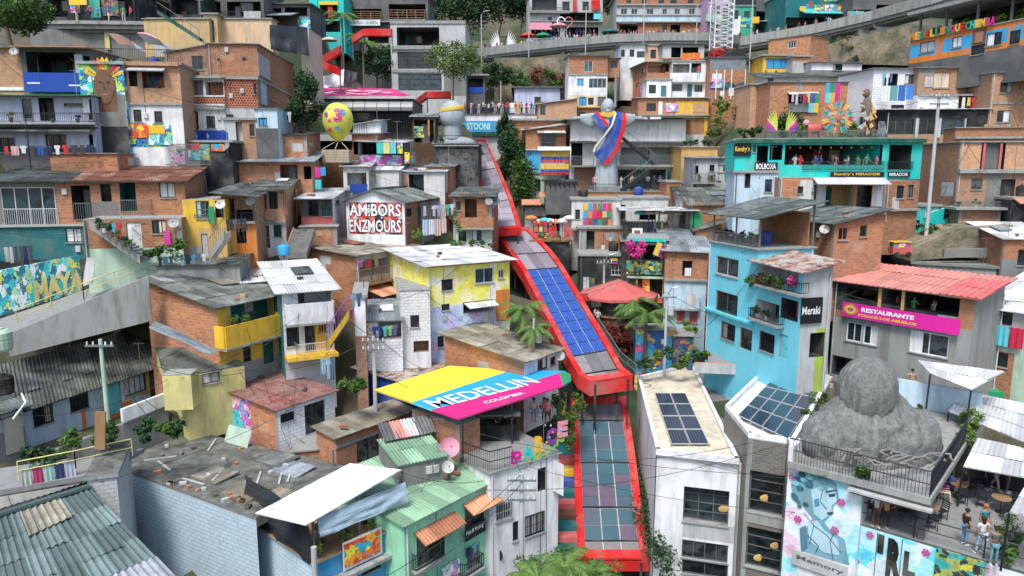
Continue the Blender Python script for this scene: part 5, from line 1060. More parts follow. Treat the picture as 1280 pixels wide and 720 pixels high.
def railrun(label,pts,hgt=1.,mat='pyel',st=1.6,name='handrail',cat='railing',bars=False):
 root=empty(name,pts[0],label,cat);m=MB();m.path([p+Z*hgt for p in pts],.035,mat);m.path([p+Z*hgt*.5 for p in pts],.028,mat);m.build('rail',root);q=MB()
 for a,b in zip(pts,pts[1:]):
  L=(b-a).length;k=max(1,int(L/(.14 if bars else st)))
  for i in range(k+1):q.tube(a.lerp(b,i/k),a.lerp(b,i/k)+Z*hgt,.012 if bars else .03,mat,4)
 q.build('uprights',root);return root
railrun('yellow pipe handrail along the sloping path over the concrete wall',[P(22,408,21),P(105,374,19.7),P(182,344,18.8)])
h=H('shed','green board shed with tilted green roof below the stairs',118,352,318,176,18.8,10,dep=3,wall='dgreen');h.w(123,303,139,348,nx=1,ny=6,fr='railg',gl='dgreen',sill=False);h.roof(0,0,hl=.4,hr=.1,mat='green',amp=.01);h.done()
sheet('pale grey board leaning before the green shed',(P(103,358,19.6),P(116,354,19.6),P(119,322,19.6),P(108,322,19.6)),'lgrey','board','board',0,wr=.01)
def stairs(label,a,b,w,n=12,mat='conc',dirv=V((0,1,0)),rail=None,name='outdoor_stairs',side='conc'):
 root=empty(name,a,label,'stairs');m=MB();e=b-a;hx=V((e.x,e.y,0))/n;hz=e.z/n;wv=dirv*w
 for i in range(n):
  o=a+hx*i;m.bx(o+Z*(hz*i-.3),hx*1.002,wv,Z*(hz+.3),mat)
 m.build('steps',root)
 q=MB();k=Z*.35;q.face([a-k*1.2,b-k*1.2,b+Z*.12,a+Z*.12],side);q.face([p-wv.normalized()*.1 for p in(a-k*1.2,b-k*1.2,b+Z*.12,a+Z*.12)][::-1],side);q.face([a+Z*.12,b+Z*.12,b+Z*.12-wv.normalized()*.1,a+Z*.12-wv.normalized()*.1],side);q.build('stringer',root)
 if rail:r=MB();r.path([a+Z*1.0,b+Z*1.0],.03,rail);[r.tube(a.lerp(b,i/8),a.lerp(b,i/8)+Z,.018,rail,4)for i in range(9)];r.build('handrail',root)
 return root
stairs('concrete stairs lined with pots climbing left below the brick house',P(176,322,19.6),P(112,277,19.6),1.2,14,'conc')
for i,(x,y)in enumerate(((123,284),(131,288),(139,293),(147,299),(155,305),(163,311))):shrub(f'potted plant on the left concrete stairs, step group {["one", "two", "three", "four", "five", "six"][i]} counted from the top',P(x,y+3,19.8),.28,90,'leaf1' if i%2 else 'leaf2',.09,i,pot=True,group='pots on the stairs')
for i,(x,y,r)in enumerate(((222,322,.75),(186,322,.5),(200,322,.45))):shrub(['big leafy plant against the pale green wall','low plant at the foot of the pot lined stairs','medium plant between the stairs and the pale wall'][i],P(x,y,19.8),r,260,'leaf1',.14,i+3)
h=house('yellow house with grey glazed window and outside stairs at left',233,322,250,283,18.2,10,dep=7,wall='yellow')
h.w(245,250,262,273,nx=3,ny=2,fr='railg',gl='glassb');h.o(269,248,279,272,mat='dark',deep=.6);h.zone(250,285,285,330,'ochre');h.d(252,292,260,318,c='lgrey');h.panel(261,258,268,280,'green',off=.2,n='hanging_cloth');h.bal(242,262,268,273,out=.1,floor=False,mat='railg');h.done()
h=house('brick house with open gallery beside the yellow house',281,322,246,320,17.6,8,xr=376,wall='brick2',side='brickl');h.o(283,248,293,273,mat='dgrey',deep=1.2);h.zone(None,278,999,999,'orange');h.o(296,262,316,276,mat='dark',deep=1);h.o(296,285,308,304,mat='dark',deep=1);h.zone(281,288,296,330,'ochre');h.bal(281,320,266,276,out=.2,floor=False,mat='rail');h.slab(278,out=.3)
h.roof(.1,1.3,mat='asb',ov=.5,fo=1.2,hl=.2);h.done()
stairs('pale stairs with grey railing between the yellow and brick houses',P(262,318,19.2),P(281,291,19.2),1,9,'cream',rail='railg')
laundry('on the gallery right of the yellow house',(P(282,274,18.6),P(308,272,18.4)),6,.8,seed=21,cols=[(.03,.03,.035),(.05,.05,.06),(.12,.12,.13),(.06,.06,.06)])
laundry('along the wall between stairs and dry white roof',(P(196,321,19.6),P(258,316,19.3)),9,.55,seed=22,cols=[(.05,.1,.14),(.2,.4,.5),(.05,.15,.25),(.5,.55,.6),(.3,.5,.6)],kinds=('towel','shirt'))
h=house('brick house with red door and plant balcony under ribbed grey roof',318,313,238,357,16.4,8,xr=380,wall='brickl')
h.zone(None,280,999,999,'white');h.o(323,240,333,262,mat='rose',deep=.8,back='dark');h.o(336,240,347,261,mat='dgrey',deep=.8);h.d(356.5,239,366,271,c='rose');h.panel(370,236,373,280,'ochre',f='R',off=.1);h.slab(278,out=.3);h.d(328,282,337,310,c='dark');h.w(342,281,352,296);h.w(319,284,326,302);h.roof(.1,1.2,mat='asb',ov=.4,fo=.9);h.done()
h=house('small bar with white tin awning roof and dark red base',377,284,247,416,15.6,4,xr=432,wall='dgrey',side='white');h.zone(None,271,999,999,'rose');h.o(385,250,398,270,mat='dgrey',deep=1.5);h.w(402,250,414,270,nx=3,gl='glassb');h.w(419,250,424,256,f='R');h.roof(0,.5,mat='tin',ov=.3,fo=1.1);h.done()
stairs('dark brick stairs left of the small bar with red base',P(356,318,17),P(368,286,16.4),1.6,9,'concd',dirv=V((1,0,0)),side='brick2')
h=house('curved orange brick parapet with tiny turquoise terrace',376,300,284,421,16.2,12,dep=2,wall='brick');h.flat(th=.05);h.done()
tank('blue plastic barrel below the red door house',P(355,319,17.4),.42,.75,'f:bluep')
h=house('small white house with blue tarpaulin rail left of the white cabin',430,243,208,461,14,4,dep=5,wall='offw');h.o(434,216,458,232,mat='lgrey',deep=1);h.w(452,216,458,230,nx=1);h.panel(437,230,459,241,'f:royal',off=.3);h.roof(0,.5,mat='tin',ov=.3);h.done()
h=house('white rooftop cabin with corrugated roof and bicycle terrace',459,248,214,499,13.6,-6,xr=503,wall='offw');h.roof(.1,.35,hl=.0,mat='tin',ov=.2);h.done()
h=house('open rooftop porch with orange timber posts beside the white cabin',499,250,216,556,13.4,-2,dep=4,wall='offw');h.o(511,218,530,248,deep=2.5,mat='dgrey',back='pale');h.panel(500,218,505,249,'orange',off=.03);h.panel(507,220,510,249,'salmon',off=.03);h.roof(.1,.4,mat='tin',ov=.25);h.done()
def bike(label,p,rz=0):
 root=empty('bicycle',V((0,0,0)),label,'bicycle')
 for x in(-.5,.5):
  m=MB();pts=[V((x+.33*math.cos(t),0,.34+.33*math.sin(t)))for t in[6.2832*i/16 for i in range(17)]];m.path(pts,.022,'black',5);wl=m.build('wheel',root);m=MB()
  for i in range(4):m.tube(pts[i*2],pts[i*2+8],.005,'steel',3)
  m.build('spokes',wl)
 m=MB();bb=V((0,0,.3));st=V((-.15,0,.8));hd=V((.36,0,.78))
 for a,b in((bb,st),(bb,hd),(st-Z*.08,hd),(bb,V((-.5,0,.34))),(st-Z*.1,V((-.5,0,.34))),(hd,V((.5,0,.34)))):m.tube(a,b,.02,'f:dgrey',5)
 m.build('frame',root);m=MB();m.cube(st+Z*.06,.24,.12,.05,'black');m.build('saddle',root);m=MB();m.path([hd+V((-.02,-.28,.18)),hd+V((.02,0,.14)),hd+V((-.02,.28,.18))],.015,'black');m.build('handlebar',root)
 root.location=p;root.rotation_euler=(0,0,rz);root['_w']=list(p)
bike('dark bicycle parked on the rooftop porch below the white cabin',P(527,252,14),.1)
h=house('orange brick house with dark glazed block behind the white porch',536,236,208,565,13,0,dep=6,wall='brick');h.roof(0,.3,mat='zinc',ov=.4);h.done()
h=house('brick gable house with big silver graffiti letters on red',434,296,252,506,15.2,-10,xr=560,wall='white',side='brick')
F=h.F;h.zone(434,-99,437,999,'conc');h.zone(437,253,503,293,'g_red')
for t,x0,x1,y0,y1 in(('AMiBORS',436,502,254,271),('ENZMOURS',436,502,274,291)):
 h.text(t,x0,y0,x1,y1,'black',off=.02,bold=.06);h.text(t,x0+.7,y0+.6,x1-.7,y1-.6,'f:white',off=.05,bold=.02)
h.w(508,260,515,271,f='R',nx=1);h.d(522,258,527,283,f='R',c='dgreen');h.zone(527,250,560,300,'lgrey',f='R')
h.gable(.9,'w',mat='asb',ov=.3,off=.45);h.done()
laundry('in front of the silver graffiti house',(P(528,257,15),P(568,254,14.6)),7,1.0,seed=31,cols=[(.55,.5,.5),(.1,.1,.1),(.6,.55,.55),(.3,.4,.6),(.55,.4,.35),(.05,.45,.35),(.6,.6,.6)])
laundry('below the upper line by the silver graffiti house',(P(528,274,15.4),P(558,272,15)),4,1.3,seed=33,cols=[(.4,.5,.62),(.6,.62,.66),(.6,.42,.36),(.6,.5,.45)],kinds=('towel',))
h=house('orange brick house with open balcony above a mint ground floor',567,309,247,615,14.4,-4,dep=6,wall='brick');h.o(581,249,596,272,mat='brown',deep=1.2);h.w(570,252,576,263,nx=1);h.zone(None,285,999,999,'pgreen');h.w(573,289,583,302,nx=2);h.w(590,286,602,301,nx=2);h.bal(576,616,272,285,out=.6,kind='solid',mat='brick');h.roof(.1,.7,mat='asb',ov=.4);h.done()
for i,x in enumerate((566,578,590,602,614)):shrub(['green balcony plant at the left end over the white roof','leafy balcony plant second from left over the white roof','flowering plant in the middle over the white roof','bushy balcony plant fourth from left over the white roof','reddish balcony plant at the right end over the white roof'][i],P(x,310,15.4),.42,160,['leaf1','leaf3','leaf1','leaf2','leafr'][i],.09,i,group='plants over the white roof')
shrub('yellow green bush at the corner of the silver graffiti house',P(524,302,15.4),.75,420,'leaf3',.11,9);shrub('trailing yellow plant on the orange balcony corner',P(570,292,15.2),.6,320,'leaf3',.1,11,rz=1.2)
dish('grey satellite dish on the orange brick balcony corner',P(618,260,14.6),.45,.3,'dgrey')
h=house('three level box house, brick over white over cream, centre top',710,148,70,759,9.6,0,dep=6,wall='white')
h.zone(None,-99,999,93,'brick');h.zone(None,119,999,133,'cream');h.zone(None,133,999,999,'brick');h.w(730,76,741,90,gl='glassb',fr='wrail');h.w(721,98,730,108,gl='blueg',fr='wrail');h.w(736,98,758,110,nx=4,fr='wrail',gl='glassb');h.w(724,121,733,132,gl='blueg');h.d(747,121,757,133,c='dgrey');h.w(735,122,742,131);h.slab(93,out=.12);h.slab(134,out=.3,mat='ochre');h.w(723,140,732,146);h.roof(.05,.3,mat='zinc');h.done()
h=house('brick lean to on a concrete post beside the three level box house',759,95,73,774,9.6,0,dep=5,wall='brick',dn=.2);h.w(763,76,772,85,fr='dgrey');h.roof(0,.2,mat='zinc');h.done()
m=MB();b=P(769,134,9.6);m.tube(b,b+Z*4.3,.16,'conc',6);tag(m.build('concrete_post',None,b),'tall bare concrete post under the brick lean to','post')
h=house('brick house with sloping pale roof left of the statue arm',673,152,127,721,9.9,3,dep=5,wall='brickl');h.w(675,131,682,144,nx=2,fr='railg');h.roof(0,.2,hl=-.3,hr=.4,mat='tin',ov=.3);h.done()
h=house('wide orange brick terrace wall below the crowd terrace',640,182,150,760,10.3,0,dep=5,wall='brick');h.slab(150,out=.4);h.w(722,142,728,147);h.flat(ov=.3);h.done()
h=house('brick cabin with white awning window above the blue wall',657,217,160,707,11,4,dep=5,wall='brick');h.zone(None,188,676,999,'bluep');h.zone(None,187,999,999,'bluep');h.w(676,166,695,184,gl='glassb',fr='railg',nx=1,ny=3);h.awn(671,706,163,.9,.3,'tin');h.slab(187,out=.3,mat='cream');h.roof(0,.3,hl=-.2,hr=.4,mat='tin',ov=.4);h.done()
h=house('pale green lower house beside the hanging striped flags',658,250,217,705,11.6,4,dep=5,wall='pgreen');h.w(668,224,676,240,nx=2,fr='railg');h.o(682,238,700,256,mat='dark',deep=1);h.flat();h.done()
fb=P(676,220,12.0);root=empty('flag_curtain',fb,'curtain of small yellow blue red flags hanging under a white awning','flags');W_=35/12.;zt_=zat(fb,189);Hh=(zt_-fb.z)/2
for r in range(2):
 z1=zt_-Hh*r
 for i in range(9):
  m=MB();u0=W_*i/9;u1=W_*(i+.94)/9;dy=R.uniform(-.03,.03)
  for c_,a0,a1 in(('yellow',0,.48),('royal',.48,.74),('red',.74,1)):
   m.face([fb+V((u0,dy,z1-fb.z-Hh*.93*a1)),fb+V((u1,dy,z1-fb.z-Hh*.93*a1)),fb+V((u1,dy,z1-fb.z-Hh*.93*a0)),fb+V((u0,dy,z1-fb.z-Hh*.93*a0))],c_)
  m.build('flag',root)
m=MB();corr(m,fb+V((-.3,-.5,zt_-fb.z+.1)),fb+V((W_+.2,-.5,zt_-fb.z+.1)),fb+V((W_+.2,1.2,zt_-fb.z+.5)),fb+V((-.3,1.2,zt_-fb.z+.5)),'white','v',amp=.01);m.build('awning',root)
tree('tall dark ivy covered tree right of the upper stair canopy',640,262,10.8,5.6,2.0,4.0,'leaf2',6500,.16,seed=7);tree('olive tree with creepers beside the striped flags',652,285,11.5,4.6,1.6,3.0,'leaf1',4200,.15,seed=8);tree('slim dark shrub tree against the white terrace wall',630,205,10,4.2,1.1,2.6,'leaf2',2600,.14,seed=9)
tree('open crowned olive tree before the raw concrete block',566,128,10.6,4.6,3.4,2.5,'leaf3',4200,.15,seed=10,gap=1.6,trunk=.13)
tree('dark tree mass left of the concrete block',472,112,9.5,3.4,3.0,2.6,'leaf2',3600,.18,seed=11);tree('dark tree right of the concrete block under the bridge',625,118,8.8,2.4,2.6,2.2,'leaf2',3400,.18,seed=12)
palm('tall shaggy palm in front of the turquoise narrow shop house',430,92,9.6,7.2,2.9,3,18);palm('bent orange tipped palm beside the bent red canopy',455,100,9.8,4.8,2.8,4,16)
for i,(x,y,s,h_,r,rh)in enumerate(((560,40,6.5,5,4.5,4.2),(590,45,6.5,5,4.6,4.5),(622,44,6.4,6,4.8,4.8),(650,40,6.3,6,3.8,4.8),(762,30,6.2,6,2.6,6))):tree(['dark tree above the concrete block, left one','dark tree above the right corner of the concrete block','tall dark tree behind the white wings','dark tree left of the red bannered block','narrow dark tree between the bannered block and the white block'][i],x,y,s,h_,r,rh,'leaf2',2600,.3,seed=20+i,group='dark trees behind the bridge')
h=house('white house with three small windows above the green roofed house',775,97,56,806,9.2,0,dep=6,wall='white');h.w(776,62,781,71,nx=1);h.w(787,62,793,71,nx=1);h.w(796,64,806,72);h.roof(0,.2,mat='zinc');h.done()
h=house('peach plaster box between white houses under the bridge',806,80,57,828,9.2,0,dep=5,wall=(.66,.38,.26));h.w(813,62,820,73);h.flat();h.done()
h=house('open top floor with orange washing beside the peach box',828,80,56,880,9.4,0,dep=6,wall='lgrey');h.o(839,59,851,72,mat='dark');h.o(853,59,873,72,mat='dark');h.slab(74,out=.5,mat='brick');h.roof(0,.3,mat='asb');h.done()
laundry('on the open top floor beside the peach box',(P(852,66,9.6),P(876,65,9.6)),4,1.0,seed=41,cols=[(.75,.16,.02),(.78,.2,.03),(.7,.2,.05),(.75,.15,.02)],kinds=('towel',))
h=house('brick house with green roof and pink painted lower corner',808,124,79,839,9.9,4,xl=783,wall='brick');h.o(810,82,832,91,mat='brick2',deep=.5,back='brick');h.o(827,80,836,90,mat='dark',deep=1);h.w(802,85,806,92,f='L',nx=1);h.w(795,104,799,109,f='L',nx=1);h.zone(783,100,812,130,'salmon',f='L');h.zone(800,105,809,125,'g_pink',f='L');h.zone(None,100,999,999,'white');h.roof(.1,.5,mat='greenr',ov=.5);h.done()
h=house('white double house with solid balcony and person in red',839,122,77,882,10,0,dep=7,wall='white');h.o(840,80,862,92,mat='lgrey',deep=1,back='white');h.o(864,79,876,99,mat='dark',deep=1);h.w(846,83,854,91,nx=2,fr='brown');h.bal(839,881,91,102,out=.5,kind='solid',mat='white');h.w(840,105,853,114,nx=3,fr='railg');h.d(859,105,865,121,c='dteal');h.w(868,106,878,115,nx=3,fr='railg');h.flat();h.done()
h=house('white ground floor with one door below the green roofed house',808,122,100,839,10.1,0,dep=3,wall='white');h.w(811,106,820,117,nx=2);h.d(826,107,833,121,c='dteal');h.flat();h.done()
person_far('person in red top on the doorstep of the white double house',P(873,99,10.3),0,(.6,.08,.08),'teal','stand','lone figures')
h=house('orange and yellow front with pink mural under a pale roof',797,150,123,886,10.3,0,dep=5,wall='brick');h.zone(829,127,866,999,'yellow');h.w(808,129,820,139,nx=2);h.panel(832,129,848,140,'g_pink',off=.02);h.panel(823,127,828,143,'white',off=.05);h.panel(866,129,883,141,'brickl',off=.02);h.slab(144,out=.4);h.roof(.05,.4,mat='tin',ov=.3);h.done()
h=house('brick box and plant terrace behind a tall white panel',812,176,147,880,10.8,0,dep=5,wall='brick');h.panel(812,146,826,172,'white',off=.6);h.o(828,148,855,167,deep=2,mat='dgrey');h.bal(828,856,158,168,out=.1,floor=False);h.panel(795,146,812,168,'g_pink',off=.1);h.zone(None,168,999,999,'lgrey');h.roof(0,.2,mat='zinc');h.done()
h=house('brick block with white painted figures under a grey sheet roof',886,126,72,932,10.2,0,dep=7,wall='brick');h.zone(None,-99,999,87,'zinc');h.zone(None,103,932,113,'g_dark');h.panel(890,92,902,104,'white',off=.02,n='painted_figure');h.panel(889,99,903,110,'g_pink',off=.05,n='painted_figure');h.panel(900,114,905,122,'white',off=.02,n='painted_figure');h.panel(911,110,917,120,'white',off=.02,n='painted_figure')
for x in(895,905,914,931):h.panel(x-.6,87,x+.6,124,'white',off=.08,th=.08,n='pipe')
h.roof(0,.4,mat='zinc',ov=.2);h.done()
h=H('fence','dark mesh hoarding above the grey sheet roof by the mast foot',906,73,61,932,10,0,dep=.2,wall='dark',cat='fence',dn=0);h.done()
h=house('orange brick block over a yellow framed blue window',960,72,50,1013,10.3,yr=43,dep=5,wall='brick');h.w(985,51,995,60,nx=3,fr='wrail');h.roof(0,.1,mat='zinc',ov=.15);h.done()
h=house('yellow framed storey with a wide blue film window',953,96,70,990,10.6,3,dep=4,wall='yellow');h.w(958,73,986,86,nx=3,fr='dark',gl='blueg');h.zone(None,92,999,999,'dgrey')
for x in(957,970,984):u,z=h.F.px(x,89);m=MB();m.tube(h.F.pt(u,z,0),h.F.pt(u,z,.05),.13,'brown',8);m.build('painted_spot',h.root)
h.flat(ov=.3);h.done()
h=house('grey plaster stub with brick attic right of the yellow storey',990,94,71,1013,10.8,3,dep=4,wall='lgrey');h.zone(None,-99,999,77,'brick');h.flat(ov=.2);h.done()
h=house('low white house with one window below the scrubby slope',1014,94,78,1077,11,3,dep=5,wall='white');h.w(1041,80,1053,88,nx=3);h.roof(0,.3,mat='zinc',ov=.3);h.done()
h=house('cream strip house under layered dark sheet roofs',956,110,97,1050,11.2,2,dep=4,wall='cream');h.w(960,98,967,105);h.roof(0,.9,hr=.2,mat='asbd',ov=.5);h.done()
h=house('long brick house with washing porch above the turquoise bar',961,146,103,1060,12,0,dep=6,wall='brick');h.o(986,116,1020,130,deep=1.5,mat='dark');h.awn(984,1022,115,.9,.3,'tin');h.panel(986,129,1022,140,'zinc',off=.2);h.roof(0,.2,mat='zinc',ov=.2);h.done()
laundry('in the washing porch above the turquoise bar',(P(989,117,12.4),P(1019,116,12.4)),6,.9,seed=43,cols=[(.55,.4,.45),(.5,.5,.5),(.05,.05,.06),(.4,.05,.1),(.6,.5,.1)])
h=house('rounded brick end with grey shuttered doorway left of the brick house',937,140,106,962,11.4,6,dep=4,wall='brickl');h.panel(949,106,962,130,'lgrey',off=.02);h.w(952,107,960,126,fr='white',gl='glassb',nx=1);h.flat();h.done()
rr=random.Random(77)
for i in range(12):
 x=888+rr.uniform(0,66);y=132+rr.uniform(-4,36);shrub(f'{["olive", "pale green", "dry yellowish", "dark"][i % 4]} scrub clump on the slope below the painted brick block, {["upper", "middle", "lower"][min(2, int((y-128)/14))]} part',P(x,y+6,10.8),rr.uniform(.9,1.5),260,['leaf3','leaf1','leaf3','leaf2'][i%4],.17,i,group='scrub below the painted brick block')
for i in range(16):
 x=1018+rr.uniform(0,120);y=76-(x-1018)*.12+rr.uniform(-16,14);shrub(f'{["dry tan", "green", "dark green", "olive"][i % 4]} scrub clump on the bank under the climbing viaduct',P(x,y+5,10),rr.uniform(.7,1.4),240,['leaf3','leaf1','leaf2','leafr'][i%4],.17,i+30,group='scrub on the viaduct bank')
q=wallrun('earth_bank','bare tan earth bank beneath the climbing viaduct',[P(1012,84,9.8),P(1060,80,10),P(1135,82,10.6)],[2.0,3.2,4.6],'rock',3,'bank')
h=house('white block house with hanging clothes below the blue orange block',1088,146,86,1146,12.8,3,dep=7,wall='b:white');h.o(1105,92,1122,107,mat='dark',deep=1);h.w(1131,93,1142,105,nx=2,fr='brown',gl='glassb');h.w(1114,131,1130,137,nx=1);h.roof(0,.2,mat='zinc',ov=.3);h.done()
laundry('at the window of the white block house',(P(1103,91,13.2),P(1117,91,13.2)),3,1.0,seed=45,cols=[(.15,.35,.5),(.6,.6,.6),(.1,.15,.3)]);laundry('below the window of the white block house',(P(1103,107,13.2),P(1143,105,13.2)),4,1.2,seed=46,cols=[(.6,.62,.62),(.1,.3,.3),(.03,.12,.4),(.05,.2,.6)],kinds=('towel',))
h=house('brick upper storey with tall red shutters and curtain',1146,119,85,1211,13,-4,xr=1236,wall='brickl');h.w(1167,90,1188,110,nx=2,fr='rose',gl='rose');h.panel(1156,96,1166,109,'lgrey',off=.02,n='plaster_patch');h.w(1219,88,1225,97,f='R',gl='glassb');h.roof(0,.3,mat='zinc',ov=.3);h.done()
h=house('white block middle storey with dark porch and washing',1146,139,119,1236,13.2,-3,dep=6,wall='b:white');h.o(1198,120,1232,136,deep=2,mat='dgrey');h.slab(119,out=.2);h.slab(138,out=.6);h.done()
laundry('in the porch of the white block middle storey',(P(1202,121,13.4),P(1228,121,13.4)),4,.95,seed=47)
h=H('building','long glazed gallery with pale pillars under a thin flat eave',1106,175,140,1232,13.6,-4,dep=6,wall='dark');h.w(1108,149,1143,168,nx=3,fr='dgrey',sill=False);h.w(1148,149,1170,168,nx=2,fr='dgrey',sill=False);h.w(1178,149,1205,166,nx=2,fr='dgrey',sill=False);h.zone(None,168,999,999,'brickl');h.panel(1144,148,1148,172,'lgrey',off=.2);h.panel(1172,148,1176,172,'lgrey',off=.2);h.panel(1205,148,1207,172,'lgrey',off=.2);h.roof(.2,.5,mat='tin',ov=.4);h.done()
h=house('plain brick two window tower at the right edge',1234,160,91,1310,13.8,-6,dep=8,wall='brickl',side='brick2');h.w(1250,102,1266,116,fr='dgrey',gl='glass',nx=2);h.w(1246,138,1263,153,fr='dgrey',nx=2);h.slab(129,out=.05);h.roof(0,.3,mat='zinc',ov=.2);h.done()
h=house('worn brick house with tall red framed window at right edge',1193,262,178,1312,15.7,-6,dep=9,wall='brick2')
h.zone(None,-99,999,213,'brickl');h.o(1226,178,1256,213,mat='dark',deep=.5);h.panel(1231,178,1252,211,'dgrey',off=-.2);h.panel(1228,178,1231,212,'rose',off=.02);h.panel(1249,178,1252,212,'rose',off=.02);h.slab(214,out=.35,th=.3)
h.w(1214,223,1228,237,fr='dgrey');h.o(1250,224,1268,255,mat='dark',deep=.4);h.bal(1195,1300,252,262,out=1.0,kind='fine',mat='railg');h.zone(1192,214,1212,999,'concd');h.flat(th=.1);h.done()
h=H('parapet','brick roof terrace parapet with rubble on top at right',1193,178,160,1310,15.2,-6,dep=2,wall='brick',cat='wall');h.slab(172,out=.3);h.flat(th=.06);h.done()
rr=random.Random(5)
for i in range(7):b=P(1238+i*7,158+rr.uniform(-.5,.5),15.2)+V((0,.6,0));m=MB();m.cube(b+Z*.1,.3,.2,.18,rr.choice(['brick','conc','brickl']),rr.uniform(0,3));tag(m.build('rubble_block',None,b),f'rubble block on the brick parapet at right, {["first", "second", "third", "fourth", "fifth", "sixth", "seventh"][i]} from left','block','rubble on the right parapet')
h=H('building','white gallery with slabs and black stair behind the robed statue',712,240,150,856,10.9,0,dep=7,wall='white')
h.o(714,176,740,208,mat='dgrey',deep=3);h.panel(728,178,745,207,'white',off=.3);h.o(776,184,846,206,mat='lgrey',deep=2.5,back='offw');h.o(772,212,832,238,mat='dgrey',deep=3,back='conc');h.zone(712,208,760,999,'brick2');h.slab(208,out=1.2);h.slab(178,out=1.4,mat='dgrey');h.bal(712,742,195,208,out=1.1,kind='fine',mat='railg',floor=False);h.bal(776,856,194,208,out=1.1,kind='fine',mat='railg',floor=False)
h.d(815,214,832,236,c='dark');h.panel(834,212,849,227,'g_blue',off=.1);h.roof(0,.3,mat='asbd',ov=.8,fo=1.3);h.done()
h=H('building','brick edged concrete deck carrying the robed statue',700,285,240,832,12,0,dep=9,wall='offw')
h.zone(None,-99,999,251,'brick');h.bal(700,832,230,240.5,out=.1,kind='fine',floor=False);h.w(773,254,786,271,nx=3,bars=True);h.w(710,250,717,272,nx=2);h.o(798,248,822,264,mat='dark',deep=1);h.slab(251,out=.5);h.flat(th=.05,top='pave');h.done()
zd=h.zt+.06
def statue(p,s_=1.):
 root=empty('robed_statue',p,'tall pale robed statue with outstretched arms and tricolour sash','statue');m=MB();Hh=9.2*s_
 prof=[(0,1.25,.95),(.12,1.2,.9),(.35,1.1,.85),(.55,1.05,.8),(.70,1.25,.8),(.80,1.45,.75),(.86,1.05,.62),(.885,.42,.42)]
 rows=[]
 for f,a,b in prof:rows.append([p+V((math.cos(t)*a*(1+.06*math.cos(t*9+f*3)),math.sin(t)*b*(1+.07*math.sin(t*11)),Hh*f))for t in[6.2832*i/40 for i in range(41)]])
 m.grid(rows,'statue')
 for sg in(-1,1):
  rows=[]
  for k in range(9):
   f=k/8;x=sg*(.8+2.1*f);top=Hh*(.845-.02*f);dr=.35+.95*math.sin(math.pi*min(1,.15+.8*f))*(1-.25*f);th=.42*(1-.35*f)
   rows.append([p+V((x,math.cos(t)*th,top+(-dr if math.sin(t)<0 else .34)*abs(math.sin(t))**.8-.0))for t in[6.2832*i/18 for i in range(19)]])
  m.grid(rows,'statue');m.face(rows[-1][:-1],'statue')
  m.tube(p+V((sg*2.7,0,Hh*.82)),p+V((sg*3.3,0,Hh*.818)),.2,'statue',9,.16);m.ell(p+V((sg*3.45,-.02,Hh*.818)),.3,.11,.2,'statue',10,6)
  for j in range(4):m.tube(p+V((sg*3.6,-.02,Hh*.818+.11-.07*j)),p+V((sg*(3.95-.03*abs(j-1)),-.03,Hh*.818+.12-.08*j)),.045,'statue',5,.035)
  m.tube(p+V((sg*3.4,-.04,Hh*.83)),p+V((sg*3.58,-.06,Hh*.83+.25)),.055,'statue',5,.04)
 m.ell(p+Z*Hh*.95,.66,.68,.86,'statue',20,12);m.ell(p+V((0,.2,Hh*.93)),.74,.62,.9,'statue',16,10);m.ell(p+V((0,-.66,Hh*.945)),.09,.14,.17,'statue',8,6);m.ell(p+V((0,-.5,Hh*.895)),.3,.22,.22,'statue',10,6);m.build('figure',root,smooth=True)
 def sash(path,w,mats,nm,off=0):
  for j,mt in enumerate(mats):
   q=MB();w0=w*(j/len(mats)-.5);w1=w*((j+1)/len(mats)-.5);L=[]
   for a,b in zip(path,path[1:]):
    d=(b-a).normalized();sd=V((d.z,0,-d.x));L.append((a,sd))
   L.append((path[-1],L[-1][1]));rows=[[a+sd*w0 for a,sd in L],[a+sd*w1 for a,sd in L]];q.grid(rows,mt);q.grid([[x+V((0,.04,0))for x in r]for r in rows],mt);q.build(nm,root)
 f_=-1.16
 pts=[p+V((1.15,-.5,Hh*.885)),p+V((1.0,f_+.1,Hh*.8)),p+V((.75,f_,Hh*.65)),p+V((.35,f_,Hh*.5)),p+V((-.2,f_,Hh*.4)),p+V((-.85,f_+.05,Hh*.32))]
 sash(pts,1.75,['royal','royal','royal','red'][::-1],'sash');sash([p+V((-1.5,-.7,Hh*.86)),p+V((-.9,-.98,Hh*.78)),p+V((-.35,-1.12,Hh*.7))],.95,['red','royal','royal'][::1],'sash');sash([p+V((-.75,-.75,Hh*.87)),p+V((0,-1.0,Hh*.845)),p+V((.75,-.75,Hh*.87))],.55,['yellow'],'collar')
 q=MB();pp=[p+V((.75,-.9,Hh*.87)),p+V((.3,-1.25,Hh*.72)),p+V((-.6,-1.25,Hh*.58)),p+V((-1.35,-1.1,Hh*.48)),p+V((-1.5,-1.1,Hh*.42))];q.path(pp,.13,'cream',6);q.build('cord',root)
 q=MB();q.cube(p-Z*.1,3.0,2.4,.5,'conc');q.build('plinth',root);return root
sp=P(760,238,11.8);sp.z=zd;statue(V((sp.x,sp.y+1.6,zd+.3)),(zat(V((sp.x,sp.y+1.6,0)),129)-zd-.3)/9.2/.99)
person_far('person in pink top at the foot of the robed statue',P(744,239,12)+V((0,.6,0)),0,(.6,.3,.35),'dgrey','stand','lone figures');crowd('on the statue deck right of the plinth',[V((P(x,238,12).x,P(x,238,12).y+1.2,zd))for x in(778,830)],7,51,jy=.3)
a_,b_=P(818,207,11.6),P(776,172,11.6);root=empty('stair_flight',a_,'black steel stair flight rising left beside the robed statue','stairs');m=MB();e=b_-a_;m.bx(a_,e,V((0,-.08,0)),Z*.3,'rail');m.bx(a_+V((0,.8,0)),e,V((0,.08,0)),Z*.3,'rail')
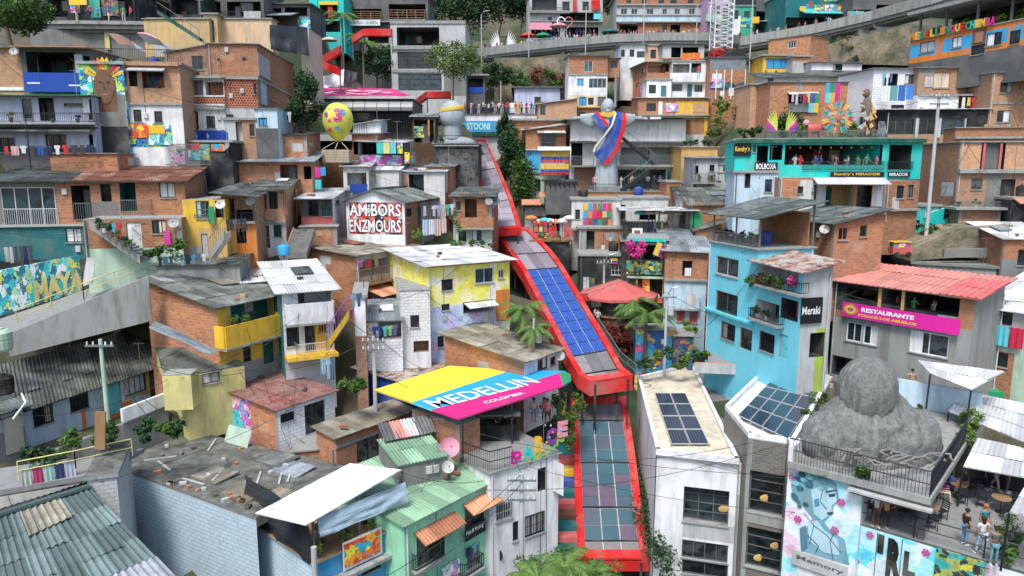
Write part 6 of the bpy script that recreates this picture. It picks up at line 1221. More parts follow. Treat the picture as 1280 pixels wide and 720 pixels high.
for i in range(14):m.bx(a_+e*(i/14)+Z*.15,V((.28,0,0)),V((0,.8,0)),Z*.04,'rail')
m.build('flight',root);m=MB();m.path([a_+Z*1.2,b_+Z*1.2],.03,'railg');[m.tube(a_+e*(i/9)+Z*.2,a_+e*(i/9)+Z*1.2,.018,'railg',4)for i in range(10)];m.build('handrail',root)
a_,b_=P(776,238,12),P(812,212,12);stairs('lower grey metal stairs right of the robed statue',a_,b_,.9,10,'dgrey',rail='railg',side='rail')
h=H('building','black steel deck with slanted struts and timber chair by the flags',682,262,227,722,12.2,0,dep=3,wall='dgrey',dn=.5);h.bal(682,722,214,228,out=.3,kind='fine',floor=False);h.flat(ov=.3,mat='dark');h.done()
m=MB()
for i in range(6):x=686+i*6;m.tube(P(x,228,12.4),P(x+7,246,12),.06,'rail',4)
tag(m.build('strut_row',None,P(686,228,12.4)),'row of slanted black struts below the steel deck','struts')
h=house('white house with rainbow cloth curtain and metal railed balcony',714,300,250,775,12.8,-4,dep=5,wall='offw')
F=h.F;cl=['yellow','bluep','red','green','fuch','red','bluep','orange','mag','red','pyel','green','fuch','red','royal','green','red','orange']
for r in range(3):
 for k in range(6):h.panel(729+6*k,254+10*r,734.4+6*k,263+10*r,cl[(r*6+k)%18],off=.35+.04*R.random(),n='hanging_flag')
h.bal(728,741,273,286,out=.8,kind='bars',mat='railg',floor=False);h.slab(286,out=.9);h.w(719,262,725,274);h.flat();h.done()
h=house('brick house with narrow dark doorway below the rainbow cloth',723,333,286,785,13.2,-3,dep=5,wall='brick');h.o(733,289,743,316,mat='dark',deep=.6);h.zone(723,286,733,340,'conc');h.zone(None,320,999,999,'dark');h.w(764,331,777,342,nx=3,ny=2);h.flat(ov=.2);h.done()
h=house('dark lower wall with small tricolour flag and barred window',724,385,320,790,13.8,-3,dep=4,wall='dark');h.w(764,332,778,344,nx=3,ny=2,fr='lgrey');h.panel(763,323,772,326,'yellow',off=.05,n='painted_flag');h.panel(763,326,772,328,'royal',off=.05,n='painted_flag');h.panel(763,328,772,330,'red',off=.05,n='painted_flag');h.w(728,345,744,362,nx=3,fr='dgreen',gl='g_dark');h.flat();h.done()
h=H('building','small timber deck with hanging parasols beside the upper red canopy',664,342,302,712,13,-3,dep=3,wall='dark');h.bal(664,712,289,303,out=.3,mat='wood',floor=False);h.flat(mat='wood',ov=.2);h.done()
zt_=h.zt+.2
h=house('salmon shingled shack with stacked goods behind the hanging parasols',656,300,258,706,11.8,0,dep=4,wall='lgrey');h.o(684,262,702,290,mat='dark',deep=1.5);h.panel(666,270,684,290,'g_dark',off=.1);h.awn(652,676,249,1.3,.5,'salmon');h.awn(674,690,240,1.2,.5,'salmon');h.roof(0,.4,mat='asb');h.done()
for i,(x,y,c_)in enumerate(((664,272,'orange'),(673,277,'cream'),(681,275,'teal'),(687,276,'white'),(695,277,'salmon'),(703,276,'white'),(712,272,'white'))):
 umbrella(['orange','cream','turquoise','white','salmon','pure white','big white'][i]+' parasol hung over the red wing deck, '+['first','second','third','fourth','fifth','sixth','seventh'][i]+' from the left',P(x,y,12.8)-Z*2,.62,c_,2.2,'parasols over the red wing deck')
wings('bright red wing pair standing on the small timber deck',P(700,303,13.3)+V((0,-.1,.1)),1.7,1.5,['red'],feathers=6)
for i,x in enumerate(range(668,692,6)):
 for r in range(3):b=P(x,290+r*8-8,12.9);m=MB();m.bx(b,V((.32,0,0)),V((0,.04,0)),Z*.5,cl[(i*3+r*5+2)%18]);tag(m.build('hanging_cloth',None,b),f'small {["yellow","blue","red","green","fuchsia","red","blue","orange","magenta","red","lemon","green","fuchsia","red","royal blue","green","red","orange"][(i*3+r*5+2)%18]} cloth left of the red wings, column {["one","two","three","four"][i]} row {["one","two","three"][r]}','cloth','cloths left of the red wings')
h=H('building','terrace bar with black mesh rail, poster and green net end',777,320,302,868,14.2,-6,dep=7,wall='dark');h.bal(777,868,281,302,out=.2,kind='mesh',floor=False);h.panel(790,285,803,300,'white',off=.35,n='poster');h.panel(793,288,800,297,'brown',off=.41,n='poster_print');h.panel(863,266,877,300,'green',off=-.2,n='green_net');h.flat(top='pave');h.raft(h=2.6,mat='tin',slope=-.1,ov=.3,post='rail');h.done()
zt2=h.zt+.2;A_=h
wings('pair of dark grey wing boards on the black mesh terrace',h.F.pt(h.F.px(854,300)[0],zt2,-1.2),2.6,1.5,['grey'],feathers=5)
for i,x in enumerate((800,812,824,836,848)):umbrella(['pale blue','cream','white','pale green','yellowish'][i]+' small parasol hung under the mesh terrace roof',h.F.pt(h.F.px(x,300)[0],zt2+.2,-1.5),.5,['cyan','cream','white','pgreen','pyel'][i],2.2,'parasols under the mesh terrace roof')
crowd('on the black mesh terrace',[h.F.pt(2,zt2,-1),h.F.pt(h.W-2,zt2,-1)],5,53,jy=.4)
for i,x in enumerate((782,790)):shrub(['bare twiggy shrub at the left end of the mesh terrace','second twiggy shrub on the mesh terrace'][i],h.F.pt(h.F.px(x,300)[0],zt2,-.8),.6,160,'leafr' if i else 'leaf3',.08,i,rz=.8)
h=house('long narrow brick wall house behind the mesh terrace',868,330,288,900,14.6,-8,dep=8,wall='brick');h.roof(0,.6,hr=.6,mat='asb',ov=.3);h.done()
h=house('white walled rooms with dark window behind the mesh terrace',775,285,248,835,12.6,-3,dep=5,wall='offw');h.o(799,262,820,275,mat='dark',deep=1);h.w(774,256,782,274);h.slab(277,out=.4);h.flat();h.done()
h=house('brick pillar house between the statue deck and yellow house',832,282,228,851,12.4,0,dep=4,wall='brick');h.flat();h.done()
h=house('pale yellow house with brown tiled eave right of the gallery',850,238,184,896,11.6,0,dep=6,wall='ochre');h.w(868,208,873,219,nx=1);h.w(882,200,889,213);h.awn(864,896,199,.8,.4,'tile');h.roof(0,.2,mat='cream',ov=.2,amp=.01);h.done()
for i in range(5):shrub(['left end','second','middle','fourth','right end'][i]+' roof garden plant on the pale yellow house',V((h.A.x+.4+h.W*.18*i,h.A.y+.6,h.zt+.1)),.45,140,'leaf2',.1,i+60,group='roof garden plants')
h=house('small white and brick house with railed balcony under the yellow house',866,246,198,918,12.8,-4,dep=6,wall='lgrey');h.zone(895,-99,920,999,'brick');h.w(897,206,911,215,nx=3,fr='cream');h.w(887,206,893,214);h.o(868,207,873,219,mat='dark',deep=.5);h.bal(866,894,217,228,out=.6,kind='fine',mat='railg');h.zone(None,228,999,999,'lgrey');h.roof(0,.2,mat='zinc');h.done()
h=house('low brick row under pale patched roofs left of turquoise bar',862,284,254,962,14.2,-6,dep=7,wall='brick');h.roof(0,1.3,mat='asb',ov=.3,hl=-.2);h.done()
h=house('low grey row with dark sheet roof below the yellow house',850,262,243,934,13.2,-3,dep=5,wall='lgrey');h.roof(0,.8,mat='asbd',ov=.4);h.done()
h=house('green framed bar with painted parapets over orange blue mural',783,402,300,832,15,-12,dep=5,wall='dgreen');h.o(786,306,826,326,mat='dark',deep=2);h.panel(783,326,828,343,'g_yb',off=.4,n='painted_parapet');h.panel(784,298,832,302,'teal',off=.5);h.zone(786,345,832,999,'g_or');h.o(797,346,803,368,mat='dark',deep=.4);h.o(812,348,828,372,mat='dark',deep=1);h.panel(829,300,832,350,'green',off=.1);h.slab(346,out=.5,mat='pgreen');h.zone(None,378,999,999,'dark');h.flat();h.done()
for i,(x,y,r)in enumerate(((786,305,.5),(792,315,.6),(798,319,.55),(803,308,.5))):shrub(['pink blossom at the left corner of the green bar','largest pink blossom cluster on the green bar','low pink blossom by the green bar rail','small pink blossom under the terrace edge'][i],P(x,y+6,15.6),r,380,'flower',.09,i,group='pink blossom on the green bar')
m=MB();b=P(822,302,15.8);q=[V((0,0,0)),V((.75,-.1,-.35)),V((.4,-.1,-1.35)),V((-.35,0,-1.0))]
for k,c_ in((0,'yellow'),(1,'royal'),(2,'red')):
 f0,f1=[(0,.5),(.5,.75),(.75,1)][k];m.face([b+q[0].lerp(q[1],f0),b+q[0].lerp(q[1],f1),b+q[3].lerp(q[2],f1),b+q[3].lerp(q[2],f0)],c_)
m.tube(b+V((-.3,0,-1.2)),b+V((.9,-.1,-.3)),.02,'steel',4);tag(m.build('flag',None,b),'yellow blue red flag flying from the green bar','flag')
h=house('brick house with curved pipe and patched sheet roof',829,400,316,883,15.6,-8,dep=7,wall='brick');h.o(853,326,865,345,mat='dark',deep=.6);h.panel(856,335,864,345,'white',off=.02);h.zone(None,349,999,999,'pale');h.slab(350,out=.2);h.w(846,388,856,402,fr='rose',gl='rose');h.w(862,390,872,404,fr='rose',gl='rose');h.bal(832,874,372,386,out=.5,kind='solid',mat='pale');h.roof(.1,1.2,mat='zinc',ov=.4,hl=.1);h.done()
laundry('on the blue parapet balcony',(P(858,366,16.4),P(870,368,16.4)),2,.9,seed=61,cols=[(.6,.6,.58),(.5,.45,.4)])
b=P(772,404,15);root=empty('kiosk',b,'round kiosk with faceted red sheet roof and stall goods','kiosk');m=MB();top=b+Z*3.7;rr_=3.3
for i in range(10):
 a0,a1=6.2832*i/10,6.2832*(i+1)/10;p0=b+V((math.cos(a0)*rr_,math.sin(a0)*rr_,2.5));p1=b+V((math.cos(a1)*rr_,math.sin(a1)*rr_,2.5));m.face([top,p0,p1],'rose');m.face([p0,p0-Z*.2,p1-Z*.2,p1],'rose');m.tube(top,p0,.05,'redr',4)
m.build('roof',root);m=MB()
for i in range(6):a0=6.2832*i/6+.5;m.tube(b+V((math.cos(a0)*2.8,math.sin(a0)*2.8,-.5)),b+V((math.cos(a0)*2.8,math.sin(a0)*2.8,2.6)),.07,'rail',5);
m.build('post',root);m=MB();m.tube(b-Z*.8,b+Z*.9,2.4,'dwood',14);m.tube(b+Z*.9,b+Z*1.0,2.6,'wood',14);m.build('counter',root);m=MB();m.tube(b+Z*1,b+Z*2.6,1.4,'g_dark',12);m.build('stock',root);BASES.append((b,b.z-.5,3))
h=H('sign_board','red slanted sign board on the left of the round kiosk',721,376,366,735,15.6,-10,dep=.1,wall='red',cat='sign',dn=0);h.done()
crowd('by the round kiosk',[P(735,404,15.3),P(748,412,15.6)],2,62,cols=[(.6,.6,.6)],jy=.2)
h=H('mural_wall','blue and orange figure mural wall beyond the white roof',793,472,412,843,16.2,-4,dep=2,wall='g_wall',cat='wall');h.zone(820,420,832,999,'bluep');h.flat(th=.05);h.done()
h=H('mural_wall','dark mural wall with black doorway left of the pale railing',840,476,420,866,16.4,-4,dep=2,wall='g_dark',cat='wall');h.o(848,444,860,474,mat='dark',deep=1);h.flat(th=.05);h.done()
for i,(x,y,r,h_,mt)in enumerate(((770,432,1.1,0,'leafr'),(780,440,.9,0,'leafr'),(762,426,.8,0,'leafr'),(756,470,1.3,0,'leaf2'),(776,462,1.2,0,'leaf2'),(742,440,.9,0,'leaf2'),(858,426,.9,0,'leaf3'),(782,476,1,0,'leaf2'))):shrub(['reddish brown shrub under the kiosk, largest','reddish shrub nearest the blue mural','small reddish shrub beside the tube railing','dark green bush beside the lower canopy head','dark green bush under the reddish shrubs','dark bush left of the kiosk','light green shrub by the cyan house steps','dark bush against the blue mural'][i],P(x,y,16),r,420,mt,.14,i)
palm('bushy palm before the round red kiosk roof',806,452,16.4,3.6,2.6,21,18);palm('smaller palm behind the bushy kiosk palm',790,430,15.6,3.4,2.2,22,14)
palm('palm fronds rising behind the lichened brick house roof',652,436,18,2.7,2.1,23,16);palm('low palm right of the lichened brick house',668,446,18.5,2.0,1.7,24,13)
def pvquad(mb,a,b,c,d,nx,ny,mat,frame='lgrey',g=.03):
 """a-b lower edge, d-c upper edge"""
 n=(b-a).cross(d-a).normalized();n=n if n.z>0 else-n
 for j in range(ny):
  for i in range(nx):
   def Q(u,v):return a.lerp(b,u).lerp(d.lerp(c,u),v)
   u0,u1,v0,v1=(i+g)/nx,(i+1-g)/nx,(j+g*.8)/ny,(j+1-g*.8)/ny;q=[Q(u0,v0),Q(u1,v0),Q(u1,v1),Q(u0,v1)];w=(q[1]-q[0]).length;hh=(q[3]-q[0]).length
   mb.face([p+n*.05 for p in q],mat(i,j)if callable(mat)else mat,[(0,0),(w,0),(w,hh),(0,hh)],R.random())
 mb.face([a,b,c,d],frame)
def canopy(label,pl,pr,rows,w=.55,hgt=1.0):
 """pl, pr: outer edges from low to high; rows: material per segment"""
 root=empty('escalator_canopy',pl[0],label,'canopy',None);m=MB()
 ins=[(pl[i].lerp(pr[i],.115),pl[i].lerp(pr[i],.885))for i in range(len(pl))]
 for E,I in((pl,[x[0]for x in ins]),(pr,[x[1]for x in ins])):
  for i in range(len(E)-1):
   a,b,c,d=E[i],E[i+1],I[i+1],I[i];up=Z*.22
   m.face([a+up,b+up,c+up,d+up],'red');m.face([a+up,a-Z*hgt,b-Z*hgt,b+up],'red');m.face([d+up,c+up,c-Z*.1,d-Z*.1],'red')
 for k in(0,-1):
  a,b=pl[k],pr[k];e=(pl[1]-pl[0])if k==0 else(pl[-2]-pl[-1]);e=e.normalized()*.5;up=Z*.22
  m.face([a+up,b+up,b+e+up,a+e+up],'red');m.face([a-Z*hgt,b-Z*hgt,b+up,a+up],'red');m.face([a+e+up,b+e+up,b+e-Z*.1,a+e-Z*.1],'red')
 m.build('red_frame',root)
 for i,(mt,nx,ny)in enumerate(rows):
  a,b=ins[i];d,c=ins[i+1]
  if i==0:e=(d-a).normalized()*.5;a,b=a+e,b+e
  q=MB();pvquad(q,a,b,c,d,nx,ny,mt,'lgrey' if mt!='gp' else 'steel');q.build('solar_panels' if mt in('pv','pvd')else 'roof_panels',root)
 q=MB()
 for i in range(len(pl)):
  q.bx(ins[i][0]+Z*.06,ins[i][1]-ins[i][0],V((0,.12,0)),Z*.05,'dark')
 q.build('cross_bar',root)
 st=MB()
 for i in range(0,len(pl)):
  for p in(ins[i][0],ins[i][1]):st.tube(p-Z*3.2,p-Z*.05,.08,'dark',6)
  BASES.append(((pl[i]+pr[i])/2,pl[i].z-3.4,2.2))
 st.build('post',root);return root
SPECIAL['gp']=lambda:m_sheet((.20,.19,.19),(.27,.26,.26),(.13,.13,.13),mossk=.4,rough=.35,name='grey_translucent_panel')
SPECIAL['tp']=lambda:m_pal([(.045,.10,.13),(.055,.12,.15),(.08,.10,.13),(.12,.09,.13),(.05,.11,.14),(.05,.115,.14),(.065,.105,.135)])
SPECIAL['lp']=lambda:m_sheet((.24,.22,.27),(.34,.30,.34),(.18,.17,.20),mossk=.3,rough=.4,name='lilac_grey_panel')
def m_pal(cs):
 m,nt,b=nodes('tinted_glass');at=nt.nodes.new('ShaderNodeAttribute');at.attribute_name='tint';t=noise(nt,geo(nt),3,4)
 a=ramp(nt,at.outputs['Fac'],[(i/len(cs),c)for i,c in enumerate(cs)],'CONSTANT');a=mix(nt,.4,a,mix(nt,t,(.5,.5,.5),(1.5,1.5,1.5)),'MULTIPLY');nt.links.new(a,b.inputs['Base Color']);b.inputs['Roughness'].default_value=.25;return m
L1=[P(x,y,s)for x,y,s in((722,702,22),(721,678,21.6),(719,636,20.8),(717,580,19.5),(715,527,18.4),(714,500,17.8))];R1=[P(x,y,s)for x,y,s in((812,702,22),(808,678,21.6),(802,636,20.8),(795,580,19.5),(787,527,18.4),(783,499,17.8))]
canopy('lower red framed escalator canopy with pink and teal glass panels',L1,R1,[('gp',3,1),('tp',3,2),('tp',3,4),('tp',3,3),('gp',3,1)],hgt=.6)
L2=[P(x,y,s)for x,y,s in((738,480,19),(722,470,18.8),(709,448,18),(652,339,14.3),(638,319,13.5),(618,290,12.7))];R2=[P(x,y,s)for x,y,s in((791,472,19),(778,462,18.8),(765,438,18),(704,335,14.3),(690,316,13.5),(660,286,12.7))]
canopy('long red framed escalator canopy covered in deep blue solar panels',L2,R2,[('gp',3,1),('gp',3,1),('pv',3,9),('lp',3,1),('lp',3,1)],hgt=.85)
L3=[P(x,y,s)for x,y,s in((610,290,13.2),(603,255,12.2),(598,215,11),(596,176,9.8))];R3=[P(x,y,s)for x,y,s in((652,287,13.2),(640,250,12.2),(623,210,11),(607,176,9.8))]
canopy('highest escalator canopy of dull lilac panels with one red edge',L3,R3,[('lp',2,4),('lp',2,4),('lp',2,4)],hgt=.5)
for i in range(10):
 x0,x1=690+i*.3,722;y=560+i*14;s_=19+i*.35;a=P(x0-4,y,s_);m=MB();m.bx(a-Z*1.2,V((P(x1,y,s_).x-a.x,0,0)),V((0,.75,0)),Z*1.2,['teal','rose','yellow','royal','dteal','rose','brown','dteal','rose','dgreen'][i]);tag(m.build('painted_step',None,a),f'{["teal","red","yellow","blue","dark teal","pinkish red","brown","sea green","crimson","deep green"][i]} painted step band left of the lower canopy','step','painted steps beside the canopy')
slabpath('path','',P(668,722,22.6),P(722,722,22.6),P(716,540,18.2),P(690,540,18.2),'concd')
m=MB();rr=random.Random(4)
leaves(m,P(806,610,20.5)-Z*1.2,1.1,8.5,1.1,5000,.13,'leaf2',rr,40);o=m.build('creeper_cover');o['kind']='stuff'
m=MB();leaves(m,P(752,420,16.2)-Z*1.5,1.6,5,.9,3000,.14,'leaf2',rr,30);o=m.build('creeper_cover');o['kind']='stuff'
railrun('pale lattice railing running down beside the long canopy',[P(747,412,16),P(775,456,17),P(796,474,17.6)],1.0,'railg',bars=True)
pole('slim grey pole at the corner of the white block roof',667,462,398,18.6,.1,'lgrey',0,box=True);
pa=pole('pale pole with transformer and pink tipped lamp by the murals',830,470,366,17,.12,'lgrey',1,.9,box=True);pb=pole('grey pole with crossed cables left of the green bar',754,392,324,14.5,.12,'lgrey',1,.9)
h=H('building','turquoise two sided roof bar with dark awning line and gold signs',917,222,176,1107,15.2,-9,dep=6,wall='teal',dn=.1)
h.o(946,182,960,206,mat='dark',deep=1.5);h.panel(917,180,939,195,'f:black',off=.1,n='sign');h.text('Kendry´s',919,183,937,191,'yellow',off=.17,bold=.03);h.o(962,181,978,200,mat='dark',deep=2);h.w(941,181,945,190,nx=1)
h.o(981,181,1103,206,deep=5,mat='dark',back='dwood');h.bal(1003,1106,202,213,out=.2,floor=False,kind='mesh');h.sign('Kendry´s MIRADOR',1038,215,1105,221,'f:black','yellow',off=.15);h.sign('BOLBOXA',943,203,972,213,'dark','f:white',off=.5)
h.slab(176,out=.35,mat='dgreen',th=.3);h.flat(top='green',par=.02);h.bal(960,1106,163,176,out=-.1,floor=False,kind='fine',mat='railg');h.done()
_p=pix(V((h.A.x,h.A.y,h.zb))+h.u*(h.W+.01));g=H('building','right wing',_p[0],_p[1],176,1152,_p[2],14,dep=5,wall='teal',dn=.1);g.zt=h.zt;g.o(1111,181,1139,212,deep=3,mat='dark',back='dwood');g.bal(1110,1142,202,213,out=.2,floor=False,kind='mesh');g.sign('MIRADOR',1110,215,1137,221,'f:black','f:white',off=.1);g.slab(176,out=.35,mat='dgreen',th=.3);g.flat(top='green');g.done();g.merge(h);HS.remove(g)
B20=h;zt20=h.zt+.2
def on20(x,d=1.):return h20 .pt(h20 .px(x,176)[0],zt20,-d)
h20=h.F
crowd('behind the turquoise bar rail, front side',[h20 .pt(h20 .px(985,200)[0],h20 .px(1040,221)[1]+.1,-.5),h20 .pt(h20 .px(1100,200)[0],h20 .px(1040,221)[1]+.1,-.5)],13,71,jy=.15)
for i in range(9):b=h20 .pt(h20 .px(990+i*13,186)[0],h20 .px(1040,184)[1],-.8);m=MB();m.ell(b,.09,.09,.11,'yellow',8,6);m.tube(b,b+Z*.4,.01,'black',3);tag(m.build('hanging_bulb',None,b),'small yellow bulb hanging under the ceiling of the turquoise bar','bulb','bulbs in the turquoise bar')
wings('rainbow wing sculpture on the turquoise bar roof',on20(978,.6),1.75,1.5,[(.5,.68,.05),'pyel','fuch','purple'],feathers=10)
b=on20(1022,1.2);root=empty('animal_sculpture',b,'small pink winged toy animal on the turquoise bar roof','sculpture');m=MB();m.ell(b+Z*.75,.75,.35,.42,'rose',12,8);m.ell(b+V((-.7,0,1.2)),.3,.24,.3,'pink',10,7);m.tube(b+V((-.45,0,.9)),b+V((-.68,0,1.15)),.22,'pink',8,.18)
for x in(-.45,.45):
 for y in(-.18,.18):m.tube(b+V((x,y,0)),b+V((x,y,.6)),.08,'rose',6,.13)
m.build('body',root,smooth=True);m=MB();m.path([b+V((.7,0,.9)),b+V((1.0,0,.7)),b+V((1.05,0,.2))],.12,'pink',6);m.build('tail',root)
c=on20(1048,.6)+Z*1.6;root=empty('feather_wheel',c-Z*1.6,'large round wheel of multicoloured feathers on the turquoise bar roof','sculpture')
for ring,(r0,r1,n_)in enumerate(((.25,.65,18),(.7,1.35,36))):
 m=MB()
 for i in range(n_):
  a=6.2832*i/n_;d=V((math.cos(a),0,math.sin(a)));sd=V((-d.z,0,d.x));m.face([c+d*r0,c+d*(r0+r1)/2+sd*.09*(1+ring*.3),c+d*r1,c+d*(r0+r1)/2-sd*.09*(1+ring*.3)],['yellow','red','teal','green','bluep','orange','pyel'][(i+ring)%7])
 m.build('feather_ring',root)
m=MB();m.tube(c-Z*1.6,c,.06,'rose',6);m.ell(c-V((0,.1,0)),.2,.1,.3,'rose',8,6);m.build('figure',root)
for r in range(3):
 for i in range(6 if r else 3):
  x=1035+i*6.4+(12 if not r else-8 if r==1 else-10);y=112+r*13
  if r==2 and i>1:continue
  b=P(x,y,14.3)+V((0,2.5,0));m=MB();m.bx(b,V((.44,0,0)),V((0,.04,0)),Z*.85,['bluep','green','fuch','royal','green','rose','cyan','yellow','mag'][(r*3+i)%9]);tag(m.build('hanging_flag',None,b),f'{["blue","green","fuchsia","royal blue","green","dark red","light blue","yellow","magenta"][(r*3+i)%9]} flag over the feather wheel, row {["one","two","three"][r]} place {["one","two","three","four","five","six"][i]}','flag','flags over the feather wheel')
for i,(x,r,mt)in enumerate(((997,1.3,'leaf2'),(985,1.0,'leaf2'),(1008,.8,'leaf3'),(945,.7,'leaf2'),(934,.6,'leaf2'),(1066,.9,'leaf3'))):shrub(['dark bush behind the rainbow wings','second dark bush behind the rainbow wings','trailing yellow plant left of the pink animal','clipped green block plant on the bar roof','small clipped plant at the left roof end','yellow plant right of the feather wheel'][i],on20(x,2.2 if i<2 else 1.2),r,380,mt,.14,i+80)
b=on20(1085,1);root=empty('bird_sculpture',b,'tall brown feathered bird figure perched right of the feather wheel','sculpture');m=MB();rr=random.Random(3)
m.ell(b+Z*2.2,.38,.4,1.1,'brown',10,8);m.ell(b+V((-.1,0,3.5)),.3,.3,.34,'brown',8,6);m.tube(b+V((-.3,-.1,3.5)),b+V((-.65,-.1,3.4)),.08,'ochre',5,.02);m.tube(b,b+Z*1.4,.1,'dwood',5,.2)
for i in range(26):a=rr.uniform(-1,1);o_=b+V((rr.uniform(-.3,.3),-.3,rr.uniform(1.0,3.2)));m.face([o_,o_+V((-.9*abs(a)-.2,-.05,-.5)),o_+V((-.5*abs(a),-.05,-.7))]if i%2 else[o_,o_+V((.5,-.05,-.9)),o_+V((.2,-.05,-1.1))],['ochre','brown','dwood','lgrey'][i%4])
m.build('figure',root)
sheet('crumpled grey plastic cover on the bar roof right end',(on20(1098,.6)+Z*.05,on20(1112,.6)+Z*.05,on20(1109,.9)+Z*1.3,on20(1101,.9)+Z*1.3),'zinc','plastic_cover','cover',0,seed=6)
h=house('brick ground storey with wide shop window under a white awning',972,268,222,1107,16.2,-9,dep=5,wall='brick')
h.zone(975,225,1010,999,'offw');h.o(960,224,974,252,mat='blue',deep=.5);h.w(997,233,1004,242,nx=1);h.o(1032,231,1068,259,deep=2,mat='cream',back='ochre');h.o(1071,232,1089,260,deep=1,mat='dark',back='glass');h.panel(1090,230,1103,258,'white',off=.05);h.panel(1017,231,1020,262,'rail',off=.3);h.awn(1016,1106,222,1.6,.45,'tin');h.slab(266,out=.3);h.done();_p=pix(V((h.A.x,h.A.y,h.zb))+h.u*(h.W+.01));g=house('right wing',_p[0],_p[1],226,1148,_p[2],14,dep=4,wall='brick');g.w(1121,232,1130,248);g.w(1135,231,1142,247);g.slab(262,out=.3);g.done();g.merge(h);HS.remove(g)
h=house('light blue doorway house with turquoise plastic chair outside',917,250,216,972,15.6,-9,dep=5,wall='pale');h.o(931,214,938,235,mat='dark',deep=.5);h.w(956,224,965,240,nx=1,fr='blue');h.flat();h.done()
h=house('emerald lower wall with two black arrow signs beside white ramp',1118,300,258,1172,15.6,-4,dep=3,wall='teal');h.sign('Kendry´s',1132,275,1149,285,'f:black','f:white',off=.05,pad=.3);h.o(1100,270,1122,292,mat='dark',deep=1);h.flat();h.done()
a0,a1=P(1160,296,15.8),P(1214,266,15.4);rp_=wallrun('ramp_wall','emerald ramp parapet climbing right with a black arrow sign',[a0,a1],[1.9,1.1],'teal',.2,cap='pgreen');m=MB();e=(a1-a0);ux=e.normalized();nrm=V((ux.y,-ux.x,0)).normalized()*.03
o_=a0+e*.32+Z*.75;m.face([o_+nrm,o_+ux*1.1+nrm,o_+ux*1.1+Z*.65+nrm,o_+Z*.65+nrm],'f:black');sg=m.build('sign',rp_);m=MB();textmesh(m,'Kendry´s',o_+ux*.1+Z*.3+nrm*1.4,ux,Z,.9,.22,'f:white',.02);m.build('lettering',sg);m=MB();m.bx(a0-Z*.5,e,V((0,1.6,0)),Z*.4,'conc');m.build('slab',rp_)
BASES+=[(a1,a1 .z-1.2,2)]
h=H('banner','white striped diamond traffic board on the dark wall',1176,245,228,1192,15.8,-4,dep=.05,wall='lgrey',cat='sign',dn=0);h.F.zones.append((0,9,-99,99,M('zinc')));h.done()
for i in range(14):
 rr=random.Random(i*7);x=1150+rr.uniform(0,112);y=300+rr.uniform(-8,26);shrub(f'{["dark green", "grassy", "olive", "pale"][i % 4]} low growth on the rubble slope below the emerald ramp',P(x,y,16.5),rr.uniform(.4,.9),200,['leaf2','leaf1','leaf3','leaf2'][i%4],.13,i,group='growth below the emerald ramp')
wallrun('earth_bank','rubble and rock slope below the emerald ramp',[P(1138,326,17),P(1195,322,17),P(1262,322,17)],[.9,2.2,2.4],'rock',3,'bank');wallrun('low_wall','low mossy rubble wall across the rocky slope',[P(1180,322,17.4),P(1250,322,17.4)],[.6,.7],'concd',.3)
h=house('stained lower storey with terrace below the red framed window',1196,292,262,1250,16,-4,dep=5,wall='brick2');h.zone(1215,262,1260,999,'concd');h.flat(ov=.5);h.done()
h=house('orange brick corner house under a dark ribbed roof',962,330,272,1041,16.2,yr=281,xr=1102,wall='brick');h.w(997,283,1012,298,nx=2,fr='rose');h.w(1048,284,1060,300,'R',nx=2,fr='rose');h.w(1075,278,1084,296,'R',nx=1,fr='brown');h.roof(.1,.9,hl=-.1,mat='asbd',ov=.4);h.done()
h=house('cyan plaster house with open plant terrace under a dark roof',882,436,302,944,17.2,yr=312,dep=4.2,wall='cyanw')
h.w(895,322,923,345,fr='lgrey',nx=2);h.w(895,366,922,392,nx=2,fr='dgrey');h.w(902,404,919,425,nx=2,bars=True);h.d(925,411,940,437,c='black');h.bal(884,944,291,304,out=.02,mat='railg',floor=False);h.slab(396,out=.25,mat='cyan');h.flat(th=.1)
zt_=h.zt+.1;fr=h.F.pt;h.raft(h=1.9,mat='asbd',ov=.5,slope=1.1,post='railg',z=zt_)
m=MB();m.bx(fr(.2,zt_+.02,-h.dep+.4),h.u*(h.W-.4),h.dv*.1,Z*2.2,'brick');m.build('back_wall',h.root);h.done();CA=h
for i,x in enumerate((888,893,899,905,912,920,930,938)):shrub(['first','second','third','fourth','fifth','sixth','seventh','last'][i]+' potted plant on the cyan house terrace counted from the left',fr(h.F.px(x,300)[0],zt_+.02,-.5),.33,110,['leaf1','leaf3','leaf2'][i%3],.1,i,pot=True,group='plants on the cyan terrace')
pw=pix(V((CA.A.x,CA.A.y,CA.zb))+CA.u*CA.W);h=house('cyan wing with flower balcony and open recess below',pw[0]+.3,pw[1],329,1000,pw[2],math.degrees(math.atan2(CA.u.y,CA.u.x)),xr=1036,wall='cyanw',side='lgrey');h.sign('Meraki',1001,372,1027,404,'f:black','f:white','R',off=.08,pad=.34);h.o(1012,416,1030,446,'R',mat='dark',deep=1.2);h.zone(1000,412,1012,999,(.35,.5,.06),'R')
h.o(946,325,998,353,deep=3,mat='offw',back='lgrey');h.o(936,376,974,402,deep=1.5,mat='offw',back='dark');h.o(976,374,998,400,mat='dark',deep=1);h.w(950,416,968,440,nx=2,bars=True);h.d(974,418,984,448,c='cyan');h.bal(944,1000,348,362,out=.6,mat='rail');h.bal(934,972,390,402,out=.5,mat='rail');h.roof(.1,.5,mat='rustm',ov=.5,hl=.1);h.done()
for i,x in enumerate((944,953,962,971,981,992)):shrub(['leafy plant','red flowering plant','lime green plant','dark fern','bushy plant','pink flowering plant'][i]+' on the cyan wing flower balcony',h.F.pt(h.F.px(x,345)[0],h.F.px(x,360)[1],.3),.5,200,['leaf1','leafr','leaf3','leaf2','leaf1','flower'][i],.1,i+5)
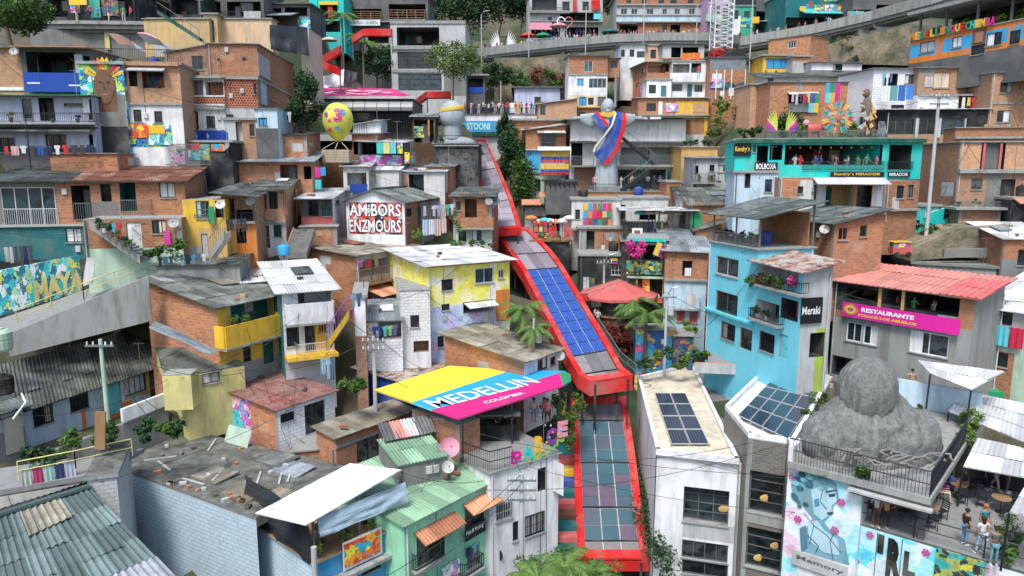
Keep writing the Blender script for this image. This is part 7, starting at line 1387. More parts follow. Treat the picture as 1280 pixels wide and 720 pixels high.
slabpath('path','',P(885,452,18.2),P(1035,470,18.6),P(1035,446,17.6),P(885,436,17.2));m=MB();b=P(912,445,18);m.bx(b,V((1.6,-.15,0)),V((0,.7,0)),Z*.45,'lgrey');tag(m.build('bench',None,b),'plain pale concrete bench before the cyan house door','bench')
wallrun('low_wall','long low pinkish capped wall in front of the cyan house',[P(868,466,18.2),P(960,470,18.6),P(1040,492,19.6)],[.7,.7,.6],'lgrey',.25,cap='salmon')
h=H('building','grey restaurant with pink sign board under a red ribbed roof',1036,470,352,1212,18.2,yr=374,dep=4.2,wall='conc')
F=h.F;h.zone(1036,360,1060,396,'brick');h.zone(1196,360,1220,412,'brick');h.zone(1060,-99,1196,400,'dark');h.o(1058,361,1099,377,mat='dark',deep=4);h.o(1102,362,1128,382,mat='dark',deep=4);h.o(1132,364,1200,392,mat='dark',deep=4);h.panel(1098,360,1102,384,'ochre',off=.02);h.panel(1127,362,1131,388,'ochre',off=.02)
h.w(1058,403,1077,427,nx=2,fr='white');h.w(1079,407,1097,431,nx=2,fr='white');h.w(1137,416,1186,444,nx=2,fr='white',gl='glassb');h.zone(1102,402,1112,452,'concd');h.o(1040,446,1066,470,mat='dark',deep=1)
ua,za=F.px(1054,378,.3);ub,zb_=F.px(1201,401,.3);hh=.95;z1=F.px(1054,377,.3)[1];m=MB();m.bx(F.pt(ua,z1-hh,.3),F.u*(ub-ua),Z*hh,F.n*.05,'f:fuch');sg=m.build('sign',h.root);W_=ub-ua
m=MB();textmesh(m,'RESTAURANTE',F.pt(ua+W_*.18,z1-hh*.5,.36),F.u,Z,W_*.46,hh*.3,'f:white',.01,.05);m.build('lettering',sg);m=MB();textmesh(m,'POLLOS LOS ABUELOS',F.pt(ua+W_*.155,z1-hh*.84,.36),F.u,Z,W_*.51,hh*.19,'f:yellow',.01,.05);m.build('lettering',sg)
m=MB();cc=F.pt(ua+W_*.08,z1-hh*.45,.38);[m.face([cc+(F.u*math.cos(t)*k+Z*math.sin(t)*k*.75)*.5+F.n*(.01*(1.1-k))for t in[6.2832*i/14 for i in range(14)]],c_)for k,c_ in((1,'orange'),(.7,'pyel'),(.4,'rose'))];m.build('emblem',sg)
h.roof(.15,.8,mat='redr',ov=.5,per=.35,amp=.035,hl=0);h.done()
m=MB();rf=h.rf;corr(m,rf(h.W-1.8,-.52)+Z*.06,rf(h.W+.52,-.52)+Z*.06,rf(h.W+.52,3.4)+Z*.06,rf(h.W-1.8,3.4)+Z*.06,'rose','v',.35,.035);m.build('darker_roof_end',h.root)
crowd('upstairs in the pink sign restaurant',[F.pt(2,F.px(1100,400)[1],-1.2),F.pt(h.W-2,F.px(1100,400)[1],-1.2)],6,75,jy=.3)
h=house('low grey flat roof behind the red ribbed restaurant roof',1140,345,330,1245,17,yr=336,dep=4,wall='conc');h.flat(mat='concd');h.done()
h=house('pale green house with hung blankets and white metal roof',1213,490,384,1320,19.5,yr=398,dep=8,wall='pgreen');h.zone(None,-99,999,432,'lgrey');h.zone(1213,434,1236,999,'brick');h.w(1244,385,1266,406,nx=1);h.w(1236,440,1260,458,nx=1);h.roof(.1,1.9,mat='tin',ov=.4);h.done()
for i,(x0,x1,c_)in enumerate(((1215,1249,(.08,.4,.5)),(1250,1265,(.1,.5,.6)),(1266,1284,(.5,.02,.06)))):
 a=h.F.pt(h.F.px(x0,405)[0],h.F.px(1240,404)[1],.3);b=h.F.pt(h.F.px(x1,405)[0],h.F.px(1240,404)[1],.3);m=cloth_mesh((b-a).length,1.25,'towel',i);o=m.build('hanging_blanket');o.location=(a+b)/2;d=b-a;o.rotation_euler=(0,0,math.atan2(d.y,d.x));o['_w']=list(o.location);oc(o,c_);tag(o,['wide turquoise patterned blanket hung on the pale green house','narrow light blue blanket beside the wide turquoise one','red dotted blanket at the right edge'][i],'blanket','hung blankets')
h=house('small brick hut with tin roof at the right edge above blankets',1250,350,300,1320,18,-8,dep=5,wall='brick');h.w(1272,312,1290,332);h.zone(None,324,999,999,'concd');h.roof(.1,.8,mat='tin',ov=.3);h.done()
h=house('dark arched porch under a red striped awning at right edge',1266,282,250,1320,16.5,-6,dep=4,wall='dark');h.awn(1266,1320,247,1,.4,'salmon');h.flat();h.done()
pc=pole('tall grey utility pole before the turquoise bar right side',1157,300,116,16.6,.15,'lgrey',2);pd=pole('pale pole between the cyan house and the grey restaurant',1032,458,360,18.8,.1,'lgrey',0)
root=empty('parked_motorbike',P(1128,322,17.6),'red fronted small vehicle half hidden under the emerald ramp','motor tricycle');b=root.location.copy();m=MB();m.bx(b+V((-1,0,.35)),V((2,0,0)),V((0,1,0)),Z*.7,'rose');m.bx(b+V((-.9,.05,1.051)),V((1.5,0,0)),V((0,.9,0)),Z*.5,'g_mix');m.build('body',root)
for x in(-.6,.6):m=MB();m.tube(b+V((x,-.05,.3)),b+V((x,.08,.3)),.3,'black',12);m.build('wheel',root)
m=MB();m.bx(b+V((-1.1,-.1,1.56)),V((1.9,0,0)),V((0,1.2,0)),Z*.05,'yellow');m.build('roof',root);root.scale=(.75,)*3;root.scale=(.7,.7,.7)
h=house('orange mint stucco house with yellow splashed upper wall over lilac ground floor',537,452,333,637,17.6,yr=325,dep=7,wall='g_yel')
h.zone(None,379,604,999,'g_lil');h.zone(604,374,640,999,'offw');h.zone(None,-99,999,331,'brick');h.w(594,335,617,354,nx=2,fr='wrail');h.w(623,337,630,348,fr='wrail');h.w(552,349,566,363);h.w(552,380,562,388,nx=1);h.o(579,376,616,391,deep=2,mat='lgrey',back='dark');h.panel(620,362,636,400,'orange',off=.02);h.awn(580,617,377,.9,.25,'tin');h.w(547,420,555,434,nx=1)
h.roof(.05,.5,mat='tin',ov=.5,amp=.01);h.done()
h=house('brick house with lichened roof and railed timber porch in the centre',447,390,321,524,16.8,yr=309,xl=374,wall='offw',side='brick')
h.o(449,324,486,344,deep=1.8,mat='lgrey',back='offw');h.o(490,320,519,340,deep=1.8,mat='dgrey',back='salmon');h.bal(448,521,332,350,out=.8,kind='bars',mat='wood',slab='wood');h.d(456,352,464,380,c='rose');h.d(487,346,498,374,c='dark');h.zone(498,340,530,999,'concd');h.awn(452,541,350,2.0,.55,'tile');h.w(470,352,480,368,bars=True);h.roof(.1,.6,mat='mossl',ov=.4);h.done()
for x0 in(463,476):h.panel(x0,323,x0+1.2,350,'dwood',off=.75)
h=house('white painted block house with one small dark window',502,440,364,538,18.2,12,dep=6,wall='b:white');h.w(513,394,524,409,fr='rail',nx=2);h.zone(None,424,999,999,'white');h.o(517,426,536,440,mat='brick2',deep=.8);h.flat(ov=.05,th=.08);h.done()
h=house('low cream block house with wide opening and washing',456,440,402,503,18.6,12,dep=5,wall='b:white');h.o(473,400,502,424,deep=1.5,mat='conc',back='lgrey');h.roof(0,.5,mat='zinc',ov=.2);h.done()
laundry('outside the low cream block house',(P(465,408,19.2),P(497,405,18.8)),5,.75,seed=71,cols=[(.03,.06,.35),(.03,.05,.2),(.1,.45,.4),(.2,.5,.2),(.15,.1,.3)],kinds=('towel','shirt'))
h=house('navy blue walled shed under patched zinc and rusty sheets',502,510,478,562,19,yr=456,xl=444,wall='navy');h.zone(None,0,999,999,'royal',f='L');h.roof(.05,.35,mat='rustm',ov=.25);h.done()
h=house('big brick wall house with yellow plant balcony and yellow stairs',277,478,385,357,20.6,yr=367,xl=188,wall='yellow',side='brick')
h.o(288,376,354,406,deep=1.4,mat='ochre',back='dteal');h.bal(282,357,400,427,out=.9,kind='solid',mat='yellow');h.w(304,433,314,452,nx=2);h.d(329,421,343,454,c='dgreen');h.zone(190,365,277,372,'conc',f='L');h.panel(197,358,208,366,'screen',f='L',off=.02);h.roof(.05,1.3,mat='asb',ov=.35);h.done()
for i,x in enumerate((284,292,301,330,342,350)):shrub(['hanging pot plant at the left corner','spiky plant','dark leafed plant','pale trailing plant','tall bushy plant','big dark plant at the right end'][i]+' of the yellow balcony',h.F.pt(max(.3,h.F.px(x,400)[0]),h.F.px(x,404)[1],.55),.36,150,['leaf1','leaf2','leaf3'][i%3],.1,i,group='plants on the yellow balcony')
h=house('back room under a wide dry white sheet roof',298,400,355,366,18.6,yr=349,dep=4,wall='offw');h.roof(.05,.6,mat='tin',ov=.3);h.done()
h=house('white house with solid balcony and purple railed side stairs',357,462,366,417,19.6,yr=361,xr=448,wall='white',side='dteal')
h.o(372,362,415,380,deep=1.2,mat='offw',back='lgrey');h.panel(372,362,380,383,'dark',off=-.9);h.bal(359,417,379,404,out=.7,kind='solid',mat='white');h.w(358,409,374,433,nx=2,fr='rail');h.d(381,404,394,440,c='dark');h.zone(397,392,420,999,'yellow');h.w(398,399,408,415,nx=3,bars=True,fr='ochre');h.zone(None,442,999,999,'lgrey');h.zone(None,392,999,999,'yellow',f='R');h.slab(443,out=1.0,mat='yellow',th=.25);h.bal(372,417,429,440,out=1.0,mat='wrail',floor=False)
h.roof(.05,1.1,mat='tin',ov=.5,amp=.02,hl=.0);h.done()
stairs('purple railed stairs on yellow base climbing right beside white house',P(409,430,20.6),P(437,389,20.2),.9,11,'purple',rail='purple',side='yellow')
laundry('below the white house stairs',(P(400,447,20.6),P(419,445,20.4)),3,1.2,seed=73,cols=[(.3,.45,.55),(.35,.5,.6),(.1,.15,.2)],kinds=('towel','shirt'))
laundry('over the purple railed stairs',(P(438,366,20.5),P(452,366,20)),2,.9,seed=74,cols=[(.4,.5,.62),(.1,.2,.35)],kinds=('shirt',))
h=house('low row with dry white sheet roof and laundry rail in front',196,352,332,300,19,8,dep=6,wall='conc');h.roof(0,.5,mat='asb',ov=.2);h.done()
h=house('narrow brick and grey wall house right of the purple stairs',446,470,372,458,19.4,10,dep=5,wall='brick2');h.zone(None,-99,999,420,'white');h.flat();h.done()
h=house('long white house with mossy ribbed roof and bright cyan door',30,556,513,207,22.5,yr=457,dep=6.5,wall='pale')
h.w(41,505,66,531,bars=True,nx=2);h.w(87,487,110,513,bars=True,nx=2);h.zone(124,470,129,999,'orange');h.d(135,477,152,517,c='cyan');h.zone(150,-99,187,498,'yellow');h.zone(150,498,187,999,'orange');h.w(155,468,183,492,nx=4,gl='glassb');h.d(187,462,201,496,c='dwood');h.zone(201,-99,210,999,'pyel')
h.done();e0=h.zt+.06
def bigroof(h,cs,up,mat='asb'):
 e0=h.zt+.06
 q=[pz(x,y,e0+(up if i>1 else 0))for i,(x,y)in enumerate(cs)];m=MB();corr(m,*q,mat,'v',.24,.05,jit=.04,sag=.06);m.build('roof',h.root);m=MB()
 for a,b in((q[0],q[3]),(q[1],q[2]),(q[3],q[2])):m.face([a-Z*.12,b-Z*.12,b-Z*(b.z-e0+1.2),a-Z*1.2*(a.z>e0+.1)-Z*.13],'pyel')
 m.build('gable_wall',h.root)
 return q
def pz(x,y,z):return PZ(x,y,z)
bigroof(h,((-40,538),(210,456),(190,404),(-50,470)),1.7)
wallrun('low_wall','white plaster plinth wall on a stained base before yellow window',[P(154,528,22.4),P(208,507,21.3)],[.75,.75],'white',.2);wallrun('low_wall','dark stained base under the white plinth wall and cyan door',[P(60,566,23.5)-Z*2.5,P(154,530,22.3)-Z*2.5,P(210,508,21.2)-Z*2.5],[2.5,2.5,2.5],'concd',.3)
h=house('pale yellow box wing on a stilt at the end of mossy roof',206,511,470,240,22.0,6,dep=1.2,wall='pyel',dn=.1);h.flat(th=.05,ov=0);h.done()
h=house('pale yellow rear wing with grey shutters under mossy roof',232,492,471,306,21.5,yr=457,dep=2.5,wall='pyel');h.w(253,464,275,479,gl='lgrey',fr='brown');h.done();bigroof(h,((206,474),(309,455),(232,425),(186,404)),1.1)
sheet('bluish zinc sheet patch lying on the mossy roof by the brick wall',(P(186,410,21.0),P(194,401,20.8),P(272,438,21.6),P(262,444,21.9)),'zinc','metal_sheet','roof sheet',0,seed=9)
h=house('garage hut with slatted cream door and crumpled grey roof',-20,566,524,30,24,yr=508,dep=4,wall='lgrey');h.panel(5,520,29,566,(.5,.46,.36),off=.03,n='garage_door');h.roof(.05,.7,mat='asbd',ov=.4);h.done()
m=MB();m.path([P(27,492,24.6),P(32,503,24.9),P(16,524,25.4)],.05,'white',6);tag(m.build('gutter_pipe',None,P(27,492,24.6)),'bent white gutter pipe at the garage hut corner','pipe')
tank('black water tank cut by the left edge above the garage hut',P(4,492,24),.55,1.0);tank('pale green water tank at the left edge below the concrete wall',P(2,438,22.5),.6,1.2,'pgreen')
h=house('white and brick corner house with peeling dark red roof',350,572,512,419,21.6,yr=489,xl=244,wall='b:white',side='brick')
h.w(381,503,406,540,nx=2,fr='rail');h.w(350.5,516,368,527,nx=1,fr='rail');h.zone(240,-99,309,999,'g_pink',f='L');h.zone(246,505,300,545,'g_blue',f='L');h.roof(.05,.5,mat='redm',ov=.25,hl=-.05,along='u',amp=.02);h.done()
F=h.Lt;u0,z0=F.px(289,533);u1,_=F.px(307,533);m=MB();textmesh(m,'AB',F.pt(u0,z0,.05),F.u,Z,u1-u0,.75,'f:cyan',.02,.07);m.build('graffiti',h.root)
h=house('brick house with grey sheet roof and dark windows, lower centre',421,590,549,516,22.3,yr=514,xl=396,wall='brick');h.w(446,546,474,575,nx=2,fr='rail');h.w(493,534,513,544,nx=2,fr='rail');h.slab(541,out=.05);h.roof(.05,.25,mat='mossl',ov=.25,along='v',hl=.05);h.done()
for i,(x,y,c_)in enumerate(((429,533,'tile'),(497,500,'brown'),(478,501,'brown'))):b=P(x,y,22);b.z=h.zt+.4;m=MB();m.cube(b,.45,.25,.12,c_,i);tag(m.build('loose_brick',None,b),['orange brick lying on the grey sheet roof left end','dark brick at the right end of the grey sheet roof','dark brick beside the yellow roof edge'][i],'brick')
h=house('low brick wall house below the peeling red roof house',366,590,566,420,22.0,yr=560,dep=2.5,wall='brick');h.w(394,577,404,584,nx=1);h.flat(th=.1,ov=.1);h.done()
h=house('powder blue block house with terrace bar, banner and black rail',392,1100,705,508,28.5,yr=653,xl=320,wall='bluep',side='b:pale',dn=14)
B=h;h.w(452,693,475,714,bars=True,nx=2);h.w(480,672,488,700,nx=1);h.slab(706,out=.5);h.flat(th=.08,top='wood');zt_=h.zt+.1;h.bal(396,508,682,706,out=.05,floor=False);h.done()
p=h.panel(428,668,477,703,'white',off=.12,n='banner');h.panel(430,671,475,700,'g_or',off=.17,n='banner_print',par=p)
A0=h.A.copy();A0 .z=zt_;q=[A0-h.u*.4-h.dv*.5+Z*2.15,A0+h.u*(h.W+.1)-h.dv*.5+Z*2.15,A0+h.u*(h.W+.1)+h.dv*(h.dep+.3)+Z*2.5,A0-h.u*.4+h.dv*(h.dep+.3)+Z*2.5]
def pz(x,y,z):return PZ(x,y,z)
cz=zt_+2.25;cs=[pz(383,656,cz),pz(502,587,cz),pz(437,579,cz+.25),pz(319,641,cz+.2)];m=MB();corr(m,*cs,'white','v',amp=.006,per=.5,jit=.01,sag=.05);m.build('canopy',h.root)
q=MB()
for a,b in((.1,.1),(h.W*.5,.1),(h.W-.2,.1),(.1,h.dep-.2),(h.W-.2,h.dep-.2)):q.bx(A0+h.u*a+h.dv*b,h.u*.09,h.dv*.09,Z*2.15,'railg')
q.build('post',h.root)
f=h.F.pt;sheet('translucent grey blue plastic blind hanging from the white canopy',(f(.1,zt_+1.25,.45),f(h.W-.1,zt_+1.2,.45),f(h.W,zt_+2.15,.25),f(.1,zt_+2.1,.25)),'tarpg',sag=.1,seed=12)
g=h.Lt.pt;sheet('black plastic side curtain of the terrace bar',(g(.1,zt_+.0,.1),g(h.dep,zt_-.1,.1),g(h.dep-.1,zt_+2.2,.15),g(0,zt_+2.3,.1)),'tarp',sag=0,seed=13)
for i in range(3):table(['left','middle','right'][i]+' wooden table on the terrace bar under white canopy',f(h.W*(.25+.25*i),zt_,-1.3),.4);
for i in range(4):shrub(['first','second','third','last'][i]+' plant on the black terrace rail from the left',f(h.W*(.06+.3*i),zt_+.1,-.15),.3,130,'leaf3',.08,i,rz=.5,group='plants on the black terrace rail')
m=MB();b=f(-.25,zt_-1.6,.5);m.tube(b,b+Z*2.6,.13,'lgrey',8);tag(m.build('vent_pipe',None,b),'thick pale vent pipe at the terrace bar corner','pipe')
zr=P(320,646,27.2).z;rp4=[pz(x,y,zr)for x,y in((320,647),(141,581),(236,537),(434,583))];root=empty('house',rp4[0]-Z*6,'powder blue block house with huge mossy rubble strewn flat roof','house');m=MB()
for i,(dp,mt)in enumerate(((14,'b:pale'),(14,'b:lgrey'),(3,'concd'),(.5,'concd'))):a,b=rp4[i],rp4[(i+1)%4];m.face([b-Z*dp,a-Z*dp,a-Z*.16,b-Z*.16],mt)
m.build('wall',root);m=MB();m.face(rp4[::-1],'moss');[m.face([a-Z*.16,b-Z*.16,b,a],'concd')for a,b in zip(rp4,rp4[1:]+rp4[:1])];m.build('roof',root);BASES.append((rp4[1]-Z*7,zr-8,3));BASES.append((rp4[0]-Z*7,zr-9,3))
def onr(u,v):return rp4[0].lerp(rp4[1],u).lerp(rp4[3].lerp(rp4[2],u),v)
rr=random.Random(9);ur=(rp4[0]-rp4[1]).normalized();vr=Z.cross(ur)
for i,(u,v)in enumerate(((.12,.18),(.3,.12),(.28,.62),(.42,.72),(.55,.2))):
 o_=onr(u,v)+Z*.04;m=MB();corr(m,o_,o_+ur*2.0,o_+ur*2.0+vr*1.5+Z*.15,o_+vr*1.5+Z*.05,['mossl','mossl','zinc','asb','mossl'][i],'v',jit=.03);tag(m.build('loose_roof_sheet',None,o_),['lichened loose sheet nearest the white canopy','loose sheet second from the canopy along the near edge','zinc sheet lying below the painted brick wall','grey sheet lying in the middle of the mossy roof','lichened sheet at the far near edge of mossy roof'][i],'roof sheet','loose sheets on the mossy roof')
for i in range(30):
 b=onr(rr.uniform(.03,.97),rr.uniform(.04,.95)if i%2 else rr.uniform(.02,.12));m=MB();m.cube(b+Z*.07,rr.uniform(.18,.42),.2,.13,rr.choice(['brick','concd','lgrey','dwood']),rr.uniform(0,3));tag(m.build('rubble_piece',None,b),'weathered brick or wood scrap lying on the mossy flat roof','rubble','rubble on the mossy roof')
for i in range(9):b=onr(rr.uniform(.1,.9),rr.uniform(.1,.9))+Z*.05;a_=rr.uniform(0,3);m=MB();m.cube(b,rr.uniform(1,1.8),.1,.06,'lgrey',a_);tag(m.build('loose_plank',None,b),'pale plank lying loose on the mossy flat roof','plank','planks on the mossy roof')
o_=onr(.72,.93);m=MB();m.bx(o_,ur*2.0,vr*.05+Z*.0,Z*.9+vr*.4,'pgreen');tag(m.build('leaning_board',None,o_),'pale green board leaning against the graffiti brick wall','board')
h=house('mint green house with clay tiled window hoods and green roof',505,1000,657,613,27,yr=602,dep=5.5,wall='mint',dn=4)
h.w(521,664,556,708,nx=2,fr='rail');h.bal(521,556,686,706,out=.35,mat='rail');h.w(581,626,604,656,nx=2,fr='rail',bars=True);h.sign('Hot & Rolling',581,654,606,670,'f:black','f:white',off=.25,pad=.3);h.awn(517,569,652,.8,.42,'tile');h.awn(578,615,620,.8,.42,'tile');h.o(584,682,600,712,deep=1,mat='lgrey',back='conc');h.bal(582,606,700,716,out=.5,mat='rail');h.panel(552,704,574,722,'g_pink',off=.2,n='poster');h.zone(None,-99,999,600,'mint')
h.roof(.05,.75,mat='greenr',ov=.25);h.done()
b=h.F.pt(h.F.px(614,690)[0],h.F.px(614,690)[1],.4);root=empty('round_sign',b,'small round black sign on a bracket of the mint house','sign');m=MB();m.tube(b,b+h.u*.06,.36,'f:black',18);m.build('disc',root);m=MB();m.tube(b,b-h.F.n*.7,.02,'rail',4);m.build('bracket',root)
for i in range(6):b=h.rf(h.W*(.72+.04*i),1.5+.5*(i%3))+Z*.12;m=MB();m.cube(b,.4,.18,.14,'tile' if i%2 else 'brown',i*.9);tag(m.build('loose_brick',None,b),'loose brick weighing down the right end of the green roof','brick','bricks on the green roof')
h=house('mossy green lean to behind the mint roof with scrap sheets',500,640,585,560,24.6,yr=572,dep=3,wall='concd');h.roof(.1,.4,mat='greenr',ov=.1);h.done();rf=h.rf
for i,(mt,nm)in enumerate((('dgrey','dark scrap sheet'),('redr','red scrap sheet'),('tin','white scrap sheet'),('dgrey','grey scrap sheet'))):o_=rf(h.W*(.05+.24*i),2.4)+Z*.15;m=MB();corr(m,o_,o_+h.u*1.0,o_+h.u*1.1+h.dv*1.2+Z*.6,o_+h.dv*1.2+Z*.6,mt,'v',jit=.02);tag(m.build('scrap_sheet',None,o_),nm+' leaning against the brick wall behind the mint roof','roof sheet')
shrub('dark overgrown weeds between the white houses and red roof',P(436,492,21.5),.9,500,'leaf1',.16,4)
dish('pink satellite dish on the brick wall above the mint roof',P(561,572,23.5),.55,.4,'pink')
h=house('big grey green ribbed gable roof house at the bottom left',-60,900,735,128,31,26,dep=9,wall='brickg',dn=1)
g0=zt0=None;h.done()
rz=ZC-(P(112,609,27.5).z-0)*0;ra_,rb_=P(112,610,27.5),P(-60,668,31);rb_=PZ(-60,664,ra_.z)
fr1=P(222,726,32);fr0=PZ(-60,860,fr1 .z);m=MB();corr(m,fr0,fr1,ra_,rb_,'asbt','v',.26,.05,jit=.03);m.build('roof',h.root);bk1=ra_+V((-1.5,3.6,-1.1));bk0=rb_+V((-1.5,3.6,-1.1));m=MB();corr(m,bk0,bk1,ra_,rb_,'asbd','v',.26,.05,jit=.02);m.tube(rb_+Z*.08,ra_+Z*.08,.14,'asbt',7);m.build('rear_roof',h.root)
n_=(fr1-fr0).cross(rb_-fr0).normalized()*.09;m=MB();c0=fr0 .lerp(fr1,.72);d0=rb_.lerp(ra_,.72);corr(m,c0+n_,fr1+n_,fr1 .lerp(ra_,.22)+n_,c0 .lerp(d0,.22)+n_,'zinc','v',.26,.05);m.build('pale_roof_sheet',h.root)
c0=fr0 .lerp(fr1,.45);d0=rb_.lerp(ra_,.45);c1=fr0 .lerp(fr1,.75);d1=rb_.lerp(ra_,.75);m=MB();corr(m,c0 .lerp(d0,.74)+n_,c1 .lerp(d1,.78)+n_,c1 .lerp(d1,.97)+n_,c0 .lerp(d0,.97)+n_,'mossl','v',.26,.05);m.build('patched_roof_sheet',h.root)
q=house('rough block wall stub between grey roof and blue wall',118,690,600,150,27,20,dep=4,wall='b:lgrey');q.flat(top='moss',ov=.1);q.done()
slabpath('path','',P(-30,618,27.5),P(120,592,26),P(180,560,24),P(-20,588,26));railrun('yellow pipe railing with washing beside the lower left path',[P(24,600,27),P(95,586,26.2),P(166,570,25)],.9)
laundry('over the yellow pipe railing',(P(26,590,27)+Z*.1,P(94,578,26.2)+Z*.1),5,.9,seed=81,cols=[(.4,.45,.4),(.4,.04,.12),(.3,.5,.45),(.03,.05,.12),(.4,.45,.55)],kinds=('towel',),line=False)
m=MB();b=P(118,562,26);m.bx(b,V((.5,0,0)),V((0,.08,0)),V((.2,0,1.9)),'wood');tag(m.build('leaning_board',None,b),'orange brown board leaning by the left utility pole','board')
for i,(x,y,r,mt)in enumerate(((60,596,1.0,'leaf2'),(48,582,.7,'leaf2'),(140,560,.8,'leaf1'),(182,548,.6,'leaf2'),(205,543,.6,'leaf1'),(222,548,.5,'leaf2'),(88,568,.7,'leaf1'))):shrub(['dark bush behind the railing washing','small dark bush left of the path','weeds by the leaning board','dark weeds under the white plinth wall','green weeds under the pale yellow wing','dark weeds by the blue block roof','grassy tuft below the barred windows'][i],P(x,y,25),r,450,mt,.13,i)
p1=pole('greenish utility pole in front of the long mossy roof',137,545,424,25,.13,'pgreen',1);p2=pole('pale concrete pole before the navy shed',601-132,492,420,20.6,.14,'lgrey',2);p3=pole('thin pole against the white porch houses',456,400,348,18.5,.05,'dgrey',0);p4=pole('pale pole wrapped in tangled cables at bottom centre',652,735,592,25,.14,'lgrey',3)
h=house('deep brick house with lichened corrugated roof and small white end wall',655,486,453,698,19.6,yr=437,xl=556,wall='white',side='brick');h.w(672,448,684,462,nx=2);h.w(688,446,694,456,nx=1);h.roof(.05,.9,mat='mossl',ov=.4,jit=.04,hl=.05);h.done()
fl=P(632,541,20).z;rz=fl+2.35
h=house('white house carrying the bar terrace above the painted steps',612,900,592,697,24.2,yr=567,dep=11,wall='white',dn=4);d_=h.zt-fl;h.o(672,585,682,613,deep=.4,mat='dark');h.w(656,642,680,668,nx=3,bars=True);h.w(641,652,648,676,nx=2);h.w(620,628,640,650,nx=2,fr='lgrey',bars=True);h.flat(top='pave',th=.06);h.done();fz=h.zt+.08
F=h.F;m=MB();m.face([F.pt(F.px(690,585)[0],F.px(690,612)[1],.1),F.pt(F.px(690,585)[0],F.px(690,612)[1],1.0),F.pt(F.px(690,585)[0],F.px(690,582)[1]+.4,1.0),F.pt(F.px(690,585)[0],F.px(690,582)[1]+.4,.1)],'white');m.build('shutter',h.root)
def T(x,y):return PZ(x,y,fz)
rz=fz+2.45;h2=house('brick side wall block under the yellow end of the painted roof',575,600,530,600,22.8,yr=523,xl=516,wall='brick',up=-.1);h2 .flat(th=.02,ov=0);h2 .done()
root=empty('painted_canopy',pz(573,523,rz),'wide yellow blue pink canopy roof with MEDELLIN painted in white','canopy');m=MB()
def R_(x,y):return pz(x,y,rz)
Y=[(468,487),(562,457),(640,462.5),(515,503)];Bl=[(515,503),(640,462.5),(706,463.5),(640,485),(540,512)];Pk=[(540,512),(640,485),(699,466),(704,482),(640,502),(573,523)];Gr=[(699,466),(706,463.5),(713,468),(714,476),(704,482)]
for pts,c_,nm in((Y,'yellow','yellow_panel'),(Bl,'cyan','blue_panel'),(Pk,'mag','pink_panel'),(Gr,'green','green_end')):
 m=MB();ps=[R_(*p)for p in pts];m.face(ps[::-1],{'cyan':'cblue','mag':'cpink','yellow':'cyel','green':'f:green'}[c_]);m.face([p-Z*.1 for p in ps],'lgrey')
 for a,b in zip(ps,ps[1:]+ps[:1]):m.face([a,b,b-Z*.1,a-Z*.1],c_)
 m.build(nm,root)
a,b=R_(547,511),R_(676,478.5);ux=(b-a).normalized();uy=V((-ux.y,ux.x,0));hgt=(R_(600,482)-R_(607,495)).length*.95;m=MB();textmesh(m,'MEDELLIN',a+Z*.02,ux,uy,(b-a).length,1.55,'f:white',.02,.012);m.build('lettering',root);m=MB();a2=R_(608,505.5);textmesh(m,'COLOMBIA',a2+Z*.02,ux,uy,2.9,.42,'f:white',.02,.02);m.build('lettering',root)
q=MB()
for x,y in((578,523),(640,503),(700,484)):p=R_(x,y);q.tube(V((p.x,p.y,fz)),p-Z*.1,.05,'rail',6)
q.build('post',root)
bw=H('bar_shelves','dark back wall of the bar with lit bottle shelves and mural',580,530,490,712,18.2,yr=478,dep=.5,wall='dark',cat='bar',dn=0);bw.panel(605,500,640,520,'g_dark',off=.1,n='shelf_display');bw.panel(650,492,662,520,'brown',off=.1,n='shelf');bw.panel(690,488,708,520,'g_yb',off=.1,n='mural');bw.done()
railrun('black railing at the left of the bar terrace',[T(577,576),T(612,590),T(640,583)],1.1,'rail',bars=True)
m=MB();b=T(622,552);m.bx(b+V((-1.3,0,1.5)),V((2.6,0,0)),V((0,1.6,0)),Z*.08,'gsteel')
for sx in(-1.2,1.2):m.tube(b+V((sx,.1,0)),b+V((sx,.1,1.5)),.04,'rail',5);m.tube(b+V((sx,1.5,0)),b+V((sx,1.5,1.5)),.04,'rail',5)
m.bx(b+V((-1.1,.1,0)),V((2.2,0,0)),V((0,1.2,0)),Z*.9,'black');tag(m.build('market_stall',None,b),'black metal stall with grey flat top on the bar terrace','stall')
for i,(x,y,c1,c2,ps,k)in enumerate(((632,541,(.6,.62,.64),(.08,.08,.09),'phone',1),(667,530,(.55,.48,.32),(.1,.25,.4),'stand',1),(675,531,(.35,.45,.6),(.5,.52,.55),'stand',.72),(684,532,(.55,.1,.12),(.02,.02,.02),'hip',1.02),(680,528,(.5,.42,.3),(.05,.05,.05),'stand',.95),(622,546,(.02,.02,.02),(.03,.03,.03),'stand',.95))):
 person_near(['person in white shirt looking at a phone on the bar terrace','person in beige shirt and blue shorts under the painted canopy','child in light blue clothes under the painted canopy','person in red and white top under the painted canopy','person in tan top standing behind the child','person in black beside the black stall'][i],T(x,y),[.3,0,0,-.1,.2,1][i],c1,c2,ps,sc_=k,shorts=i==1,longhair=i in(3,4))
a,b=P(637,590,23.5),P(708,566,22.6);root=empty('letter_sign',a,'large freestanding rainbow letter sign on the bar terrace corner','sign');ux=(b-a).normalized();ux.z=0;ux.normalize();L=(b-a).length;lz=zat(a,597)
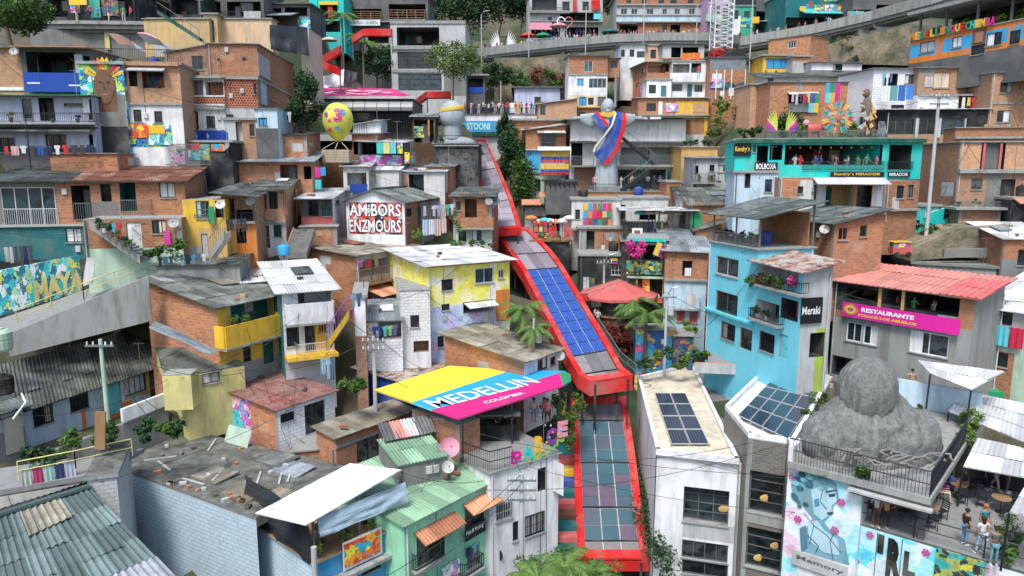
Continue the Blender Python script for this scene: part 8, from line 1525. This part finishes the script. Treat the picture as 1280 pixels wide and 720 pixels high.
for i,(ch,c_,z_)in enumerate(zip('PARCE',['f:fuch','f:teal','f:yellow','f:purple','f:pink'],(0,.1,.2,.3,.45))):
 m=MB();o_=V((a.x,a.y,lz+.55+i*.3))+ux*(L*i/5);textmesh(m,ch,o_,ux,Z,L/5.4,.95,c_,.16,.07)
 for k in range(3):m.cube(o_+ux*(.12+.18*k)+Z*(.2+.25*k)-V((0,.2,0)),.1,.02,.1,['f:yellow','f:teal','f:orange'][k])
 m.build('letter',root)
m=MB();o_=V((a.x,a.y,lz))+ux*.1;textmesh(m,'MEDELLIN',o_,(ux+Z*.46).normalized(),Z,L*1.0,.42,(.35,.6,.05),.1,.05);m.build('lettering',root)
for i,(x,y)in enumerate(((694,520),(703,528),(712,560),(720,520))):shrub(['leafy climber under the green canopy end','second leafy plant under the green canopy end','green plant by the red frame head','small plant behind the red frame head'][i],P(x,y+6,20),.7,350,'leaf1',.12,i+3,rz=1)
for nm,a,b,sg in(('long cable from the left pole over the mossy roof',p1,P(316,462,21.5),1.0),('cable from the left pole to the red roof corner',p1,P(232,522,24),1.1),('cable from the left pole to the blue roof edge',p1,P(185,520,24.5),.4),('upper cable from the navy shed pole to the left',p2,P(300,462,22),.8),('lower cable from the navy shed pole to the red roof',p2-Z*.6,P(422,490,23),.4),('cable from the navy shed pole to the upper left',p2,P(420,375,20),.4),('cable from the navy shed pole to the canopy corner',p2-Z*2,P(596,490,21),.8),('cable running across the mint house to the bottom pole',P(400,760,30),p4,.7),('second cable across the mint house front',P(430,765,30),p4-Z*.5,.8),('cable from bottom pole up to the terrace',p4,P(640,560,23),.2),('cable across the brown houses',P(150,270,19),P(232,318,19.5),.6),('cable from lavender balcony to the brick graffiti house',P(170,106,17),P(320,136,16),.5),('cable from the transformer pole to the cyan house',pa,P(1000,420,18),.6),('cable from the transformer pole toward the green bar',pa,pb,.6),('cable from the green bar pole to the deck',pb,P(690,310,13.5),.5),('second cable from the green bar pole',pb-Z*.5,P(700,360,15),.5),('cable from the turquoise bar pole to the left',pc,P(1095,130,14),.5),('cable from the turquoise bar pole to the right',pc,P(1262,140,15),.6),('cable from the restaurant pole across its front',pd,P(1290,462,20),.7),('cable from the restaurant pole to the cyan house',pd,P(940,360,18),.5)):
 wire(nm,a,b,sg,.016)
palm('lush palm crown at the bottom centre beside the canopy end',704,800,27,3.6,1.9,31,40);palm('second palm crown at the bottom centre left of the larger one',672,815,28,3.4,1.7,32,30);palm('third palm crown at the bottom centre right side',738,805,27,3.3,1.6,33,30);tree('leafy bush crown under the bottom centre palms',700,800,27,2.9,2.6,1.2,'leaf1',3500,.1,seed=44)
for i in range(12):shrub(['dark leafy bush','small green bush','pale weedy bush'][i%3]+' in the planted strip behind the white block roof',P(800+i*11.5,462-(i%4)*5+(i>6)*4,17.6),.5,240,['leaf2','leaf1','leaf3'][i%3],.13,i,group='planted strip behind the white block')
h=H('building','white rendered block with roof solar panels above tall dark windows',821,1000,567,923,23,yr=578,dep=1,wall='white',dn=4)
h.w(854,611,911,655,nx=3,ny=4,fr='dgrey',deep=.5);h.w(852,678,910,700,nx=4,ny=1,fr='dgrey');h.w(852,703,910,720,nx=2,fr='dgrey');h.zone(911,618,925,999,'lgrey');h.zone(853,655,925,676,'lgrey')
h.done();zt_=h.zt+.12
def polyroof(h,pts,zt_,sides,par,top='white',rim='white'):
 ps=[pz(x,y,zt_)for x,y in pts];m=MB();m.face([p+Z*.02 for p in ps],top)
 for i,(a,b)in enumerate(zip(ps,ps[1:]+ps[:1])):
  m.face([a-Z*sides[i][0],b-Z*sides[i][0],b+Z*.02,a+Z*.02],sides[i][1])
 m.build('roof',h.root)
 for i,(a,b)in enumerate(zip(ps,ps[1:]+ps[:1])):m=MB();d=(b-a);nn=V((-d.y,d.x,0)).normalized()*.22;m.bx(a+Z*.021,d,nn,Z*par,rim);m.build('parapet',h.root)
polyroof(h,[(820,566),(924,578),(866,457),(797,474)],zt_,[(.12,'white'),(9,'lgrey'),(6,'white'),(14,'white')],.22,'cream')
def pvarr(label,cs,nx,ny,z,lift=.25,gname='solar_array'):
 q=[pz(x,y,z)for x,y in cs];root=empty(gname,q[0],label,'solar panels');n=0
 for j in range(ny):
  for i in range(nx):
   def Q(u,v):return q[0].lerp(q[1],u).lerp(q[3].lerp(q[2],u),v)
   m=MB();g=.02;cs_=[Q((i+g)/nx,(j+g)/ny),Q((i+1-g)/nx,(j+g)/ny),Q((i+1-g)/nx,(j+1-g)/ny),Q((i+g)/nx,(j+1-g)/ny)];m.bx(cs_[0]-Z*.04,cs_[1]-cs_[0],cs_[3]-cs_[0],Z*.035,'lgrey');w=(cs_[1]-cs_[0]).length;hh=(cs_[3]-cs_[0]).length
   e=[(cs_[0].lerp(cs_[2],.03)),cs_[1].lerp(cs_[3],.03),cs_[2].lerp(cs_[0],.03),cs_[3].lerp(cs_[1],.03)];m.face([p+Z*.005 for p in e],'pvd',[(0,0),(w,0),(w,hh),(0,hh)]);m.build('panel',root)
 m=MB();m.tube(q[0]-Z*.3,q[0]-Z*.03,.04,'steel',5);m.tube(q[1]-Z*.3,q[1]-Z*.03,.04,'steel',5);m.build('bracket',root)
pvarr('eight panel solar array on the white rendered block roof',((839,555),(887,555),(857,491),(818,491)),2,4,zt_+.2)
m=MB();c0=pz(806,482,zt_);m.path([c0+V((math.cos(t)*.42,math.sin(t)*.42,0))for t in[6.2832*i/16 for i in range(17)]],.05,'black',5);tag(m.build('cable_coil',None,c0),'black cable coil on the white block roof corner','coil')
for x,y in((880,480),(900,510),(915,470),(940,468),(870,465)):BASES.append((pz(x,y,zt_-2),zt_-4,3.5))
BASES.append((P(240,760,30),P(240,760,30).z-7,4))
zz=zt_-.6;q=[pz(905,532,zz-.6),pz(952,470,zz),pz(948,458,zz+.4),pz(866,455,zz+.4)];root=empty('building',q[0],'brown grey ribbed metal roof wedge between the two solar roofs','building');m=MB();corr(m,pz(925,579,zt_-.5),pz(934,550,zt_-.5),pz(958,461,zt_-.5),pz(866,456,zt_-.5),'gp','u',.35,.03);m.build('roof',root);m=MB();m.bx(pz(866,455,zz)-Z*6,V((6.5,0,0)),V((0,.3,0)),Z*6,'lgrey');m.build('wall',root)
h=H('building','grey brick tower with stacked dark windows and slanted white solar roof',935,1000,548,991,24.5,yr=557,dep=1.5,wall='brickg',side='lgrey',dn=4)
h.w(936,591,980,643,nx=1,ny=4,fr='dgrey',deep=.3);h.w(932,662,977,712,nx=1,ny=4,fr='dgrey',deep=.3);h.slab(651,x0=933,x1=986,th=.55,out=.04);h.done();zt_=h.zt
polyroof(h,[(935,547),(993,556),(1041,474),(958,462),(906,512)],zt_+.01,[(.02,'lgrey'),(8,(.22,.20,.18)),(5,'lgrey'),(14,(.24,.22,.20)),(16,(.24,.22,.20))],.25)
pvarr('sixteen panel solar array on the slanted white tower roof',((960,548),(990,551),(1028,482),(966,472))[:0]or((922,519),(985,549),(1028,483),(966,473)),4,4,zt_+.3)
for i,(x,y)in enumerate(((956,625),(969,685),(905,636),(948,700))):f=(h.F);u,z=f.px(x,y);b=f.pt(u,z,-.24)if i!=2 else P(x,y,23.6);m=MB();m.ell(b,.3,.04,.2,'ochre',10,6);tag(m.build('hanging_lamp',None,b),['yellow lamp behind the upper tower window','dim lamp behind the lower tower window','yellow lamp behind the white block window','small warm lamp low in the tower'][i],'lamp')
h=H('building','terrace restaurant block with blue painted mural front and open floor',986,1000,630,1310,25.5,yr=727,dep=15,wall='g_flor',side='lgrey',dn=4)
h.flat(ov=0,th=.1,top='pave',mat='dgrey');lz=h.zt+.12;F=h.F;uu=h.u;dv=h.dv
def LF(x,y):return PZ(x,y,lz)
for t,x0,x1,y0,y1 in(('I',1097,1105,668,692),('R',1108,1128,674,726),('L',1129,1145,690,722)):h.text(t,x0,y0,x1,y1,'black',off=.05,bold=.06)
h.panel(1168,693,1232,730,'g_yb',off=.03,n='painted_figure')
for i,(x,y)in enumerate(((1088,668),(1158,690),(1070,700))):u,z=F.px(x,y);m=MB();[m.face([F.pt(u,z,.07+.002*k),F.pt(u+.18*math.cos(k*1.05-.3),z+.18*math.sin(k*1.05-.3),.07+.002*k),F.pt(u+.18*math.cos(k*1.05+.5),z+.18*math.sin(k*1.05+.5),.07+.002*k)],'fuch')for k in range(6)];m.build('painted_flower',h.root)
h.done()
u62=F.px(1062,652)[0];A=V((h.A.x,h.A.y,0));tz=zat(A,574)
_A=V((h.A.x,h.A.y,0));_A.z=zat(_A,574);h2=H('building','tall mural panel block with cracked blue bust beside the open floor',986,1000,574,1062,pix(_A)[2]*1.006,math.degrees(math.atan2(uu.y,uu.x)),dep=9,wall='g_flor',side='white',dn=3);tz=h2 .zt
F2=h2 .F;h2 .zone(986,693,1064,999,'white');h2 .flat(th=.05,ov=0)
m=MB();bust=[(1003,688),(1008,660),(1016,648),(1004,632),(992,625),(989,606),(996,592),(1012,586),(1030,592),(1045,604),(1048,615),(1049,627),(1042,632),(1041,642),(1030,652),(1038,662),(1056,674),(1062,706)];cx_=F2 .px(1022,640)
pts=[F2 .px(*p)for p in bust];rows=[F2 .pt(a,b,.03)for a,b in pts];m.face(rows,(.16,.40,.52),[(a,b)for a,b in pts]);bb=m.build('painted_bust',h2 .root)
def pp(poly,c,off,nm):
 m=MB();m.face([F2 .pt(*F2 .px(*p),off)for p in poly],c);m.build(nm,bb)
pp([(1014,612),(1030,606),(1044,612),(1047,626),(1040,632),(1040,641),(1028,650),(1018,642)],(.42,.66,.74),.05,'painted_cheek')
pp([(1010,652),(1022,650),(1030,662),(1048,674),(1050,694),(1030,690),(1012,676)],(.45,.68,.78),.05,'painted_neck');pp([(1000,660),(1008,656),(1010,684),(1002,690)],(.05,.20,.32),.055,'painted_shadow')
pp([(1036,617),(1045,616),(1044,620),(1037,621)],(.01,.05,.10),.06,'painted_eye');pp([(1032,613),(1047,611),(1047,613),(1033,616)],(.02,.10,.18),.06,'painted_brow');pp([(1034,640),(1042,639),(1042,642),(1035,643)],(.02,.08,.15),.06,'painted_mouth');pp([(1018,624),(1024,622),(1025,632),(1019,633)],(.08,.28,.40),.06,'painted_ear')
rr=random.Random(8);m=MB()
for i in range(34):x=rr.uniform(990,1034);y=rr.uniform(586,612)if x>1008 else rr.uniform(592,634);u,z=F2 .px(x,y);k=rr.uniform(.10,.2);m.face([F2 .pt(u+math.cos(t)*k,z+math.sin(t)*k*.8,.062+.001*i)for t in[6.28*j/9 for j in range(9)]],[(.03,.16,.22),(.10,.36,.44),(.015,.08,.14),(.22,.50,.58)][i%4])
m.build('painted_curls',bb);m=MB()
for a,b,c in(((1006,640),(1018,656),(1012,680)),((1030,606),(1026,626),(1034,636)),((1018,656),(1034,668),(1052,690)),((1044,664),(1038,676),(1042,700)),((1010,668),(1024,682),(1020,690))):m.path([F2 .pt(*F2 .px(*q),.07)for q in(a,b,c)],.014,'navy',4)
m.build('painted_cracks',bb)
for i,(x,y)in enumerate(((1052,627),(1044,662),(992,595),(998,648))):u,z=F2 .px(x,y);m=MB();[m.face([F2 .pt(u,z,.08+.002*k),F2 .pt(u+.2*math.cos(k*1.05-.3),z+.2*math.sin(k*1.05-.3),.08+.002*k),F2 .pt(u+.2*math.cos(k*1.05+.5),z+.2*math.sin(k*1.05+.5),.08+.002*k)],'fuch')for k in range(6)];m.build('painted_flower',h2 .root)
h2 .sign('Memory',990,697,1060,716,'lgrey','f:dgrey',off=.1,pad=.3);h2 .done()
W1=F.px(1168,627)[0];u68=abs(colhit(V((A.x,A.y,tz)),uu,1168));sl=empty('building',A+Z*tz,'grey terrace slab with black railing carrying the carved stone bust','building');m=MB();o_=A+Z*(tz-.3)-dv*.6;m.bx(o_,uu*u68,dv*13,Z*.3,'conc');m.build('slab',sl);m=MB();m.bx(A+uu*(u62+.02)+Z*(tz-.75)-dv*.5,uu*(u68-u62),dv*.2,Z*.45,'dgrey');m.bx(A+uu*(u62)+Z*(tz-.55)-dv*.85,uu*(u68-u62+.1),dv*.34,Z*.1,'lgrey');m.build('beam',sl)
m=MB()
for a,b in((u68-.5,.1),(u68-.5,6.5),(u62+.3,6.5)):m.bx(A+uu*a+dv*b+Z*lz,uu*.25,dv*.25,Z*(tz-.3-lz),'dgrey')
m.build('column',sl);m=MB();m.bx(A+uu*u62+dv*8.5+Z*lz,uu*(u68-u62+9),dv*.2,Z*(tz-.3-lz),'dark');m.build('back_wall',sl)
m=MB();tw=tz+.01;m.bx(A-dv*.55+Z*tw,uu*.22,dv*13,Z*.75,'white');m.bx(A+dv*12.2+uu*.23+Z*tw,uu*(u68-.3),dv*.22,Z*1.5,'pale');m.build('parapet',sl)
r0=A+Z*tw-dv*.5;railrun('black bar railing around the carved bust terrace',[r0+uu*.2,r0+uu*(u68-.1),r0+uu*(u68-.1)+dv*8.5],1.15,'rail',bars=True)
b=PZ(1100,585,tz);root=empty('stone_bust',b,'huge carved grey stone bust with long hair seen from behind','statue');m=MB()
sc_=24.5;R0=1.36;Hc=PZ(1097,585,tz)+V((0,1.6,0));hz_=zat(Hc,446);m.ell(V((Hc.x,Hc.y,hz_-1.75)),R0,R0*.95,1.75,'stone',80,30,lambda d:1+.03*math.cos(d.z*1.5)*math.sin(math.atan2(d.x,d.y)*21+3*NZ.noise(d*2))+.05*NZ.noise(d*3))
def rockf(d):return 1+.16*NZ.noise(d*2.2)-.12*abs(NZ.noise(d*4+V((3,1,2))))-.06*abs(NZ.noise(d*9))+.03*NZ.noise(d*18)
Hb=hz_-tz;rows=[]
for f,w_ in((-.02,3.35),(.12,3.45),(.25,3.35),(.37,3.0),(.46,2.5),(.53,2.0),(.60,1.6),(.68,1.2)):
 rows.append([V((Hc.x+.35+math.cos(t)*w_*.88*(1+.05*math.sin(t*3)),Hc.y+math.sin(t)*w_*.55,tz+f*Hb))*1.0 for t in[6.2832*i/70 for i in range(71)]])
fine=[]
for a,b in zip(rows,rows[1:]):
 for k in range(4):fine.append([p.lerp(q,k/4)for p,q in zip(a,b)])
cc0=V((Hc.x,Hc.y,tz+1));fine=[[p+(p-cc0).normalized()*(.55*NZ.noise(p*.55)-.35*abs(NZ.noise(p*1.1+V((5,1,2))))+.08*NZ.noise(p*4))for p in r]for r in fine];m.grid(fine,'stone')
m.ell(V((Hc.x-1.8,Hc.y-.1,tz+.9)),1.2,1.2,1.4,'stone',30,18,rockf);m.ell(V((Hc.x+2.5,Hc.y-.2,tz+.9)),1.15,1.2,1.5,'stone',30,18,rockf);m.grid([[V((Hc.x+R0*.96*math.cos(t)*(1+.04*math.sin(t*17)),Hc.y+.1+R0*.9*math.sin(t)*(1+.04*math.sin(t*17)),z))for t in[6.2832*i/60 for i in range(61)]]for z in(tz+1.6,hz_-2.6,hz_-1.7)],'stone');m.build('bust',root,smooth=True)
m=MB();rr=random.Random(2)
for(x,y)in((1050,552),(1072,566),(1096,548),(1126,560),(1148,556)):
 o=PZ(x,y,tz+1.1)-V((0,1.0,0))
 for k in range(4):pth=[o];[pth.append(pth[-1]+V((rr.uniform(-.5,.5),-.1,rr.uniform(-.25,.12))))for _ in range(4)];m.path(pth,.05,'concd',5)
m.build('carved_root',root)
for i,(x,y)in enumerate(((1190,520),(1176,530))):pass
for i,(x,y,r,z)in enumerate(((1022,516,.8,tz),(1012,528,.55,tz),(1212,538,.7,tz),(1208,552,.5,tz),(1178,505,.9,tz),(1262,688,.8,lz),(1255,704,.5,lz),(1076,598,.4,tz),(1150,520,.4,tz))):shrub(['green plant on the left white parapet','smaller plant lower on the left parapet','trailing yellow green plant at the right railing','small plant below the trailing one','tall dark plant under the small white awning','leafy pot plant at the far right rail','low pot plant at the far right rail','weed at the foot of the stone bust','weed right of the stone bust'][i],PZ(x,y,z),r,380,'leaf3' if i in(2,3)else 'leaf1',.1,i)
person_near('person shaped tan figure in long coat standing behind the bust',PZ(1138,494,tz),0,(.42,.34,.24),(.40,.32,.22),'hip',shoes=(.3,.25,.2))
def awning(label,cs,z0,z1,mat='white',posts=True,zf=None,name='awning'):
 q=[pz(x,y,z)for(x,y),z in zip(cs,(z0,z0,z1,z1))];root=empty(name,q[0],label,'awning');m=MB();corr(m,*q,mat,'v',.22,.02);m.build('cover',root);m=MB()
 for p in q[:2]:m.tube(V((p.x,p.y+.1,zf)),p-Z*.05,.05,'rail',6)
 if posts:m.build('post',root)
awning('small white ribbed awning roof right of the stone bust',((1163,467),(1214,487),(1256,464),(1147,450)),tz+2.5,tz+2.8,'tin',True,tz);awning('large white ribbed roof at the right edge, middle',((1186,514),(1300,560),(1300,508),(1204,488)),tz+.6,tz+.9,'tin',True,lz);awning('lower white ribbed roof at the right edge',((1204,583),(1300,600),(1300,564),(1222,547)),tz-.2,tz+.2,'tin',True,lz);awning('white roof corner at the far right rail',((1262,640),(1310,650),(1310,606),(1283,604)),lz+2.6,lz+2.8,'tin',True,lz)
b=PZ(1250,520,tz-1.5);root=empty('canvas_tent',b,'green canvas tent top behind the white awnings at right','tent');m=MB();top=P(1240,455,19);cs=[P(x,y,s)for x,y,s in((1205,470,18.5),(1218,488,20),(1300,494,20.5),(1300,466,18.5))]
for a,c in zip(cs,cs[1:]+cs[:1]):m.face([top,a,c],'f:green');m.face([a,a-Z*.35,c-Z*.35,c],'f:green')
m.build('cover',root);m=MB();[m.tube(c-Z*3,c-Z*.3,.05,'rail',5)for c in cs];m.build('post',root)
railrun('thin black railing along the open floor edge',[F.pt(F.px(1062,655)[0],lz,-.1),F.pt(h.W-.3,lz,-.1)],1.0,'rail',st=2.2)
for i,(x,y,c1,c2,ps,rz_)in enumerate(((1094,659,(.6,.6,.58),(.10,.05,.035),'phone',2.9),(1106,662,(.45,.26,.13),(.02,.02,.025),'hip',3.0),(1205,681,(.02,.02,.025),(.12,.25,.36),'stand',1.6),(1228,675,(.04,.22,.25),(.3,.12,.08),'stand',.2),(1225,692,(.6,.62,.64),(.35,.5,.6),'hip',3.2),(1241,706,(.11,.12,.13),(.15,.35,.42),'phone',-.3),(1243,612,(.55,.3,.36),(.55,.35,.4),'walk',.5),(1234,612,(.02,.02,.02),(.02,.02,.03),'stand',.2),(1258,616,(.5,.03,.1),(.1,.1,.1),'stand',.9))):
 person_near(['person in white top and pale hat by the mural corner','person in tan top and black trousers beside the hatted one','person in black shirt and jeans on the open floor','person in teal jacket with long reddish hair','person in white top and red scarf facing away','person in grey shirt and jeans nearest the right railing','person in loose pink clothes under the right awning','person in black beside the pink clothed one','person in crimson top at the far right table'][i],LF(x,y),rz_,c1,c2,ps,hat=(.6,.58,.5)if i==0 else None,longhair=i in(1,3,4),hair='tile' if i==3 else 'hair')
for i,(x,y)in enumerate(((1160,652),(1128,640),(1197,622),(1148,628),(1250,640),(1085,636))):
 nm=['table with round wooden top nearest the edge rail','table under the terrace beam, middle','table behind the group of standing people','table under the terrace near the black column','table below the right awning','table in the dark corner behind the mural'][i];b=LF(x,y);table('round cafe '+nm,b,.42)
 for k,a in enumerate((.3,2.4,4.4)):chair(f'black chair, {["first", "second", "third"][k]} at the cafe {nm}',b+V((math.cos(a)*.75,math.sin(a)*.75,0)),a-1.57,group='black cafe chairs')
crowd('seated under the terrace',[LF(1110,632),LF(1215,618)],6,91,jy=.3,poses=('sit',))
def short(l,n):
 w=l.split();return ' '.join(w[:n])
rr=random.Random(99);used=[]
for h in HS:
 if h.s<11.5 or h.W<2.2 or h.dep<2.5:continue
 L=short(h.label,12)
 if getattr(h,'shed',None)and h.shed in('asb','asbd','zinc','tin','mossl','rust','rustm','redm'):
  k=rr.choice([1,2,2,3])
  for i in range(k):
   a=h.W*rr.uniform(.08,.92);b=h.dep*rr.uniform(.05,.6);p=h.rf(a,b)+Z*.08;m=MB();m.cube(p,rr.uniform(.25,.45),.2,.15,rr.choice(['brick','concd','brickl','dwood']),rr.uniform(0,3));tag(m.build('roof_weight',None,p),'loose brick holding down the roof of '+short(h.label,8),'brick','loose bricks on '+short(h.label,9))
  if rr.random()<.45:
   a=h.W*rr.uniform(.1,.6);b=h.dep*rr.uniform(.15,.5);w_=rr.uniform(.8,1.4);q=[h.rf(a,b),h.rf(a+w_,b+rr.uniform(-.2,.2)),h.rf(a+w_,b+1.6),h.rf(a,b+1.5)];m=MB();corr(m,*[p+Z*.09 for p in q],rr.choice(['rust','tin','asbd','zinc','mossl']),'v');m.build('patch_sheet',h.root)
 elif hasattr(h,'ztop')and h.dep>3 and h.s>12.5 and not h.label.startswith(('terrace','tall mural','white house carrying','powder blue block house with terrace','black steel','terrace bar','brick edged','turquoise two')):
  if rr.random()<.6:
   p=V((h.A.x,h.A.y,h.ztop))+h.u*h.W*rr.uniform(.2,.8)+h.dv*h.dep*rr.uniform(.4,.7);tank('dark round water tank on roof of '+short(h.label,9),p,.45,.85,rr.choice(['black','black','royal','dgrey']))
 if rr.random()<.3 and h.s>12:
  p=(h.rf(h.W*.85,.4)if getattr(h,'shed',None)else V((h.A.x,h.A.y,getattr(h,'ztop',h.zt)))+h.u*h.W*.85+h.dv*.5);root=empty('aerial',p,'thin metal television aerial on '+short(h.label,10),'aerial','television aerials');m=MB();m.tube(p,p+Z*1.9,.02,'steel',4);m.build('mast',root);m=MB();m.tube(p+V((-.4,0,1.85)),p+V((.4,0,1.85)),.012,'steel',4);[m.tube(p+V((k,-.22,1.85)),p+V((k,.22,1.85)),.01,'steel',4)for k in(-.35,-.15,.05,.25)];m.build('antenna',root)
 if rr.random()<.22 and h.s>13:p=h.F.pt(h.W*.93,h.zt-.9,.35);dish('small satellite dish on front of '+short(h.label,9),p,.34,rr.uniform(-.6,.6),rr.choice(['lgrey','grey','offw']))
big=[h for h in HS if h.s>13.5]
for i,h in enumerate(big+big[::3]):
 c=sorted((g for g in big if g is not h),key=lambda g:(g.A-h.A).length);g=c[rr.randrange(1,min(6,len(c)))]
 if(g.A-h.A).length>30:continue
 wire(('thin black cable strung from ' if i<len(big)else 'second slack cable from ')+short(h.label,9),h.F.pt(h.W*rr.random(),h.zt-.15,.12),g.F.pt(g.W*rr.random(),g.zt-.15,.12),rr.uniform(.3,.9),.013)
cnt=0
for h in HS:
 if h.s<12 or h.s>30:continue
 for F,a,b,zb,zt,out in h.bals[:2]:
  if b-a<1.2 or out<.3:continue
  L=short(h.label,8)
  for i in range(rr.choice([0,1,2,3])):shrub(rr.choice(['leafy','spiky','bushy'])+' potted plant on the balcony of '+L,F.pt(a+(b-a)*rr.uniform(.05,.95),zb+.02,out-.3),rr.uniform(.2,.34),110,rr.choice(['leaf1','leaf2','leaf3','leaf1']),.09,cnt,pot=True,group='plants on the balcony of '+L);cnt+=1
  if rr.random()<.3:laundry('on the balcony of '+short(h.label,5),(F.pt(a+.2,zt+.75,out-.25),F.pt(a+min(b-a-.2,2.6),zt+.75,out-.25)),None,.6,seed=cnt)
 if not h.bals and rr.random()<.25 and h.W>3 and h.zt-h.zb>3.5:
  u=rr.uniform(.3,h.W-2.2);z=rr.uniform(h.zb+1.9,h.zt-.6)
  if not any(x0-.2<u+1<x1+.2 and z0-.2<z-.4<z1+.2 for x0,x1,z0,z1,*_ in h.F.holes):laundry('against '+short(h.label,6),(h.F.pt(u,z,.35),h.F.pt(u+1.9,z,.35)),4,.6,seed=cnt+50);cnt+=1
EXPO=1.2
def hillside():
 xs=[i*3.0-150 for i in range(101)];ys=[16+2.5*j for j in range(40)]+[116+6*j for j in range(50)]
 def hz(x,y):
  num=den=0.
  for p,z,r in BASES:
   d2=(x-p.x)**2+(y-p.y)**2;w=1/(d2/16+.15)**1.6;num+=(z-.35)*w;den+=w
  z=num/den
  gen=24+max(0,y-35)*.36
  dmin=min((x-p.x)**2+(y-p.y)**2 for p,_,_ in BASES)**.5;k=min(1,max(0,(dmin-14)/22));z=z*(1-k)+gen*k
  for p,zb,r in BASES:
   if(x-p.x)**2+(y-p.y)**2<(r+1)**2:z=min(z,zb-.3)
  return z+.25*NZ.noise(V((x*.25,y*.25,0)))
 mb=MB();rows=[[V((x,y,hz(x,y)+(max(0,y-185)*.35)))for x in xs]for y in ys];mb.grid(rows,'ground')
 o=mb.build('hillside',None,smooth=True);o['kind']='structure'
 m2=MB();m2 .face([V((-2500,-400,14)),V((2500,-400,14)),V((2500,2600,14)),V((-2500,2600,14))],'ground');g=m2 .build('ground');g['kind']='structure'
hillside()
for o in bpy.data.objects:
 if '_w' in o:del o['_w']
w=bpy.data.worlds.new('World');sc.world=w;w.use_nodes=True;nt=w.node_tree
sky=nt.nodes.new('ShaderNodeTexSky');sky.sky_type='NISHITA';sky.sun_disc=False
SE,SR=math.radians(58),math.radians(200)
sky.sun_elevation=SE;sky.sun_rotation=SR;sky.dust_density=3;sky.ozone_density=2
bg=nt.nodes['Background'];bg.inputs['Strength'].default_value=.10;nt.links.new(sky.outputs[0],bg.inputs['Color'])
sl=bpy.data.lights.new('Sun','SUN');sl.energy=1.5;sl.angle=math.radians(16);sl.color=(1,.97,.92);so=bpy.data.objects.new('Sun',sl);COL.objects.link(so)
dv=V((math.sin(SR)*math.cos(SE),math.cos(SR)*math.cos(SE),math.sin(SE)));so.rotation_euler=dv.to_track_quat('Z','Y').to_euler()
cd=bpy.data.cameras.new('Camera');cam=bpy.data.objects.new('Camera',cd);COL.objects.link(cam);cam.location=CAMP
cam.rotation_euler=(math.pi/2-PITCH,0,0);cd.sensor_width=36;cd.lens=36*FP/1280;cd.clip_end=6000;cd.clip_start=.5;sc.camera=cam
sc.view_settings.view_transform='Standard';sc.view_settings.look='None';sc.view_settings.exposure=EXPO;sc.view_settings.gamma=1
sc.render.resolution_x=1024;sc.render.resolution_y=576
